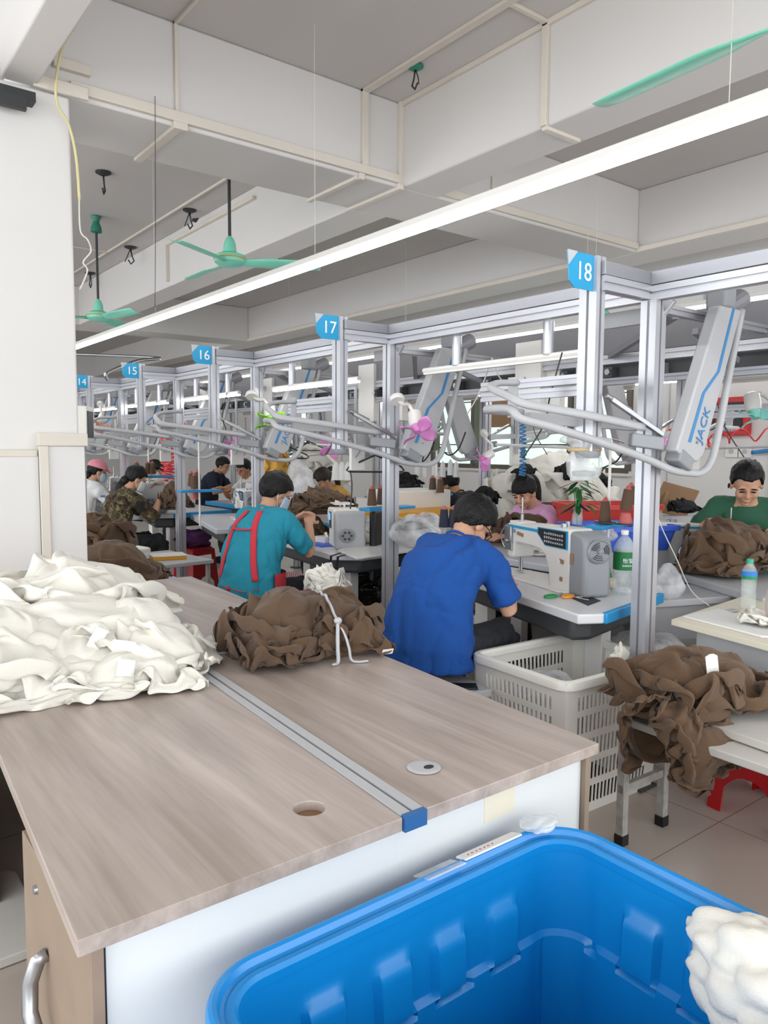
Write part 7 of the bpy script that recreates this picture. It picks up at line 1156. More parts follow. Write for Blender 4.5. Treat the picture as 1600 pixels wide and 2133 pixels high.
# --- white heap on the near desks
mb = MB()
for (x, y, sx, sy, sz, rz, sd, am, fq, st, ro) in [
    (.80, 3.05, .26, .36, .22, .2, 11, .03, 9, (1, 2.6, 1), .3),
    (.62, 2.55, .40, .30, .14, .3, 12, .03, 10, (1, 3, 1), .9),
    (.40, 2.7, .2, .25, .20, .4, 17, .03, 8, (1, 3, 1), .1)]:
    P, f = heap_mesh((sx, sy, sz), sd, am, fq, st, rot=ro, nu=120, nv=50); add_np(mb, P, f, (x, y, DT), rz)
for nm, off, rz, s, tl, ns, sd in [
    ('mound', (.84, 3.15, .06), .4, (.85, 1.0, 1.0), (.0, .0), .012, 1),
    ('mound', (.80, 2.95, .05), 2.3, (.85, .9, .95), (.15, .0), .012, 2),
    ('bundle', (.50, 2.62, .0), 1.2, (.75, .95, .95), (.1, .1), .02, 3),
    ('mound', (.60, 2.50, .0), .0, (.80, .75, .70), (.0, .0), .02, 4),
    ('mound', (.40, 2.48, .0), 1.7, (.75, .75, .85), (.0, -.05), .02, 5),
    ('bundle', (.76, 2.62, .06), -.5, (.80, .85, .75), (.0, .12), .02, 6),
    ('mound', (.88, 2.42, .0), .8, (.50, .60, .72), (.0, .0), .012, 7),
    ('bundle', (.80, 2.28, -.01), -.2, (.45, .5, .55), (.0, .0), .012, 11),
    ('bundle', (.91, 2.62, .03), 2.1, (.52, .7, .75), (.05, .0), .012, 8),
    ('bundle', (.56, 2.36, -.01), .1, (.72, .5, .55), (.0, .0), .02, 9),
    ('mound', (.26, 2.6, .0), 3.0, (.7, .9, .75), (.0, .0), .02, 10)]:
    lay(mb, nm, (off[0], off[1], DT+.004+off[2]), rz, s, tl, noise=ns, seed=sd)
from mathutils.bvhtree import BVHTree
heap_bvh = BVHTree.FromPolygons([Vector(v) for v in mb.v], mb.f)
o = subd(mb.build('fabric_heap', 'whitecloth', smooth=True)); tag(o, 'big loose heap of white knit pieces spread on the near desks', 'fabric')
for i, (px, py, z, a, s) in enumerate([(258, 1345, .93, .5, (.07, .03)), (262, 1392, .90, .1, (.05, .05)), (205, 1325, .96, 1.2, (.04, .05))]):
    p = atz(px, py, z); n = (Vector((0, 0, EYE))-p).normalized(); h = heap_bvh.ray_cast(Vector((0, 0, EYE)), -n)[0]; p = h or p
    q = MB(); q.grid(lambda u, v: Vector(((u-.5)*s[0], (v-.5)*s[1], .006*math.sin(u*3))), 5, 4); q = q.build('paper_tag', 'paper', smooth=True); q.matrix_world = basis(p+n*.012, Vector((math.cos(a), -.3, -.2)), Vector((.1, .5, .8))).copy()
    tag(q, ['white slip sticking out of the white heap above the numbered tag', 'numbered white paper tag on the front of the white heap', 'small white tag near the top of the white heap'][i], 'tag')
# --- brown bundle tied with a grey string
def bundle_mesh(L, W, H, seed, k=11, tie=.0, nu=220, nv=150, amp=.03, cin=.35):
    s = np.linspace(-1, 1, nv); ph = np.linspace(0, 2*PI, nu, endpoint=False); ph, s = np.meshgrid(ph, s); ph = ph.ravel(); s = s.ravel()
    d = np.abs(s-tie); prof = (1-np.abs(s)**3.2)**.5; prof = np.maximum(prof, .02); neck = 1-cin*np.exp(-(d/.16)**2)
    C = np.stack([np.cos(ph), np.sin(ph), s*0], 1)
    warp = vnoise(np.stack([np.cos(ph)*1.2+seed, np.sin(ph)*1.2, s*1.3], 1), seed)*1.3
    fa = np.stack([np.cos(ph+warp*.35)*k/3.2, np.sin(ph+warp*.35)*k/3.2, s*1.1+seed], 1)
    b = np.abs(vnoise(fa, seed+1))*2; b2 = np.abs(vnoise(fa*np.array([2, 2, 2.2]), seed+2))*2
    big = vnoise(np.stack([np.cos(ph)*.9, np.sin(ph)*.9, s*2.2+seed], 1), seed+4)
    r = prof*neck*(1+.28*big)+(amp/W)*(1.6*b+.7*b2-.8)*np.clip(d*3+.35, 0, 1)*np.clip(prof*1.6, 0, 1)
    x = s*L+.05*vnoise(np.stack([np.cos(ph)*2, np.sin(ph)*2, s*3], 1), seed+6)
    P = np.stack([x, r*np.cos(ph)*W, H*.5+r*np.sin(ph)*H*.62], 1); P[:, 2] = np.maximum(P[:, 2], .003)
    fs = [(j*nu+i, j*nu+(i+1) % nu, (j+1)*nu+(i+1) % nu, (j+1)*nu+i) for j in range(nv-1) for i in range(nu)]
    return P, fs
t = thing('garment_bundle', (1.445, 2.34, DT+.001), -.20, 'brown knit bundle tied round the middle with grey string, lying on the desk', 'garments', 'brown garment bundles'); t.scale = (.85, .88, .90)
mb = MB(); 
for (x, y, sx, sy, sz, rz, sd, ro) in [(-.12, 0, .2, .17, .17, 0, 22, .7), (.14, 0, .2, .17, .17, 0, 24, 1.4)]:
    P, f = heap_mesh((sx, sy, sz), sd, .02, 8, (1, 3.2, 1), nu=80, nv=30, rot=ro); add_np(mb, P, f, (x, y, 0), rz)
T = (.075, .09, .30)
lay(mb, 'bundle', (0, 0, .0), 0, (.74, .98, .98), cinch=(.05, .12, .25), noise=.01, seed=1)
lay(mb, 'bundle', (.0, .0, .015), PI, (.70, .92, 1.0), cinch=(-.05, .12, .25), noise=.012, seed=2)
lay(mb, 'mound', (-.14, .0, .0), .6, (.55, .72, .98), noise=.012, seed=3)
lay(mb, 'mound', (.15, .0, .02), 2.2, (.52, .66, .92), noise=.012, seed=4)
lay(mb, 'bundle', (-.04, -.01, .06), .25, (.58, .66, .9), cinch=(.1, .1, .25), noise=.01, seed=5)
lay(mb, 'mound', (-.22, -.14, .0), 1.6, (.45, .42, .6), noise=.02, seed=6)
from mathutils.bvhtree import BVHTree
knit = subd(mb.build('knit_pieces', 'brown', t, smooth=True)); bv = BVHTree.FromPolygons([Vector(v) for v in mb.v], mb.f)
line = []
for k in range(17):      # string pulled tight over the cloth
    a = PI*(.06+.80*k/16); d = Vector((0, math.cos(a), math.sin(a))); h = bv.ray_cast(Vector((.07, 0, .06))+d*.6, -d)[0]
    if h: line.append(h+d*.004)
e = line[-1]; ms = MB(); ms.tube(smooth_path(line, 3), .0065, 8)
ms.ell(e, (.018, .014, .014), n=12, m=8)
ms.tube(smooth_path([e, e+Vector((-.012, -.025, -.05)), Vector((e.x-.02, e.y-.045, .05)), Vector((e.x-.03, e.y-.07, .008)), Vector((e.x-.06, e.y-.09, .006))]), .008, 8, flat=.6)
ms.tube(smooth_path([e, e+Vector((.02, -.025, -.05)), Vector((e.x+.03, e.y-.045, .05)), Vector((e.x+.03, e.y-.08, .008)), Vector((e.x+.09, e.y-.10, .006))]), .008, 8, flat=.6)
ms.build('string', 'lgrey', t, smooth=True)
MB().obox((.27, -.25, .02), (.05, .002, .025), Matrix.Rotation(.5, 3, 'X')).build('care_label', 'paper', t)
def cloth_thing(name, loc, rz, m, label, cat, layers, core=None, group=None, lv=1):
    mb = MB()
    if core: P, f = heap_mesh(core, 41, .02, 9, (1, 2.5, 1), nu=70, nv=26); add_np(mb, P, f)
    for k, (nm, off, r, s) in enumerate(layers): lay(mb, nm, off, r, s, noise=.012, seed=k+int(abs(loc[0])*7))
    o = subd(mb.build(name, m, smooth=True), lv); o.location = loc; o.rotation_euler = (0, 0, rz); return tag(o, label, cat, group)
# ================================================================ PEOPLE
def ik(S, W, l1, l2, pole):
    d = W-S; L = min(d.length, (l1+l2)*.995); d.normalize(); W = S+d*L
    a = math.acos(max(-1, min(1, (l1*l1+L*L-l2*l2)/(2*l1*L)))); p = Vector(pole); p = (p-d*p.dot(d)).normalized()
    return S+(d*math.cos(a)+p*math.sin(a))*l1, W
def wrinkle(o, amp, f, seed, st=(1, 1, 1), zlo=None):
    me = o.data; P = coords(me); Nn = normals(me); Q = P*f+.8*vn3(P*f*.5, seed); Q = Q/np.array(st)
    d = amp*(np.abs(vnoise(Q, seed+2))*1.8+.5*np.abs(vnoise(Q*2.2, seed+3))*1.8-.7)
    setco(me, P+Nn*d[:, None])
def hand(mb, W, d, nrm, side, curl=.45, grip=1.0):
    """W wrist, d forearm direction, nrm = back of the hand, side = +1 when the thumb lies on the +s side"""
    d = Vector(d).normalized(); nrm = Vector(nrm); nrm = (nrm-d*nrm.dot(d)).normalized(); s = d.cross(nrm)*side
    mb.tube([W-d*.02, W+d*.02, W+d*.05, W+d*.085], [.024, .03, .036, .034], 12, flat=.45) if False else mb.loft([W-d*.02, W+d*.015, W+d*.05, W+d*.088], [(.024, .018), (.033, .016), (.041, .015), (.037, .011)], side=s, n=14)
    for i, (off, ln) in enumerate(((.031, .9), (.0105, 1.0), (-.0105, .95), (-.031, .75))):
        p = W+d*.08+s*off; q = d.copy()+s*off*2.0; a = curl*(.7+.1*i)*grip; pts = [p]; 
        for k, L in enumerate((.040, .026, .020)):
            ax = s; q = (Matrix.Rotation(-a*side if True else a, 3, ax*side) @ q).normalized() if False else (q*math.cos(a)-nrm*math.sin(a)).normalized(); nq = nrm
            nrm2 = (nrm*math.cos(a)+d*math.sin(a)); pts.append(pts[-1]+q*L*ln)
        mb.tube(pts, [.0092, .0088, .0078, .0064], 8)
    p = W+d*.025+s*.03-nrm*.005; q = (d*.6+s*.7-nrm*.35).normalized(); m_ = p+q*.035; e = m_+(d*.85+s*.15-nrm*.35).normalized()*.03
    mb.tube([p-s*.012, m_, e, e+(d*.95-nrm*.3).normalized()*.012], [.012, .0105, .009, .007], 8)
def person(loc, rz, label, seat=.5, lean=25, pitch=35, hyaw=0, htilt=0, hands=((.43, .12, .84), (.43, -.12, .84)), shirt='sblue', pants='pants', skin='skin', hair='short', hairm='hair', extras=(), vox=.008, scale=1.0, wid=1.0, sleeve=.7, seed=1, poles=None, legs=True, curl=.5, body_z=0, back=0):
    t = thing('person', loc, rz, label, 'person'); t.scale = (scale,)*3
    a1, a2, a3 = [math.radians(x) for x in (lean*.7, lean*1.3, min(75, lean*1.3+14))]
    hip = Vector((back, 0, seat+.10)); mid = hip+Vector((math.sin(a1)*.5, 0, math.cos(a1)))*.20
    ch = mid+Vector((math.sin((a1+a2)/2), 0, math.cos((a1+a2)/2)))*.16; nb = ch+Vector((math.sin(a2), 0, math.cos(a2)))*.155
    up = (nb-ch).normalized(); fw = Vector((up.z, 0, -up.x))
    hc = nb+Vector((math.sin(a3), 0, math.cos(a3)))*.135
    Rh = Matrix.Rotation(math.radians(hyaw), 3, 'Z') @ Matrix.Rotation(math.radians(pitch), 3, 'Y') @ Matrix.Rotation(math.radians(htilt), 3, 'X')
    H = lambda x, y, z: hc+Rh @ Vector((x, y, z))
    S = [nb-up*.055+Vector((0, s*.165*wid, 0)) for s in (1, -1)]
    b = MB()
    b.loft([hip-Vector((0, 0, .08)), hip, mid, ch, nb-up*.04, nb+up*.01], [(.13*wid, .10), (.155*wid, .115), (.135*wid, .10), (.155*wid, .115), (.12*wid, .075), (.055, .05)], n=20)
    b.tube([nb-up*.03, nb+(hc-nb)*.4, H(-.015, 0, -.045)], [.058, .053, .052], 14)
    b.ell(H(-.012, 0, .028), (.097, .077, .092), Rh); b.ell(H(.028, 0, -.045), (.062, .054, .062), Rh); b.ell(H(.066, 0, -.092), (.022, .024, .017), Rh)
    for s in (1, -1):
        b.ell(H(.058, s*.036, -.028), (.03, .026, .03), Rh); b.ell(H(.0, s*.079, -.012), (.019, .009, .031), Rh @ Matrix.Rotation(-.2, 3, 'Y')); b.ell(H(.014, s*.077, -.012), (.009, .008, .02), Rh)
        b.ell(H(.078, s*.031, .026), (.014, .022, .009), Rh)
    b.tube([H(.084, 0, .022), H(.094, 0, .0), H(.106, 0, -.022)], [.008, .010, .012], 8); b.ell(H(.099, 0, -.03), (.011, .017, .009), Rh)
    b.ell(H(.086, 0, -.057), (.012, .021, .006), Rh); b.ell(H(.084, 0, -.067), (.012, .019, .006), Rh)
    arms = []
    for i, s in enumerate((1, -1)):
        W = Vector(hands[i]); pole = poles[i] if poles else (-.35, s*.55, -.9)
        E_, W = ik(S[i], W, .285, .255, pole); arms.append((S[i], E_, W)); d = (W-E_).normalized()
        b.tube([S[i]-Vector((0, s*.03, 0)), S[i]+(E_-S[i])*.3, E_, E_+d*.08, W], [.05, .047, .037, .04, .026], 12)
        hand(b, W, (d+Vector((.15, 0, -.15))).normalized(), (-.2, s*.35, 1), -s, curl)
    kn = [hip+Vector((.42, s*.14, -.02)) for s in (1, -1)]; an = [Vector((back+.40, s*.15, .09)) for s in (1, -1)]
    if legs:
        for i, s in enumerate((1, -1)):
            b.tube([hip+Vector((0, s*.08, -.02)), kn[i]], [.08, .055], 12); b.tube([kn[i], kn[i]+(an[i]-kn[i])*.35, an[i]], [.054, .052, .036], 12); b.ell(an[i]+Vector((.07, 0, -.05)), (.12, .045, .035))
    remesh(b, 'body', skin, vox*.75, 2, t)
    # shirt
    c = MB(); hem = -.10
    c.loft([hip+Vector((-.01, 0, hem)), hip+Vector((-.01, 0, -.02)), mid-fw*.01, ch-fw*.005, nb-up*.055, nb-up*.005], [(.198*wid, .162), (.20*wid, .16), (.176*wid, .140), (.188*wid, .142), (.155*wid, .10), (.07, .062)], n=28)
    for i, s in enumerate((1, -1)):
        A, E_, W = arms[i]; d = (E_-A)
        c.ell(A-Vector((0, s*.03, .005)), (.064, .06, .06)); c.tube([nb-up*.045, A-Vector((0, s*.02, .0))], [.062, .062], 14); L = sleeve
        c.tube([A-Vector((0, s*.04, 0)), A+d*.35, A+d*L], [.066, .066, .066-.008*(L-.6)], 16)
        if L > 1: c.tube([A+d*.9, E_, E_+(W-E_)*(L-1)], [.058, .056, .046], 14)
    o = remesh(c, 'shirt', shirt, vox, 9, t); wrinkle(o, .012, 9, seed, (1, 1, 1.8)); shirt_bvh = BVHTree.FromPolygons([Vector(v.co) for v in o.data.vertices], [tuple(q.vertices) for q in o.data.polygons])
    mb = MB(); uu = (hc-nb).normalized(); a_, b_, _ = frame_of(uu)
    mb.tube([nb-up*.008+a_*.064*math.cos(q)*1.02+b_*.060*math.sin(q) for q in [2*PI*k/20 for k in range(20)]], .007, 6, closed=True); mb.build('collar', shirt, t, smooth=True)
    if legs:
        p = MB(); p.loft([hip+Vector((-.02, 0, -.115)), hip+Vector((-.01, 0, -.06)), hip+Vector((0, 0, .05))], [(.145*wid, .12), (.165*wid, .125), (.15*wid, .105)], n=22)
        for i, s in enumerate((1, -1)):
            p.tube([hip+Vector((-.03, s*.085, -.035)), hip+Vector((.2, s*.115, -.03)), kn[i]], [.09, .086, .07], 16); p.tube([kn[i], kn[i]+(an[i]-kn[i])*.4, an[i]+Vector((0, 0, .04))], [.071, .068, .06], 14)
        o = remesh(p, 'trousers', pants, .011, 3, t); wrinkle(o, .01, 9, seed+5)
        for i in (0, 1):
            q = MB(); q.ell(an[i]+Vector((.06, 0, -.045)), (.135, .05, .045)); q.v = [(x, y, max(z, .002)) for x, y, z in q.v]; q.build('shoe', 'black', t, smooth=True)
    # face parts
    for s in (1, -1):
        MB().ell(H(.0865, s*.031, .006), (.006, .014, .0045), Rh, 10, 6).build('eye', 'eye', t, smooth=True)
        MB().ell(H(.0905, s*.032, .030), (.005, .018, .0035), Rh @ Matrix.Rotation(-s*.15, 3, 'X'), 10, 6).build('eyebrow', hairm, t, smooth=True)
    MB().ell(H(.0945, 0, -.062), (.004, .017, .0035), Rh, 10, 6).build('lips', 'lip', t, smooth=True)
    # hair
    if hair:
        n, m = 72, 44; mb = MB().ell((0, 0, 0), (1, 1, 1), n=n, m=m); P = np.array(mb.v)
        r = np.array((.107, .089, .102)) if hair != 'full' else np.array((.112, .096, .107))
        C = np.array((-.014, 0, .032)); X = P*r+C
        ln = np.interp(X[:, 0], [-.2, -.06, -.03, .0, .03, .055, .2], [-.075, -.07, -.05, -.005, .015, .060, .066] if hair != 'bangs' else [-.08, -.075, -.055, -.01, .005, .036, .036])
        if 'earring' in extras: ln = ln+.02*np.clip((X[:, 0]-.02)/.04, 0, 1)
        if hair in ('full', 'short'): ln += .006*vnoise(X*60, seed)
        dd = np.clip((ln-X[:, 2])/.012, 0, 1); tex = .985+.06*np.abs(vnoise(X*np.array([26, 55, 14]), seed))+.03*vnoise(X*np.array([60, 90, 30]), seed+1)
        X = C+(X-C)*tex[:, None]*(1-.25*dd[:, None])
        mb.v = [tuple(hc+Rh @ Vector(x)) for x in X]
        if hair in ('tail', 'bangs'): mb.ell(H(-.115, 0, .02), (.025, .025, .028), Rh); mb.tube(smooth_path([H(-.11, 0, .03), H(-.15, 0, .02), H(-.155, .01, -.05), H(-.12, .02, -.14), H(-.10, .02, -.2)], 3), [.02, .03, .038, .042, .042, .042, .04, .038, .034, .03, .025, .015, .006][:13], 12)
        if hair == 'low': mb.ell(H(-.085, 0, -.06), (.045, .055, .05), Rh); mb.tube([H(-.09, .0, -.07), H(-.09, .02, -.14), H(-.075, .03, -.21), H(-.06, .03, -.26)], [.04, .05, .04, .015], 12)
        mb.build('hair', hairm, t, smooth=True)
        if hair in ('tail', 'bangs'): MB().lathe([(.018, -.006), (.024, 0), (.018, .006)], H(-.118, 0, .022), 12, axis=Rh @ Vector((1, 0, .2))).build('hair_tie', 'black', t)
    for ex in extras:
        if ex in ('mask', 'maskw'):
            mb = MB(); mm = ex if ex == 'maskw' else 'mask'
            def fn(u, v):
                a = (u-.5)*2.3; z = .0-.105*v; rr = .075+.034*math.cos(a*1.2)*(1-.3*(2*v-1)**2); return H(.008+rr*math.cos(a)*1.0, .078*math.sin(a)*1.02, z)
            mb.grid(fn, 14, 8); o = mb.build('face_mask', mm, t, smooth=True); s_ = o.modifiers.new('s', 'SOLIDIFY'); s_.thickness = .002
            for s in (1, -1): MB().tube([H(.03, s*.078, -.01), H(.0, s*.092, .012), H(-.012, s*.09, -.01), H(.0, s*.09, -.045), H(.03, s*.072, -.08)], .0014, 5).build('ear_loop', 'paper', t)
        if ex == 'glasses':
            mb = MB()
            for s in (1, -1): mb.tube([H(.10+.003*math.cos(q), s*.033+.022*math.cos(q), .006+.017*math.sin(q)) for q in [2*PI*k/16 for k in range(16)]], .0024, 6, closed=True); mb.tube([H(.10, s*.055, .012), H(.05, s*.084, .010), H(-.005, s*.088, .006)], .0028, 6)
            mb.tube([H(.102, .012, .010), H(.102, -.012, .010)], .002, 6); mb.build('glasses', 'black', t)
        if ex == 'cap' or ex == 'capk':
            mm = 'capk' if ex == 'cap' else 'black'; mb = MB().ell((0, 0, 0), (1, 1, 1), n=32, m=20); P = np.array(mb.v); C = np.array((-.012, 0, .045)); X = P*np.array((.117, .098, .10))+C
            X[:, 2] = np.maximum(X[:, 2], .042+.0*X[:, 0]); mb.v = [tuple(H(*x)) for x in X]; cp = mb.build('cap', mm, t, smooth=True)
            g = MB(); g.grid(lambda u, v: H(.085+.085*v*math.cos((u-.5)*1.6), (.078+.01*v)*math.sin((u-.5)*2.2), .052-.03*v*1.0+.012*math.cos((u-.5)*3)), 12, 5); o = g.build('cap_brim', mm, t, smooth=True); s_ = o.modifiers.new('s', 'SOLIDIFY'); s_.thickness = .003
        if ex == 'apron':
            bk = lambda y, k, off=.0: None
            def onback(y, z):   # point on the back of the shirt at height z
                h = shirt_bvh.ray_cast(Vector((-1.2, y, z)), Vector((1, 0, 0)))[0]
                if h: return h-Vector((.004, 0, 0))
                pts = [(hip+Vector((-.01, 0, hem)), .145), (hip, .147), (mid, .14), (ch, .145), (nb-up*.055, .108), (nb, .075)]
                for (p0, r0), (p1, r1) in zip(pts, pts[1:]):
                    if p0.z <= z <= p1.z: k = (z-p0.z)/(p1.z-p0.z); c0 = p0.lerp(p1, k); r = r0+(r1-r0)*k; w = .185*wid; return Vector((c0.x-(r+.012)*math.sqrt(max(.05, 1-(y/w)**2)), y, z))
                return Vector((nb.x-.08, y, z))
            mb = MB()
            for s in (1, -1): mb.tube(smooth_path([onback(s*.05, nb.z-.03)+Vector((.03, 0, .03)), onback(s*.075, nb.z-.07), onback(s*.095, ch.z), onback(s*.12, mid.z), onback(s*.15, hip.z+.08)], 4), .021, 8, flat=.35)
            mb.tube(smooth_path([onback(-.08, nb.z-.10), onback(0, nb.z-.105), onback(.08, nb.z-.10)], 4), .018, 8, flat=.35)
            mb.build('apron_strap', 'apron', t, smooth=True)
            mb = MB(); mb.tube(smooth_path([onback(y, hip.z+.03+.012*math.sin(y*20)) for y in (-.17, -.1, 0, .08, .17)], 4), .005, 6, flat=.5); mb.tube([onback(.02, hip.z+.02), onback(.05, hip.z-.04), onback(.06, hip.z-.08)], .005, 6); mb.tube([onback(.02, hip.z+.02), onback(-.01, hip.z-.04), onback(-.03, hip.z-.08)], .005, 6); mb.ell(onback(.02, hip.z+.03), (.012, .015, .012)); mb.build('apron_tie', 'apron', t, smooth=True)
            def side(u, v, g=.018):
                q = -.25+(u)*1.6; z = hip.z+.12-.22*v; c0 = hip if z < mid.z else mid; return Vector((c0.x+.0+(.145+g)*math.sin(q+.1), -(.19*wid+g)*math.cos(q*.9), z))
            for s in (1, -1):
                mb = MB(); mb.grid(lambda u, v: Vector((side(u, v).x, side(u, v).y*s, side(u, v).z)), 16, 6); o = mb.build('apron_body', 'apron', t, smooth=True)
            mb = MB().grid(lambda u, v: Vector((hip.x+.10+.32*u, (v-.5)*.44, hip.z+.075-.02*u-.10*abs(v-.5)**2*4)), 10, 10); mb.build('apron_skirt', 'checkred', t, smooth=True)
        if ex == 'logo': MB().obox(arms[1][0]+(arms[1][1]-arms[1][0])*.5+Vector((-.02, -.068, 0)), (.05, .002, .02)).build('sleeve_print', 'stripe', t)
        if ex == 'earring': MB().ell(H(.002, -.092, -.02), (.010, .006, .018), Rh).build('earphone', 'black', t)
    return t
person((2.25, 2.58, 0), math.radians(12), 'man in a royal blue T-shirt and black glasses, bent over his machine, back to us', .50, 33, 50, -24, 0, ((.50, .06, .84), (.46, -.12, .82)), 'sblue', 'pantsg', hair='full', extras=('glasses',), vox=.007, wid=1.12, scale=1.03, seed=3, sleeve=.82)
person((2.24, 4.28, 0), math.radians(18), 'worker in a teal T-shirt and red apron with a face mask, holding up work', .48, 20, 30, -28, 0, ((.43, .02, .98), (.44, -.10, .96)), 'steal', 'pants', hair='full', extras=('mask', 'apron'), vox=.007, wid=1.12, scale=1.03, seed=8, sleeve=.85, curl=.7)
person((2.36, 7.28, 0), math.radians(2), 'worker in camouflage shirt and white face mask with black hair tied low', .50, 20, 28, -12, 0, ((.42, .1, 1.08), (.44, -.08, 1.0)), 'camo', 'pants', hair='low', extras=('maskw',), vox=.009, seed=5, sleeve=1.1, curl=.7)
person((2.55, 8.98, 0), math.radians(0), 'worker in a pink cap, face mask and white T-shirt beside the pillar', .50, 16, 18, -8, 0, ((.42, .1, .98), (.44, -.08, .98)), 'swhite', 'checkbw', hair='low', extras=('mask', 'cap', 'logo'), vox=.010, seed=6, sleeve=.9)
person((4.50, 3.80, 0), math.radians(180), 'worker in a pink T-shirt with tied-back black hair, bending to her needle', .50, 22, 30, 14, 0, ((.46, .08, .86), (.46, -.08, .86)), 'spink', 'pants', hair='bangs', extras=(), vox=.009, seed=11, sleeve=.8, wid=.95)
person((4.86, 2.44, 0), math.radians(205), 'man in a dark green T-shirt looking down at brown cloth, dark earphone in his ear', .50, 20, 38, 8, 0, ((.36, .20, .92), (.36, -.2, .95)), 'sgreen', 'pants', hair='short', extras=('earring',), vox=.008, scale=1.09, wid=1.12, seed=13, sleeve=.7)
person((4.75, 8.9, 0), math.radians(185), 'young man in a white V-neck T-shirt sewing far down the hall', .50, 14, 25, 10, 0, ((.42, .1, .96), (.42, -.12, .96)), 'swhite', 'pants', hair='short', vox=.010, seed=15, skin='skin2')
person((4.75, 6.85, 0), math.radians(180), 'worker with brown hair and yellow sleeves, half hidden behind an aluminium post', .50, 26, 38, 0, 0, ((.42, .1, .92), (.42, -.12, .92)), 'syellow', 'pants', hair='bangs', hairm='hairb', vox=.010, seed=16)
person((5.12, 5.20, 0), math.radians(100), 'man in a black T-shirt seen from behind by the window', .50, 28, 38, 10, 0, ((.42, .14, .88), (.42, -.16, .88)), 'sblack', 'pants', hair='short', vox=.009, seed=17, wid=1.1, skin='skin2')
person((3.70, 10.4, 0), math.radians(-20), 'worker in a black cap and white top far behind the thread cones', .50, 22, 32, 0, 0, ((.42, .14, .88), (.42, -.16, .88)), 'swhite', 'pants', hair='short', extras=('capk', 'maskw'), vox=.011, seed=18)
person((4.75, 10.4, 0), math.radians(-50), 'worker in a dark patterned top reaching over the farthest visible table', .55, 22, 22, 0, 0, ((.45, .14, .95), (.45, -.16, .95)), 'snavy', 'pants', hair='short', vox=.011, seed=19)
# ================================================================ THINGS ON AND AROUND THE TABLES
def atd(px, py, d):
    r = _ray(px, py); h = r[0]*math.sin(YAW)+r[1]*math.cos(YAW); t = d/h; return Vector((r[0]*t, r[1]*t, EYE+r[2]*t))
B, W_ = 'bundle', 'mound'
GB = 'brown garment heaps'
# brown garments draped over the bench end
t = thing('garment_bundle', (2.52, 1.50, .535), -.40, 'brown knit garments draped over the end of the bench, white tag inside', 'garments', 'brown garment bundles')
mb = MB()
P, f = heap_mesh((.19, .13, .14), 61, .015, 8, (1, 3, 1), nu=80, nv=30); add_np(mb, P, f, (.05, .0, 0), 0)
lay(mb, B, (.10, .0, .0), .15, (.70, .62, .95), noise=.01, seed=1); lay(mb, W_, (.0, .0, .02), 2.0, (.6, .62, .95), noise=.012, seed=2)
lay(mb, B, (.12, -.01, .03), -.2, (.68, .55, .85), noise=.01, seed=3)
lay(mb, B, (-.12, -.08, -.06), 1.4, (.40, .45, .55), (-.2, 1.15), noise=.01, seed=4); lay(mb, W_, (-.04, -.13, -.10), .4, (.44, .36, .5), (1.2, .1), noise=.012, seed=5)
lay(mb, B, (.0, -.14, -.08), .1, (.36, .36, .5), (1.3, .05), noise=.01, seed=6); lay(mb, W_, (-.12, -.12, -.02), 1.1, (.36, .36, .6), (.8, -.4), noise=.012, seed=7)
lay(mb, B, (.30, .03, .03), .1, (.36, .36, .42), (0, .12), noise=.01, seed=8)
subd(mb.build('knit_pieces', 'brown2', t, smooth=True))
MB().grid(lambda u, v: Vector((.02+.05*u, -.13-.02*v, .24-.09*v+.01*math.sin(u*3))), 4, 4).build('size_tag', 'paper', t, smooth=True)
# heap behind the tied bundle
cloth_thing('garment_heap', (1.93, 3.12, .50), -.5, 'brown', 'brown knit heap behind the tied bundle, between the desk and the blue-shirted man', 'garments', [(B, (0, 0, 0), 0, (.8, .75, 1.1)), (W_, (.1, 0, .04), 1, (.8, .7, 1)), (B, (-.1, .02, .05), 2.6, (.7, .6, 1))], (.3, .2, .26), GB)
t = MB().lathe([(.22, 0), (.27, .5), (.285, .52), (.27, .53), (.255, .5), (.2, .02)], (1.95, 3.1, 0), 32).build('round_tub', 'cream', smooth='auto'); tag(t, 'round cream tub holding the brown knit heap behind the desk', 'tub')
cloth_thing('cloth_scrap_pile', atd(678, 1232, 3.9), .4, 'whitecloth', 'crumpled white cloth lying on top of the brown heap behind the desk', 'cloth', [(W_, (0, 0, 0), 0, (.32, .30, .55)), (W_, (0, 0, .03), 2, (.28, .26, .5))], (.09, .08, .10))
t = crumple('bin_liner', atz(735, 1215, .32), (.30, .26, .20), 'blackbag', None, 12, 12, .3, 64); tag(t, 'shiny black rubbish bag under the white board', 'bag')
t = MB().box(-.2, .2, -.15, .15, 0, .28).build('plastic_box', 'dblue', bevel=.01, loc=(2.62, 3.75, .0)); tag(t, 'blue plastic box on the floor just left of the blue-shirted man', 'box')
cloth_thing('garment_heap', (1.86, 4.55, .46), .3, 'brown', 'low brown heap at the back corner of the farther desk, left of the teal shirt', 'garments', [(B, (0, 0, 0), 0, (.6, .6, .7)), (W_, (0, 0, .02), 1.2, (.6, .6, .7))], (.2, .15, .1), GB)
t = MB().box(-.24, .24, -.2, .2, 0, .45).build('seat_box', 'black', bevel=.02, loc=(2.12, 4.25, 0)); tag(t, 'black padded seat under the worker in the teal shirt', 'seat')
t = MB().box(-.24, .24, -.28, .28, 0, .44).build('cloth_crate', 'dgrey', bevel=.02, loc=(1.86, 4.72, 0)); tag(t, 'dark crate under the low brown heap behind the farther desk', 'crate')
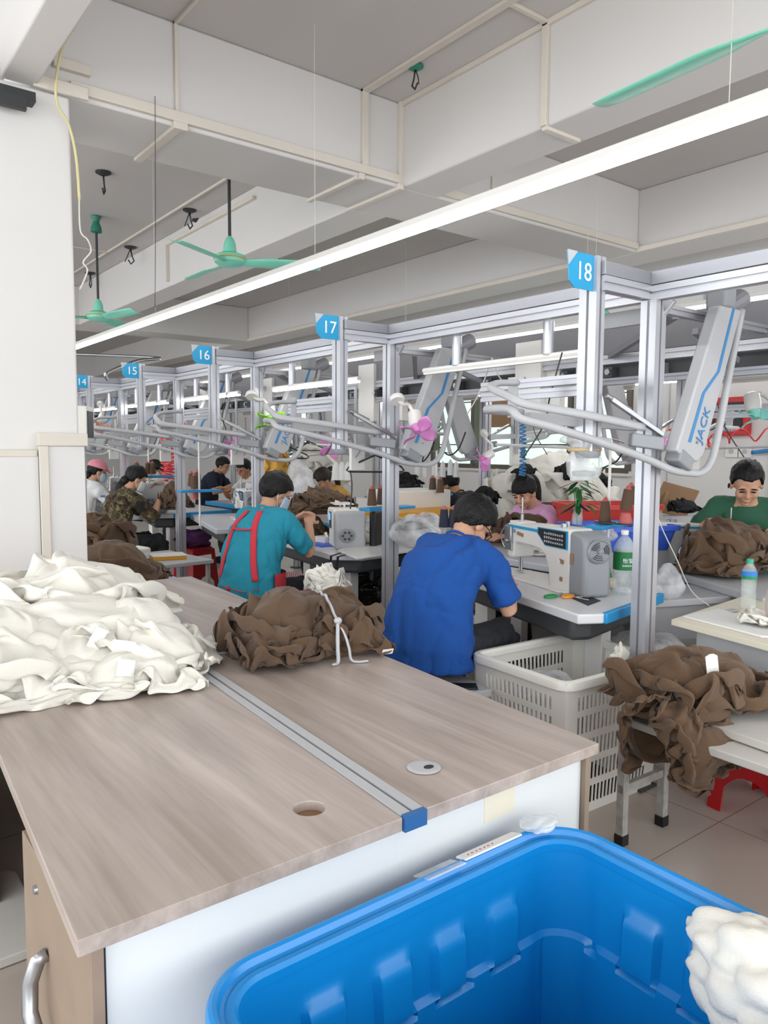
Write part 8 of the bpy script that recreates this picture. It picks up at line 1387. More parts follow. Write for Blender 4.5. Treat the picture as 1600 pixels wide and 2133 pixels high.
# left piles
cloth_thing('garment_heap', (1.62, 5.10, .50), .5, 'brown2', 'large brown garment heap nearest the pillar, overflowing its basket', 'garments', [(B, (0, 0, 0), 0, (.95, 1.3, 1.2)), (W_, (0, 0, .06), 1, (1, 1, 1.2)), (B, (-.05, 0, .10), 2.2, (.8, 1, 1.2)), (W_, (.28, -.05, .0), .3, (.5, .6, .9))], (.34, .3, .34), GB)
cloth_thing('garment_heap', (1.78, 5.95, .62), 1.2, 'brown2', 'upper brown garment heap behind the largest one, below the camouflage shirt', 'garments', [(B, (0, 0, 0), 0, (.8, 1.1, 1.2)), (W_, (0, 0, .08), 1, (.85, .9, 1.2)), (W_, (.0, 0, .10), 2.2, (.75, .75, 1.1))], (.28, .25, .3), GB)
for p, lab in (((1.62, 5.10, 0), 'white basket under the largest brown heap next to the pillar'), ((1.80, 5.95, 0), 'white basket under the upper brown heap')): basket(p, .55, .5, .45 if lab[20] != 'u' else .62, .3, lab)
cloth_thing('cloth_piece', (1.98, 4.86, .50), 0, mat('pale_blue_cloth', 'b9c8d6', .9), 'pale blue cloth sticking out beside the brown heap near the pillar', 'cloth', [(W_, (0, 0, 0), 0, (.35, .3, .5))])
t = table('side_table', (2.36, 5.95, 0), .1, .42, .75, .60, 'small grey side table holding a yellow-edged book', 'table', 'lgrey', 'legpaint', .03)
g = thing('book', (2.33, 5.86, .602), -.2, 'book with yellow page edges on the small grey side table', 'book'); MB().box(-.13, .13, -.095, .095, 0, .028).build('pages', 'yellowp', g); MB().box(-.133, .133, -.098, .098, .028, .033).build('cover', 'paper', g)
basket((2.18, 6.5, 0), .36, .3, .62, .2, 'narrow white basket behind the book on the side table')
plastic_stool((3.2, 7.35, 0), .35, 'red plastic stool carrying a purple bag below the pale sewing table', .47)
t = crumple('purple_bag', (3.2, 7.35, .56), (.17, .12, .09), 'purple', None, 21, 8, .3, 48); tag(t, 'purple cloth bag on the red stool below the pale table', 'bag')
# ---- things on the blue-shirted man's table
def bottle_big():
    t = thing('water_bottle', atz(1298, 1237, TZ), .3, 'large clear water bottle with a green label behind the aluminium post', 'bottle')
    R = .052; H_ = .31
    MB().lathe([(0, .002), (R*.8, .0), (R, .015)]+[(R*(1-.04*(i % 2)), .02+.011*i) for i in range(9)]+[(R, .13), (R, .20), (R*.97, .235), (R*.6, .275), (.017, .29), (.015, .30), (0, .30)], n=28).build('shell', M['bottle'], t, smooth='auto')
    MB().lathe([(R+.001, .125), (R+.001, .215)], n=32).build('label', 'labelgreen', t, smooth='auto') if False else MB().tube([(0, 0, .125), (0, 0, .215)], R+.0012, 32, caps=False).build('label', 'labelgreen', t, smooth='auto')
    lb = [o for o in bpy.data.objects if o.name.startswith('label') and o.parent == t][0]
    for i, (s, sz, z, m) in enumerate((('怡宝', .026, .172, 'signwhite'), ('饮用纯净水', .011, .148, 'signwhite'))):
        d = Vector((-.80, -.60, 0)); text_mesh('lettering', s, sz, m, lb, basis(d*(R+.003)+Vector((0, 0, z)), (.60, -.80, 0), (0, 0, 1)), .0004)
    MB().lathe([(0, 0), (.018, 0), (.018, .022), (0, .022)], (0, 0, .298), 20).build('cap', 'white', t, smooth='auto')
bottle_big()
def bottle_small():
    t = thing('water_bottle', atz(1558, 1268, .762), 0, 'small clear water bottle with green cap and blue-green label on the cream table', 'bottle'); R = .033
    MB().lathe([(0, .002), (R*.8, 0), (R, .012)]+[(R*(1-.06*(i % 2)), .015+.01*i) for i in range(11)]+[(R, .14), (R, .175), (R*.75, .195), (.014, .212), (.012, .225), (0, .225)], n=24).build('shell', M['bottle'], t, smooth='auto')
    lb = MB().tube([(0, 0, .155), (0, 0, .178)], R+.0012, 28, caps=False).build('label', 'labelblue', t, smooth='auto'); MB().tube([(0, 0, .142), (0, 0, .155)], R+.0012, 28, caps=False).build('label_band', 'green', t, smooth='auto')
    MB().lathe([(0, 0), (.0155, 0), (.0155, .018), (0, .018)], (0, 0, .215), 18).build('cap', mat('cap_green', '2aa884', .4), t, smooth='auto')
bottle_small()
def on(px, py, z=TZ): return atz(px, py, z)
p = on(1150, 1246); t = thing('scissors', p+Vector((0, 0, .008)), 0, 'thread scissors with one green and one orange handle ring', 'scissors')
for s, m, nm in ((-1, 'green', 'green_handle'), (1, 'orange', 'orange_handle')):
    q = on(1165+s*18, 1245)-p; MB().tube([(q.x+.03*math.cos(a)*1.2, q.y+.02*math.sin(a), 0) for a in [2*PI*k/16 for k in range(16)]], .006, 8, closed=True).build(nm, m, t, smooth=True)
MB().bar((.05, .0, 0), (.16, .06, 0), .012, .003).build('blade', 'steel', t)
t = MB().ell(on(1251, 1234)+Vector((0, 0, .012)), (.03, .024, .012)).build('earphone_case', 'white', smooth=True); tag(t, 'small white earphone case beside the grey motor cover', 'case')
t = MB().lathe([(.014, -.015), (.028, -.015), (.028, .015), (.014, .015), (.014, -.015)], on(1276, 1226)+Vector((0, 0, .028)), 24, axis=(.6, -.7, 0)).build('tape_roll', 'creamwood', smooth='auto'); tag(t, 'cream roll of tape standing by the large water bottle', 'tape')
cable('earphone_wire', [on(1242, 1225)+Vector((0, 0, .06)), on(1246, 1240)+Vector((0, 0, .03)), on(1222, 1246)+Vector((0, 0, .01)), on(1200, 1246)+Vector((0, 0, .005)), on(1226, 1252)+Vector((0, 0, .006))], .0018, 'paper', 'white earphone wire coiled at the front of the machine table', 'wire')
t = MB().prism([tuple(on(*q).xy) for q in ((1192, 1247), (1225, 1262), (1252, 1252), (1222, 1240))], TZ, TZ+.002).build('tool_tray', 'black'); tag(t, 'dark inset tray with small metal parts at the corner of the machine table', 'tray')
for k in range(2):
    t = cone(on(1264+k*3, 1195+k*22), 'x', m='greenthread', h=.07, r=.022, grp=None, plast='green'); tag(t, ['upper green thread spool between the machine and the large bottle', 'lower green thread spool between the machine and the large bottle'][k])
# thread stands: blue tray on a white pole, cones on discs
def thread_stand(loc, rz, label, h=.5, w=.3):
    t = thing('thread_stand', loc, rz, label, 'thread stand', 'thread stands with blue trays')
    MB().cyl((0, 0, -.3), (0, 0, h), .008, n=8).build('pole', 'white', t, smooth='auto'); MB().box(-w/2, w/2, -.05, .05, -.02, .0).build('tray', 'blue', t, bevel=.004)
    MB().tube([(-w/2, 0, h-.02), (0, 0, h), (w/2, 0, h-.02)], .004, 6).build('top_bar', 'steel', t, smooth=True); return t
def disc(loc, label, r=.055): tag(MB().lathe([(0, 0), (r, 0), (r, .006), (0, .006)], loc, 24).build('cone_disc', 'black', smooth='auto'), label, 'disc')
p = atd(1260, 1088, 4.0); thread_stand(p+Vector((.03, 0, -.008)), .2, 'thread stand with blue tray in front of the red crate', .45, .34)
disc(p, 'black disc under the brown cone in front of the red crate'); cone(p+Vector((0, 0, .006)), 'brown thread cone with a red tip in front of the red crate', s=1.0)
q = atd(1303, 1092, 3.9); disc(q, 'black disc beside the aluminium post, above the large bottle'); cone(q+Vector((0, 0, .006)), 'x', m='coneplastic', h=.06, r=.034).__setitem__('label', 'short red-brown spool under the tilted cone'); cone(q+Vector((0, 0, .075)), 'brown thread cone stacked above the short red-brown spool by the post', s=1.0, tilt=.1)
cone(atd(1314, 1050, 4.5), 'small brown thread cone peeking past the near aluminium post', s=1.0)
p = atd(783, 1054, 4.9); thread_stand(p+Vector((.1, 0, -.008)), .1, 'thread stand with blue tray behind the cream overlock machine', .4, .42)
for i, (px, lab) in enumerate(((775, 'front brown cone of the pair behind the cream overlock machine'), (794, 'second brown cone behind the cream overlock machine'), (812, 'brown cone half hidden by the post numbered 17'))): cone(atd(px, 1053-i*2, 4.9+.12*i), lab, s=1.0)
p = atd(905, 1026, 6.2); thread_stand(p+Vector((.02, 0, -.008)), 0, 'thread stand with blue tray left of the man in black', .35, .28); 
cone(atd(901, 1023, 6.2), 'left of the two brown cones near the man in black', s=1.0); cone(atd(917, 1026, 6.1), 'right of the two brown cones near the man in black', s=1.0)
p = atd(408, 1018, 6.2); thread_stand(p+Vector((.04, .02, -.01)), -.1, 'thread stand with blue tray left of the teal-shirted worker', .45, .34)
for px, py, d, lab in ((399, 1013, 6.3, 'left brown cone on the tray left of the teal shirt'), (412, 1010, 6.4, 'right brown cone on the tray left of the teal shirt'), (405, 1018, 6.15, 'front brown cone on the tray left of the teal shirt')): cone(atd(px, py, d), lab, s=1.0)
MBr = cone(atd(406, 1040, 6.3), 'x', m='coneplastic', h=.09, r=.035); MBr['label'] = 'dark red spool under the blue tray left of the teal shirt'
p = atd(310, 989, 7.6); thread_stand(p+Vector((0, 0, -.01)), 0, 'thread stand with blue tray behind the camouflage shirt', .4, .5)
for px, lab in ((285, 'brown cone left on the tray behind the camouflage shirt'), (308, 'brown cone at the middle of the tray behind the camouflage shirt'), (318, 'brown cone right on the tray behind the camouflage shirt')): cone(atd(px, 987, 7.6), lab, s=1.0)
for px, lab in ((925, 'left navy thread cone behind the royal blue shoulder'), (944, 'right navy thread cone behind the royal blue shoulder')): cone(atd(px, 1098, 4.3), lab, m='navythread', s=.95)
for px, lab in ((600, 'brown cone in front of the white heap by the far window'), (572, 'dark cone behind the hair of the teal-shirted worker')): cone(atd(px, 983, 7.5), lab, s=1.0, m='thread' if px == 600 else 'navythread')
for i, px in enumerate((905, 922, 938, 950, 870, 885)): cone(atd(px, 990+(i % 2)*4, 7.0), 'white thread cones of the machines by the window', m='whitethread', h=.14, r=.03, grp='white thread cones by the window', plast='cream', s=1)
for i, px in enumerate((700, 712, 724)): cone(atd(px, 1000, 6.6), 'white thread cones beside the yellow-sleeved worker', m='whitethread', h=.15, r=.04, grp='white thread cones by the yellow sleeves', plast='cream')
# ---- far heaps
cloth_thing('garment_heap', tuple(atz(1500, 1190, .79)), -.5, 'brown2', 'brown garment heap on the grey table in front of the green-shirted man', 'garments', [(B, (.05, 0, 0), .5, (.72, .72, 1.05)), (W_, (0, 0, .04), 1, (.75, .7, 1.1)), (B, (.1, .0, .06), -.5, (.65, .55, 1)), (W_, (.28, .05, .02), 2, (.5, .6, .9))], (.26, .2, .24), GB)
cloth_thing('garment_heap', tuple(atz(1120, 1125, .80)), -.6, 'brown', 'brown knit heap in front of the pink-shirted worker', 'garments', [(B, (0, 0, 0), 0, (.95, .8, 1.1)), (W_, (0, 0, .03), 1, (.9, .8, 1.05)), (B, (.05, 0, .04), 2.6, (.85, .7, 1.1))], (.33, .2, .22), GB)
cloth_thing('white_fabric', tuple(atz(1135, 1150, .80)), -.6, 'whitecloth', 'white fabric spread over the brown heap behind the machine arm', 'fabric', [(W_, (0, 0, 0), 0, (.7, .6, .75)), (B, (.15, 0, .0), .4, (.6, .5, .7))], (.2, .12, .12))
cloth_thing('white_fabric', tuple(atz(770, 1130, .80)), .3, 'whitecloth', 'loose white cloth pieces lying on the white board right of the overlock machine', 'fabric', [(W_, (0, 0, 0), 0, (.6, .5, .4)), (B, (.2, .1, 0), .5, (.5, .6, .35)), (W_, (-.15, .12, 0), 1, (.4, .4, .4))])
t = MB().prism([tuple(atz(*q, .815).xy) for q in ((702, 1148), (743, 1163), (1000, 1128), (960, 1105), (760, 1118))], .805, .82).build('white_board', 'white', bevel=.003); tag(t, 'white board resting on the sewing table right of the overlock machine', 'board')
for k, (a, b) in enumerate((((690, 1158), (760, 1136)), ((704, 1160), (772, 1138)))):
    q0, q1 = atz(*a, .812), atz(*b, .812); o = MB().bar(q0, q1, .022, .003); o.bar(q0, q0-Vector((0.01, 0, .08)), .022, .003); tag(o.build('ribbon', 'black'), ['left black ribbon hanging over the edge of the table by the white board', 'right black ribbon next to the white board corner'][k], 'ribbon')
t = MB().box(-.09, .09, -.07, .07, 0, .05).build('parts_box', 'white', bevel=.004, loc=atz(688, 1130, .80), ); tag(t, 'small white box in front of the cream overlock machine', 'box')
t = MB().box(-.2, .1, -.14, .1, 0, .008).build('blue_mat', 'crateblue', loc=atz(695, 1132, .80)); tag(t, 'blue mat under the small white box', 'mat')
cloth_thing('garment_piece', tuple(atz(640, 1118, .82)), .3, 'brown', 'brown garment the teal-shirted worker holds over the table', 'garments', [(W_, (0, 0, 0), 0, (.45, .4, .8)), (B, (.0, .05, .05), 1, (.4, .35, .8))], (.1, .1, .2), GB)
cloth_thing('garment_piece', (2.92, 7.15, .88), .3, 'brown', 'brown garment held by the camouflage-shirted worker', 'garments', [(W_, (0, 0, 0), 0, (.42, .4, .9)), (B, (.0, .0, .08), 1, (.4, .35, .9))], (.1, .1, .25), GB)
cloth_thing('garment_heap', tuple(atd(668, 1068, 5.9)), -.5, 'brown', 'brown garment heap below the yellow-sleeved worker', 'garments', [(B, (0, 0, 0), .5, (.62, .6, .7)), (W_, (0, 0, .02), 1, (.6, .6, .75)), (B, (.05, .0, .03), -.5, (.5, .5, .7))], (.2, .16, .15), GB)
cloth_thing('white_fabric', tuple(atd(650, 1015, 8.5)), 0, 'whitecloth', 'far white fabric heap left of the yellow-sleeved worker', 'fabric', [(B, (0, 0, 0), .5, (1.2, 1.1, 1.5)), (W_, (0, 0, .1), 1, (1.1, 1.1, 1.5))], (.4, .35, .33))
t = crumple('plastic_bag', atd(622, 1020, 6.3), (.12, .12, .24), 'bag', None, 31, 6, .22, 40); tag(t, 'standing clear plastic bag right of the teal-shirted worker', 'bag')
cloth_thing('yellow_cloth', tuple(atd(572, 1000, 7.2)), 0, 'syellow', 'yellow cloth beside the worker in the white T-shirt', 'cloth', [(W_, (0, 0, 0), 0, (.4, .4, 1.2)), (W_, (0, 0, .1), 2, (.35, .35, .9))], (.12, .12, .3))
# white and black mountain beneath the windows
base = atd(1165, 1105, 6.4); base.z = .45
for i, (dx_, dy_, z, s, m, lab) in enumerate([(0, 0, .0, (1.8, 1.8, 2.6), 'whitecloth', 'lower white fabric mass beneath the windows'), (.12, .25, .45, (1.5, 1.4, 2.1), 'whitecloth', 'white fabric mass forming the peak beneath the windows'), (-.55, .25, .12, (1.15, 1.1, 1.9), 'whitecloth', 'white fabric mound left of the peak, behind the pink-shirted worker')]):
    cloth_thing('white_fabric', (base.x+dx_, base.y+dy_, base.z+z), i, m, lab, 'fabric', [(W_, (0, 0, 0), 0, s), (B, (0, 0, .12), 1.3, tuple(k*.9 for k in s)), (W_, (.1, -.1, .06), 2.6, s)], (s[0]*.3, s[1]*.3, s[2]*.22))
for i, (px, py, d, s, lab) in enumerate([(1190, 1000, 6.35, .5, 'black garment on the peak of the white fabric'), (1095, 1000, 6.5, .42, 'black garment on the slope of the white fabric, below the blue coil'), (1245, 1020, 6.6, .5, 'black garment right of the plant, on the fabric'), (1010, 1052, 6.2, .45, 'black scraps low on the fabric left of the pink-shirted worker'), (1225, 1065, 6.5, .5, 'dark garment under the plant leaves')]):
    s *= .62; cloth_thing('black_garment', tuple(atd(px, py, d-.15)), i, 'blackcloth', lab, 'garment', [(W_, (0, 0, 0), 0, (s, s, s*1.6)), (B, (0, 0, .05), 2, (s, s*.9, s*1.5))], (s*.3, s*.3, s*.3), 'black garments on the fabric')
for i, (px, py, d, s, lab) in enumerate([(845, 1010, 7.0, .5, 'black garments left of the brown cones by the window'), (850, 1035, 6.6, .55, 'black folded garments on the white parts bin')]):
    cloth_thing('black_garment', tuple(atd(px, py, d)), i, 'blackcloth', lab, 'garment', [(B, (0, 0, 0), 0, (s*.7, s*.8, s*.9)), (W_, (0, 0, .02), 2, (s*.6, s*.6, s*.8))], (s*.25, s*.22, s*.16), 'black garments on the fabric')
t = MB().box(4.9, 6.6, 3.6, 5.0, 0, .45).build('sorting_table', 'lgrey', bevel=.01); tag(t, 'low grey sorting table carrying the white fabric mountain', 'table')
t = MB().box(-.28, .28, -.2, .2, 0, .16).build('parts_bin', 'cream', bevel=.01, loc=atd(852, 1060, 6.2)); tag(t, 'white parts bin behind the black ribbon hanger', 'bin')
t = MB().box(-.45, .35, -.25, .25, 0, .03).build('wooden_board', 'yellowp', loc=atd(860, 1068, 5.9)); tag(t, 'orange-brown board edge beneath the white parts bin', 'board')
for px, py, d, s, lab in ((862, 1110, 4.6, (.16, .13, .09), 'clear plastic bags heaped left of the royal blue shoulder'), (885, 1092, 5.0, (.12, .1, .07), 'clear plastic bag behind the royal blue shoulder'), (1225, 1115, 4.2, (.2, .12, .05), 'grey plastic bag behind the machine motor cover'), (1388, 1222, 3.9, (.11, .07, .09), 'clear plastic wrap standing right of the near post')):
    t = crumple('plastic_bag', atd(px, py, d), s, 'bag', None, int(px), 6, .22, 40); tag(t, lab, 'bag')
cloth_thing('black_strap', tuple(atd(862, 1100, 4.7)), 0, 'blackcloth', 'black strap lying over the plastic bags by the blue shoulder', 'strap', [(B, (0, 0, 0), .3, (.35, .25, .2))])
# crates on the right
def crate(loc, L, W, H, rz, m, label):
    t = thing('plastic_crate', loc, rz, label, 'crate', None); mb = MB(); k = .86
    a = rrect(L, W, .03, 4); n = len(a); b_ = [(x*k, y*k) for x, y in a]
    mb.add([(x, y, H) for x, y in a]+[(x, y, 0) for x, y in b_], [(i, n+i, n+(i+1) % n, (i+1) % n) for i in range(n)]+[tuple(range(n, 2*n))]); o = mb.build('body', m, t); s = o.modifiers.new('s', 'SOLIDIFY'); s.thickness = .005
    pr = [(-.005, 0), (-.005, .01), (.02, .01), (.02, -.02), (.016, -.02)]; rg = [rrect(L+2*d, W+2*d, .03+d, 4) for d, z in pr]
    MB().add([(p[0], p[1], H+z) for (d, z), r in zip(pr, rg) for p in r], [(i*n+j, i*n+(j+1) % n, (i+1)*n+(j+1) % n, (i+1)*n+j) for i in range(len(pr)-1) for j in range(n)]).build('rim', m, t, smooth='auto'); return t
p = atd(1262, 1110, 5.3); crate(p, .62, .42, .20, -.5, 'cratered', 'red plastic crate behind the brown thread cones')
t = MB().box(-.28, .28, -.18, .18, 0, p.z-.002).build('crate_table', 'lgrey', bevel=.005, loc=(p.x, p.y, 0)); t.rotation_euler = (0, 0, -.5); tag(t, 'grey table under the red crate', 'table')
p = atd(1285, 1140, 4.7); crate(p+Vector((0, 0, 0)), .60, .40, .14, -.35, 'crateblue', 'blue plastic crate in front of the red crate')
t = MB().box(-.26, .26, -.16, .16, 0, p.z-.002).build('crate_table', 'lgrey', bevel=.005, loc=(p.x, p.y, 0)); t.rotation_euler = (0, 0, -.35); tag(t, 'grey table under the blue crate', 'table')
p = atd(1435, 1133, 5.3); crate(p, .45, .3, .10, -.5, 'crateblue', 'blue crate seen under the arm of the white machine facing us')
# wash tray with blue clamps
p = atz(1390, 1240, .72); t = thing('parts_tray', (p.x, p.y, 0), -.35, 'light grey open tray on a steel frame with blue clamps', 'tray')
MB().prism(rrect(.62, .36, .02, 3), .70, .735).build('rim', 'lgrey', t, bevel=.004); mb = MB(); mb.add([(x, y, .7) for x, y in ((-.26, -.15), (.26, -.15), (.26, .15), (-.26, .15))]+[(x*.7, y*.6, .5) for x, y in ((-.26, -.15), (.26, -.15), (.26, .15), (-.26, .15))], [(0, 4, 5, 1), (1, 5, 6, 2), (2, 6, 7, 3), (3, 7, 4, 0), (4, 7, 6, 5)]); mb.build('basin', 'lgrey', t)
for x, y in ((-.26, -.14), (.27, -.14), (.27, .14), (-.26, .14)):
    l = MB().cyl((x, y, 0), (x, y, .67), .014, n=10).build('leg', 'steel', t, smooth='auto'); MB().cyl((x, y, .655), (x, y, .70), .024, n=12).build('clamp', 'dblue', l, smooth='auto')
# things on the cream table
t = MB().prism([tuple(atz(*q, .762).xy) for q in ((1424, 1285), (1497, 1270), (1600, 1300), (1640, 1330), (1585, 1327))], .761, .768).build('paper_sheets', 'paper'); tag(t, 'white paper sheets lying on the cream table', 'paper')
cloth_thing('white_fabric', tuple(atz(1580, 1300, .768)), .3, 'whitecloth', 'white cloth piece lying on the papers by the small bottle', 'fabric', [(W_, (0, 0, 0), 0, (.25, .25, .25))])
t = crumple('cloth_bag', atz(1633, 1262, .86), (.085, .06, .13), mat('linen_bag', 'c9bcb4', .8), None, 44, 6, .12, 40); tag(t, 'tall pale cloth bag cut by the picture edge beside the small bottle', 'bag')
t = MB().box(-.035, .035, -.02, .02, 0, .004).build('steel_scale', 'lgrey', loc=atz(1525, 1272, .764)); tag(t, 'small grey plate on the papers of the cream table', 'plate')
cloth_thing('black_cloth', tuple(atz(1370, 1165, .79)), .3, 'blackcloth', 'black cloth piece right of the near post on the grey table', 'cloth', [(W_, (0, 0, 0), 0, (.4, .35, .5))])
cable('white_wire', [atd(1362, 1000, 4.0), atd(1372, 1080, 4.0), atd(1410, 1165, 3.9), atd(1440, 1230, 3.75), atd(1478, 1262, 3.65)], .003, 'wire', 'white wire running from the loop rail down to the cream table', 'wire')
# ---- clip fans
def clip_fan(p, label, m, s=1.0, face=(-.6, -.8, -.1), blades=4, body=True, tilt=0, mount=None, r=.095):
    face = Vector(face).normalized(); a, b, _ = frame_of(face); p = Vector(p); t = thing('clip_fan', p, 0, label, 'fan', 'small clip fans'); t.scale = (s,)*3
    MB().lathe([(0, .03), (.016, .028), (.022, .01), (.022, -.005), (0, -.01)], n=18, axis=face).build('hub', m, t, smooth='auto')
    for k in range(blades):
        q0 = tilt+2*PI*k/blades; mb = MB()
        def fn(u, v):
            rr = .015+(r-.015)*u; w = .55*math.sin(PI*min(1, .15+u*.80))**.8; q = q0+(v-.5)*2*w*(1-.25*u); return (a*math.cos(q)+b*math.sin(q))*rr+face*(.02+.03*(v-.5))
        mb.grid(fn, 9, 7); o = mb.build('blade', m, t, smooth=True); x = o.modifiers.new('s', 'SOLIDIFY'); x.thickness = .0025
    if body:
        g = MB(); g.lathe([(0, 0), (.028, -.005), (.032, -.03), (.030, -.075), (.012, -.085), (0, -.085)], n=20, axis=face); mo = g.build('motor', 'white', t, smooth='auto')
        c = Vector(mount) if mount is not None else (-face*.07+Vector((0, 0, .12)))
        MB().tube(smooth_path([-face*.06, -face*.075+c*.3, c*.7-face*.02, c]), .009, 8).build('neck', 'white', t, smooth=True); MB().lathe([(0, -.012), (.03, -.012), (.034, 0), (.03, .012), (0, .012)], c, 20, axis=face).build('clamp', 'white', t, smooth='auto')
    return t
clip_fan(atd(868, 890, 4.45), 'pink clip fan beside the lift of station 17', 'pink', 1.35, (-.25, -.5, -.8), 4, tilt=.4, mount=(-.06, .06, .12))
clip_fan(atd(563, 872, 6.0), 'lime green clip fan in front of the lift of station 16', 'lime', 1.5, (-.25, -.5, -.8), 4, tilt=.9, mount=(-.08, .05, .12))
clip_fan(atd(1008, 955, 5.2), 'pink fan hanging head-down in front of the bright window', 'pink', 1.0, (-.8, .2, -.5), 4, tilt=.2, mount=(.0, .0, .17))
clip_fan(atd(493, 928, 7.6), 'pink fan with a blue hub above the worker in the white T-shirt', 'pink', 1.3, (-.5, -.8, -.1), 5, tilt=.3)
clip_fan(atd(1572, 858, 4.6), 'pale cyan fan on a curved white neck near the right picture edge', 'cyan', 1.5, (-.2, -.3, -.9), 3, tilt=.5, mount=(.16, -.05, .02))
clip_fan(atd(1383, 925, 6.6), 'small pink fan behind the near lift shoe', 'pink', 1.1, (-.6, -.8, .1), 4, tilt=.7)
clip_fan(atd(205, 885, 8.8), 'peach clip fan close to the pillar edge', 'peach', 1.4, (-.5, -.5, -.7), 4, tilt=.1)
clip_fan(atd(375, 890, 7.4), 'pink clip fan in front of the lift of station 15', 'pink', 1.4, (-.3, -.5, -.8), 4, tilt=.6)
clip_fan(atd(690, 930, 6.4), 'tall pink fan guard behind the post of station 17', 'pink', 1.2, (-.6, -.8, .0), 5, tilt=.6)
# ---- plant on the post, jar of hooks
p = atd(1203, 1068, 4.7); t = thing('potted_plant', p, 0, 'leafy green plant in a glass vase clamped to an aluminium post', 'plant')
MB().lathe([(0, -.09), (.03, -.09), (.034, -.04), (.028, .02), (.03, .03)], n=20).build('glass_vase', M['bottle'], t, smooth='auto')
mb = MB(); rr = random.Random(5); stems = MB()
for k in range(5): stems.tube([(0, 0, -.08), (.015*math.cos(k), .015*math.sin(k), .05), (.03*math.cos(k*1.3), .03*math.sin(k*1.3), .16)], .003, 5)
stems.build('stems', 'green', t, smooth=True)
for k in range(26):
    a = rr.random()*6.28; z0 = .02+.18*rr.random(); L = .10+.09*rr.random(); up_ = .5-rr.random()*1.1; d = Vector((math.cos(a), math.sin(a), 0)); s_ = Vector((-math.sin(a), math.cos(a), 0))
    mb.grid(lambda u, v: d*(.01+L*u)+Vector((0, 0, z0+up_*L*u*(1.3-u)-.5*L*u*u*.7))+s_*((v-.5)*.034*math.sin(PI*min(.98, .08+u*.92))), 7, 3)
mb.build('foliage', 'leaf', t, smooth=True)
t = thing('hanging_jar', atd(1217, 965, 3.15), 0, 'yellowed clear plastic jar hanging under the loop rail of station 18', 'jar')
MB().lathe([(0, -.065), (.045, -.062), (.062, -.04), (.066, 0), (.060, .03), (.052, .04), (.05, .055), (.056, .07)], n=28).build('jar_body', M['tank'], t, smooth='auto'); MB().tube([(.055*math.cos(q), .055*math.sin(q), .05) for q in [2*PI*k/20 for k in range(20)]], .008, 6, closed=True).build('yellow_band', mat('old_tape', 'c9b184', .6), t, smooth=True)
crumple('crumpled_film', (0, 0, .085), (.055, .05, .035), 'bag', t, 4, 9, .4, 30); MB().lathe([(0, -.05), (.04, -.048), (.045, -.03), (0, -.025)], n=16).build('jar_content', 'grey', t, smooth='auto')
t.scale = (1.12,)*3
# ---- coiled cords
def coil(pts, R, turns, r, m, label, ax=None):
    pts = smooth_path(pts, 8); n = turns*9; out = []
    for i in range(n+1):
        k = i/n*(len(pts)-1); j = min(int(k), len(pts)-2); p = pts[j].lerp(pts[j+1], k-j); d = (pts[j+1]-pts[j]); a, b, _ = frame_of(d); q = 2*PI*i/9; out.append(p+a*R*math.cos(q)+b*R*math.sin(q))
    tag(MB().tube(out, r, 5).build('coiled_cord', m, smooth=True), label, 'cord')
coil([atd(1345, 915, 5.6), atd(1385, 905, 5.6), atd(1450, 922, 5.5), atd(1530, 908, 5.2), atd(1640, 902, 5.0)], .045, 8, .006, 'redcord', 'stretched red coiled cord running across the right wall')
coil([atd(1088, 872, 5.4), atd(1090, 930, 5.4), atd(1088, 990, 5.4)], .022, 16, .005, 'bluecord', 'blue coiled cord hanging in front of the bright window')
coil([atd(346, 905, 8.2), atd(348, 950, 8.2), atd(346, 1000, 8.2)], .06, 12, .008, 'redcord', 'red coiled cord hanging behind the post of station 16')
coil([atd(352, 950, 8.0), atd(362, 975, 8.0), atd(350, 1005, 8.0)], .08, 6, .007, 'redcord', 'loose red cord loops beside the hanging red coil')
coil([atd(556, 925, 7.9), atd(562, 950, 7.9), atd(556, 1000, 7.9)], .07, 6, .006, 'redcord', 'tangled red cord behind the post right of station 16')
cable('hanging_cable', [atd(1300, 935, 5.0), atd(1285, 960, 5.2), atd(1255, 975, 5.6)], .006, 'black', 'dark cable sweeping behind the hanging jar', 'cable')
cable('hanging_cable', [atd(905, 920, 4.9), atd(895, 945, 4.9), atd(880, 962, 4.9), atd(888, 935, 4.9), atd(900, 915, 4.9)], .005, 'black', 'black cable loop right of the lift of station 17', 'cable')
cable('hanging_cable', [atd(733, 925, 5.2), atd(728, 960, 5.2), atd(733, 1010, 5.2), atd(730, 1060, 5.2)], .005, 'dgrey', 'dark cable hanging right of the pink fan guard', 'cable')
cable('hanging_cable', [atd(970, 900, 5.3), atd(955, 935, 5.3), atd(935, 948, 5.3), atd(915, 930, 5.3)], .006, 'black', 'black plug cable drooping left of the pink hanging fan', 'cable')
cable('white_wire', [atd(1025, 745, 4.4), atd(1000, 815, 4.5), atd(972, 865, 4.6)], .004, 'wire', 'white string tied over the unlit lamp bar, going left', 'string')
cable('white_wire', [atd(1025, 745, 4.4), atd(1040, 785, 4.4), atd(1068, 815, 4.4)], .004, 'wire', 'white string tied over the unlit lamp bar, going right', 'string')
def hanger(p, label, m='black', s=1, rz=0):
    t = thing('clothes_hanger', p, rz, label, 'hanger'); t.scale = (s,)*3
    MB().tube([(-.19, 0, -.10), (-.17, 0, -.075), (0, 0, .0), (.17, 0, -.075), (.19, 0, -.10), (.17, 0, -.11), (-.17, 0, -.11)], .007, 6, closed=True).build('body', m, t, smooth=True)
    MB().tube(smooth_path([(0, 0, 0), (0, 0, .05), (.02, 0, .08), (-.0, 0, .11), (-.025, 0, .085)]), .0035, 6).build('hook', 'steel', t, smooth=True)
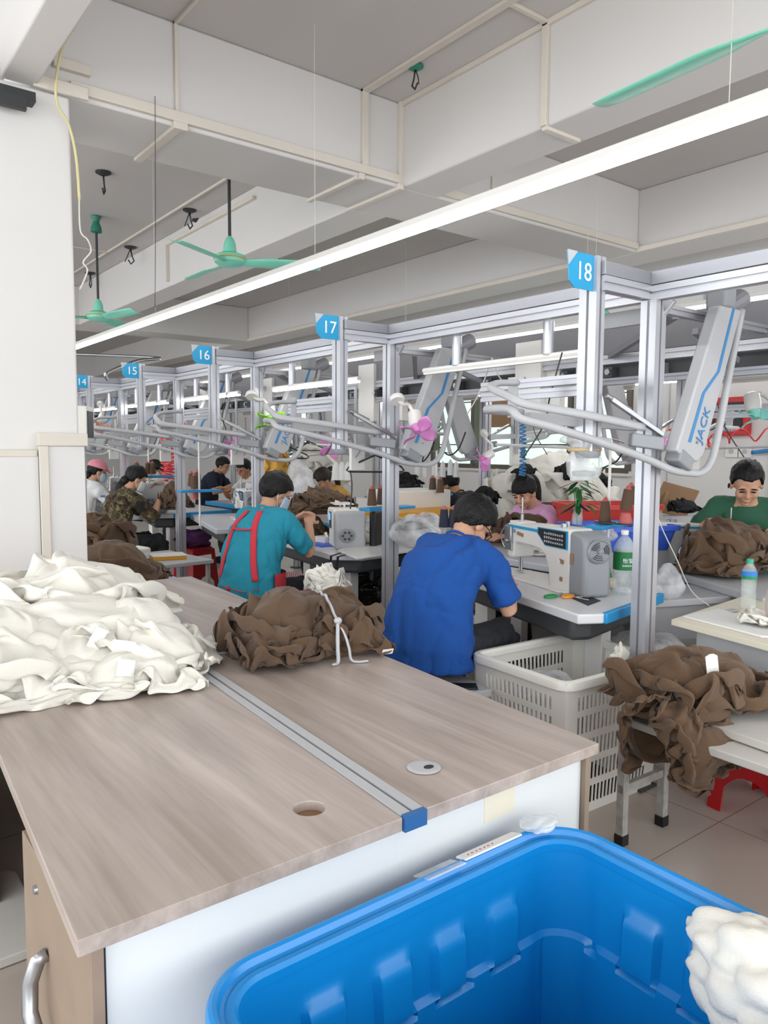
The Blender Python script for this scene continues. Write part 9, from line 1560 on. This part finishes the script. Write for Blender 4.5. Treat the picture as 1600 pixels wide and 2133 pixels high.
hanger(atd(782, 948, 5.0), 'black clothes hanger above the brown cones behind the overlock machine', rz=-.6); hanger(atd(600, 930, 7.0), 'dark hanger in front of the small far window', rz=-.5); hanger(atd(645, 920, 7.6), 'small dark hanger right of the small far window', rz=-.9, s=.8)
cable('wire_rack', [atd(640, 950, 6.6), atd(690, 946, 6.2), atd(800, 948, 5.2)], .004, 'steel', 'thin steel rod carrying the black hanger', 'rod')
# switch box by the pillar
t = thing('switch_cabinet', Vector((*atd(172, 888, 6.4).xy, 1.68)), -.5, 'grey electric cabinet mounted right at the edge of the pillar', 'cabinet'); MB().box(-.09, .06, -.12, .12, -.15, .15).build('case', 'cream', t, bevel=.006); MB().box(.055, .068, -.10, .10, -.11, .11).build('door_window', 'dgrey', t); MB().cyl((0, .0, -1.68), (0, .0, -.15), .02, n=8).build('mount_pole', 'lgrey', t)
# right wall fittings
t = thing('hydrant_box', (WX-.06, 4.05, 1.83), 0, 'red framed glass cabinet on the right wall behind the cyan fan', 'cabinet'); MB().box(-.04, .05, -.30, .30, -.19, .19).build('frame', 'redsign', t, bevel=.008); MB().box(-.05, -.038, -.25, -.02, -.14, .14).build('glass', 'black', t); MB().box(-.05, -.038, .03, .25, -.14, .14).build('glass', 'black', t)
t = thing('wall_socket', (WX-.01, 3.87, 1.48), 0, 'white double socket on the right wall above the green-shirted man', 'socket'); 
for s in (-.07, .07): g = MB().box(-.02, .005, s-.065, s+.065, -.06, .06).build('plate', 'white', t, bevel=.005); MB().lathe([(0, 0), (.025, 0), (.025, .004), (0, .004)], (-.021, s, 0), 16, axis=(-1, 0, 0)).build('dial', 'lgrey', g)
cable('blue_air_line', [Vector((WX-.04, 3.72, 1.47)), Vector((WX-.1, 3.3, 1.52)), Vector((WX-.2, 2.8, 1.56))], .02, 'bluecord', 'blue air line leaving the wall socket to the right', 'hose')
for i, (y0, y1) in enumerate(((-1, 3.55),)): struct(MB().box(WX-.03, WX-.002, y0, y1, 0, 2.6).build('trim_20', 'wall')) 
for i, y in enumerate((4.66, 5.55, 9.6, 10.9)): struct(MB().box(WX-.012, WX, y-.006, y+.006, 0, 2.6).build('trim_%d' % (21+i), 'lgrey'))
cable('wall_duct', [(WX-.01, 4.3, 1.5), (WX-.01, 4.3, 3.2)], .012, 'lgrey', 'thin grey pipe going up the wall by the red framed cabinet', 'pipe')
p = atd(1405, 1062, 6.3); t = thing('cardboard_box', p, -.5, 'open cardboard box leaning behind the white machine facing us', 'box'); MB().obox((0, 0, .08), (.34, .02, .26), Matrix.Rotation(.35, 3, 'X') @ Matrix.Rotation(.25, 3, 'Y')).build('flap', 'card', t); MB().obox((-.12, .03, .05), (.03, .14, .24), Matrix.Rotation(.3, 3, 'Y')).build('side', 'card', t)
t = MB().box(-.3, .3, -.2, .2, 0, p.z-.05).build('shelf_cabinet', 'lgrey', loc=(p.x+.15, p.y+.1, 0)); t.rotation_euler = (0, 0, -.6); tag(t, 'low grey cabinet under the open cardboard box', 'cabinet')
cloth_thing('dark_cloth', tuple(atd(1425, 1068, 6.0)), 0, 'blackcloth', 'dark cloth in front of the open cardboard box', 'cloth', [(W_, (0, 0, 0), 0, (.4, .3, .5))])
t = MB().box(-.012, .012, -.28, .28, -.32, .32).build('grey_blind', 'lgrey', loc=(WX-.045, 6.62, 1.98)); tag(t, 'grey roller blind panel in front of the bright window', 'blind')
t = MB().box(-.01, .01, -.18, .18, -.24, .24).build('cardboard_sheet', 'card', loc=(WX-.042, 7.1, 2.02)); tag(t, 'brown cardboard sheet left of the grey blind in the window', 'cardboard')
t = thing('office_chair', atd(870, 1090, 5.3)*1, .5, 'black chair with armrests left of the royal blue shoulder', 'chair'); t.location.z = 0
MB().box(-.22, .22, -.22, .22, .45, .52).build('seat', 'black', t, bevel=.02); MB().obox((.0, .26, .82), (.42, .05, .5)).build('backrest', 'black', t, bevel=.03)
for s in (-1, 1): MB().tube(smooth_path([(s*.2, .2, .55), (s*.26, .05, .78), (s*.26, -.2, .76), (s*.22, -.2, .52)]), .014, 8).build('armrest', 'black', t, smooth=True)
MB().cyl((0, 0, .05), (0, 0, .46), .03, n=10).build('column', 'dgrey', t, smooth='auto')
mb = MB(); 
for k in range(5): mb.bar((0, 0, .08), (.27*math.cos(k*1.256), .27*math.sin(k*1.256), .03), .04, .03)
mb.build('star_base', 'black', t)
# grey machine standing beyond the desk at the lower left
t = thing('floor_machine', (.10, 2.95, 0), -.2, 'grey floor machine with black and yellow warning stripe seen under the left desk edge', 'machine')
MB().box(-.35, .28, -.25, .35, .32, 1.0 if False else .68).build('body', 'grey', t, bevel=.02); MB().box(-.36, .30, -.27, .36, .22, .32).build('stripe_base', 'black', t, bevel=.006); MB().prism([(-.05, -.285), (.12, -.285), (.2, -.275), (.02, -.275)], .23, .31).build('yellow_mark', 'yellowp', t)
for x, y in ((-.25, -.2), (.2, -.2), (.2, .25)): MB().cyl((x-.02, y, .05), (x+.02, y, .05), .05, n=14).build('caster', 'black', t, smooth='auto'); 
for x, y in ((-.25, -.2), (.2, -.2), (.2, .25)): MB().cyl((x, y, .05), (x, y, .24), .015, n=8).build('caster_stem', 'steel', t)
t = MB().prism(rrect(.75, .5, .05, 5), 0, .03).build('floor_mat', 'wornwhite', bevel=.004, loc=(.16, 2.55, 0)); tag(t, 'flat worn white board on the floor beyond the left desk edge', 'board')
t = MB().bar((.24, 1.75, .03), (.31, 1.20, .25), .022, .022).build('dark_bar', 'black'); tag(t, 'dark bar slanting beside the desk side panel', 'bar')
cable('handrail', [atd(165, 740, 9.5)+Vector((-.3, 0, 0)), atd(325, 745, 9.5), atd(285, 752, 9.0), atd(225, 775, 8.0), atd(224, 790, 8.0)], .02, 'steel', 'silver pipe bend hanging under the ceiling left of number plate 15', 'pipe')
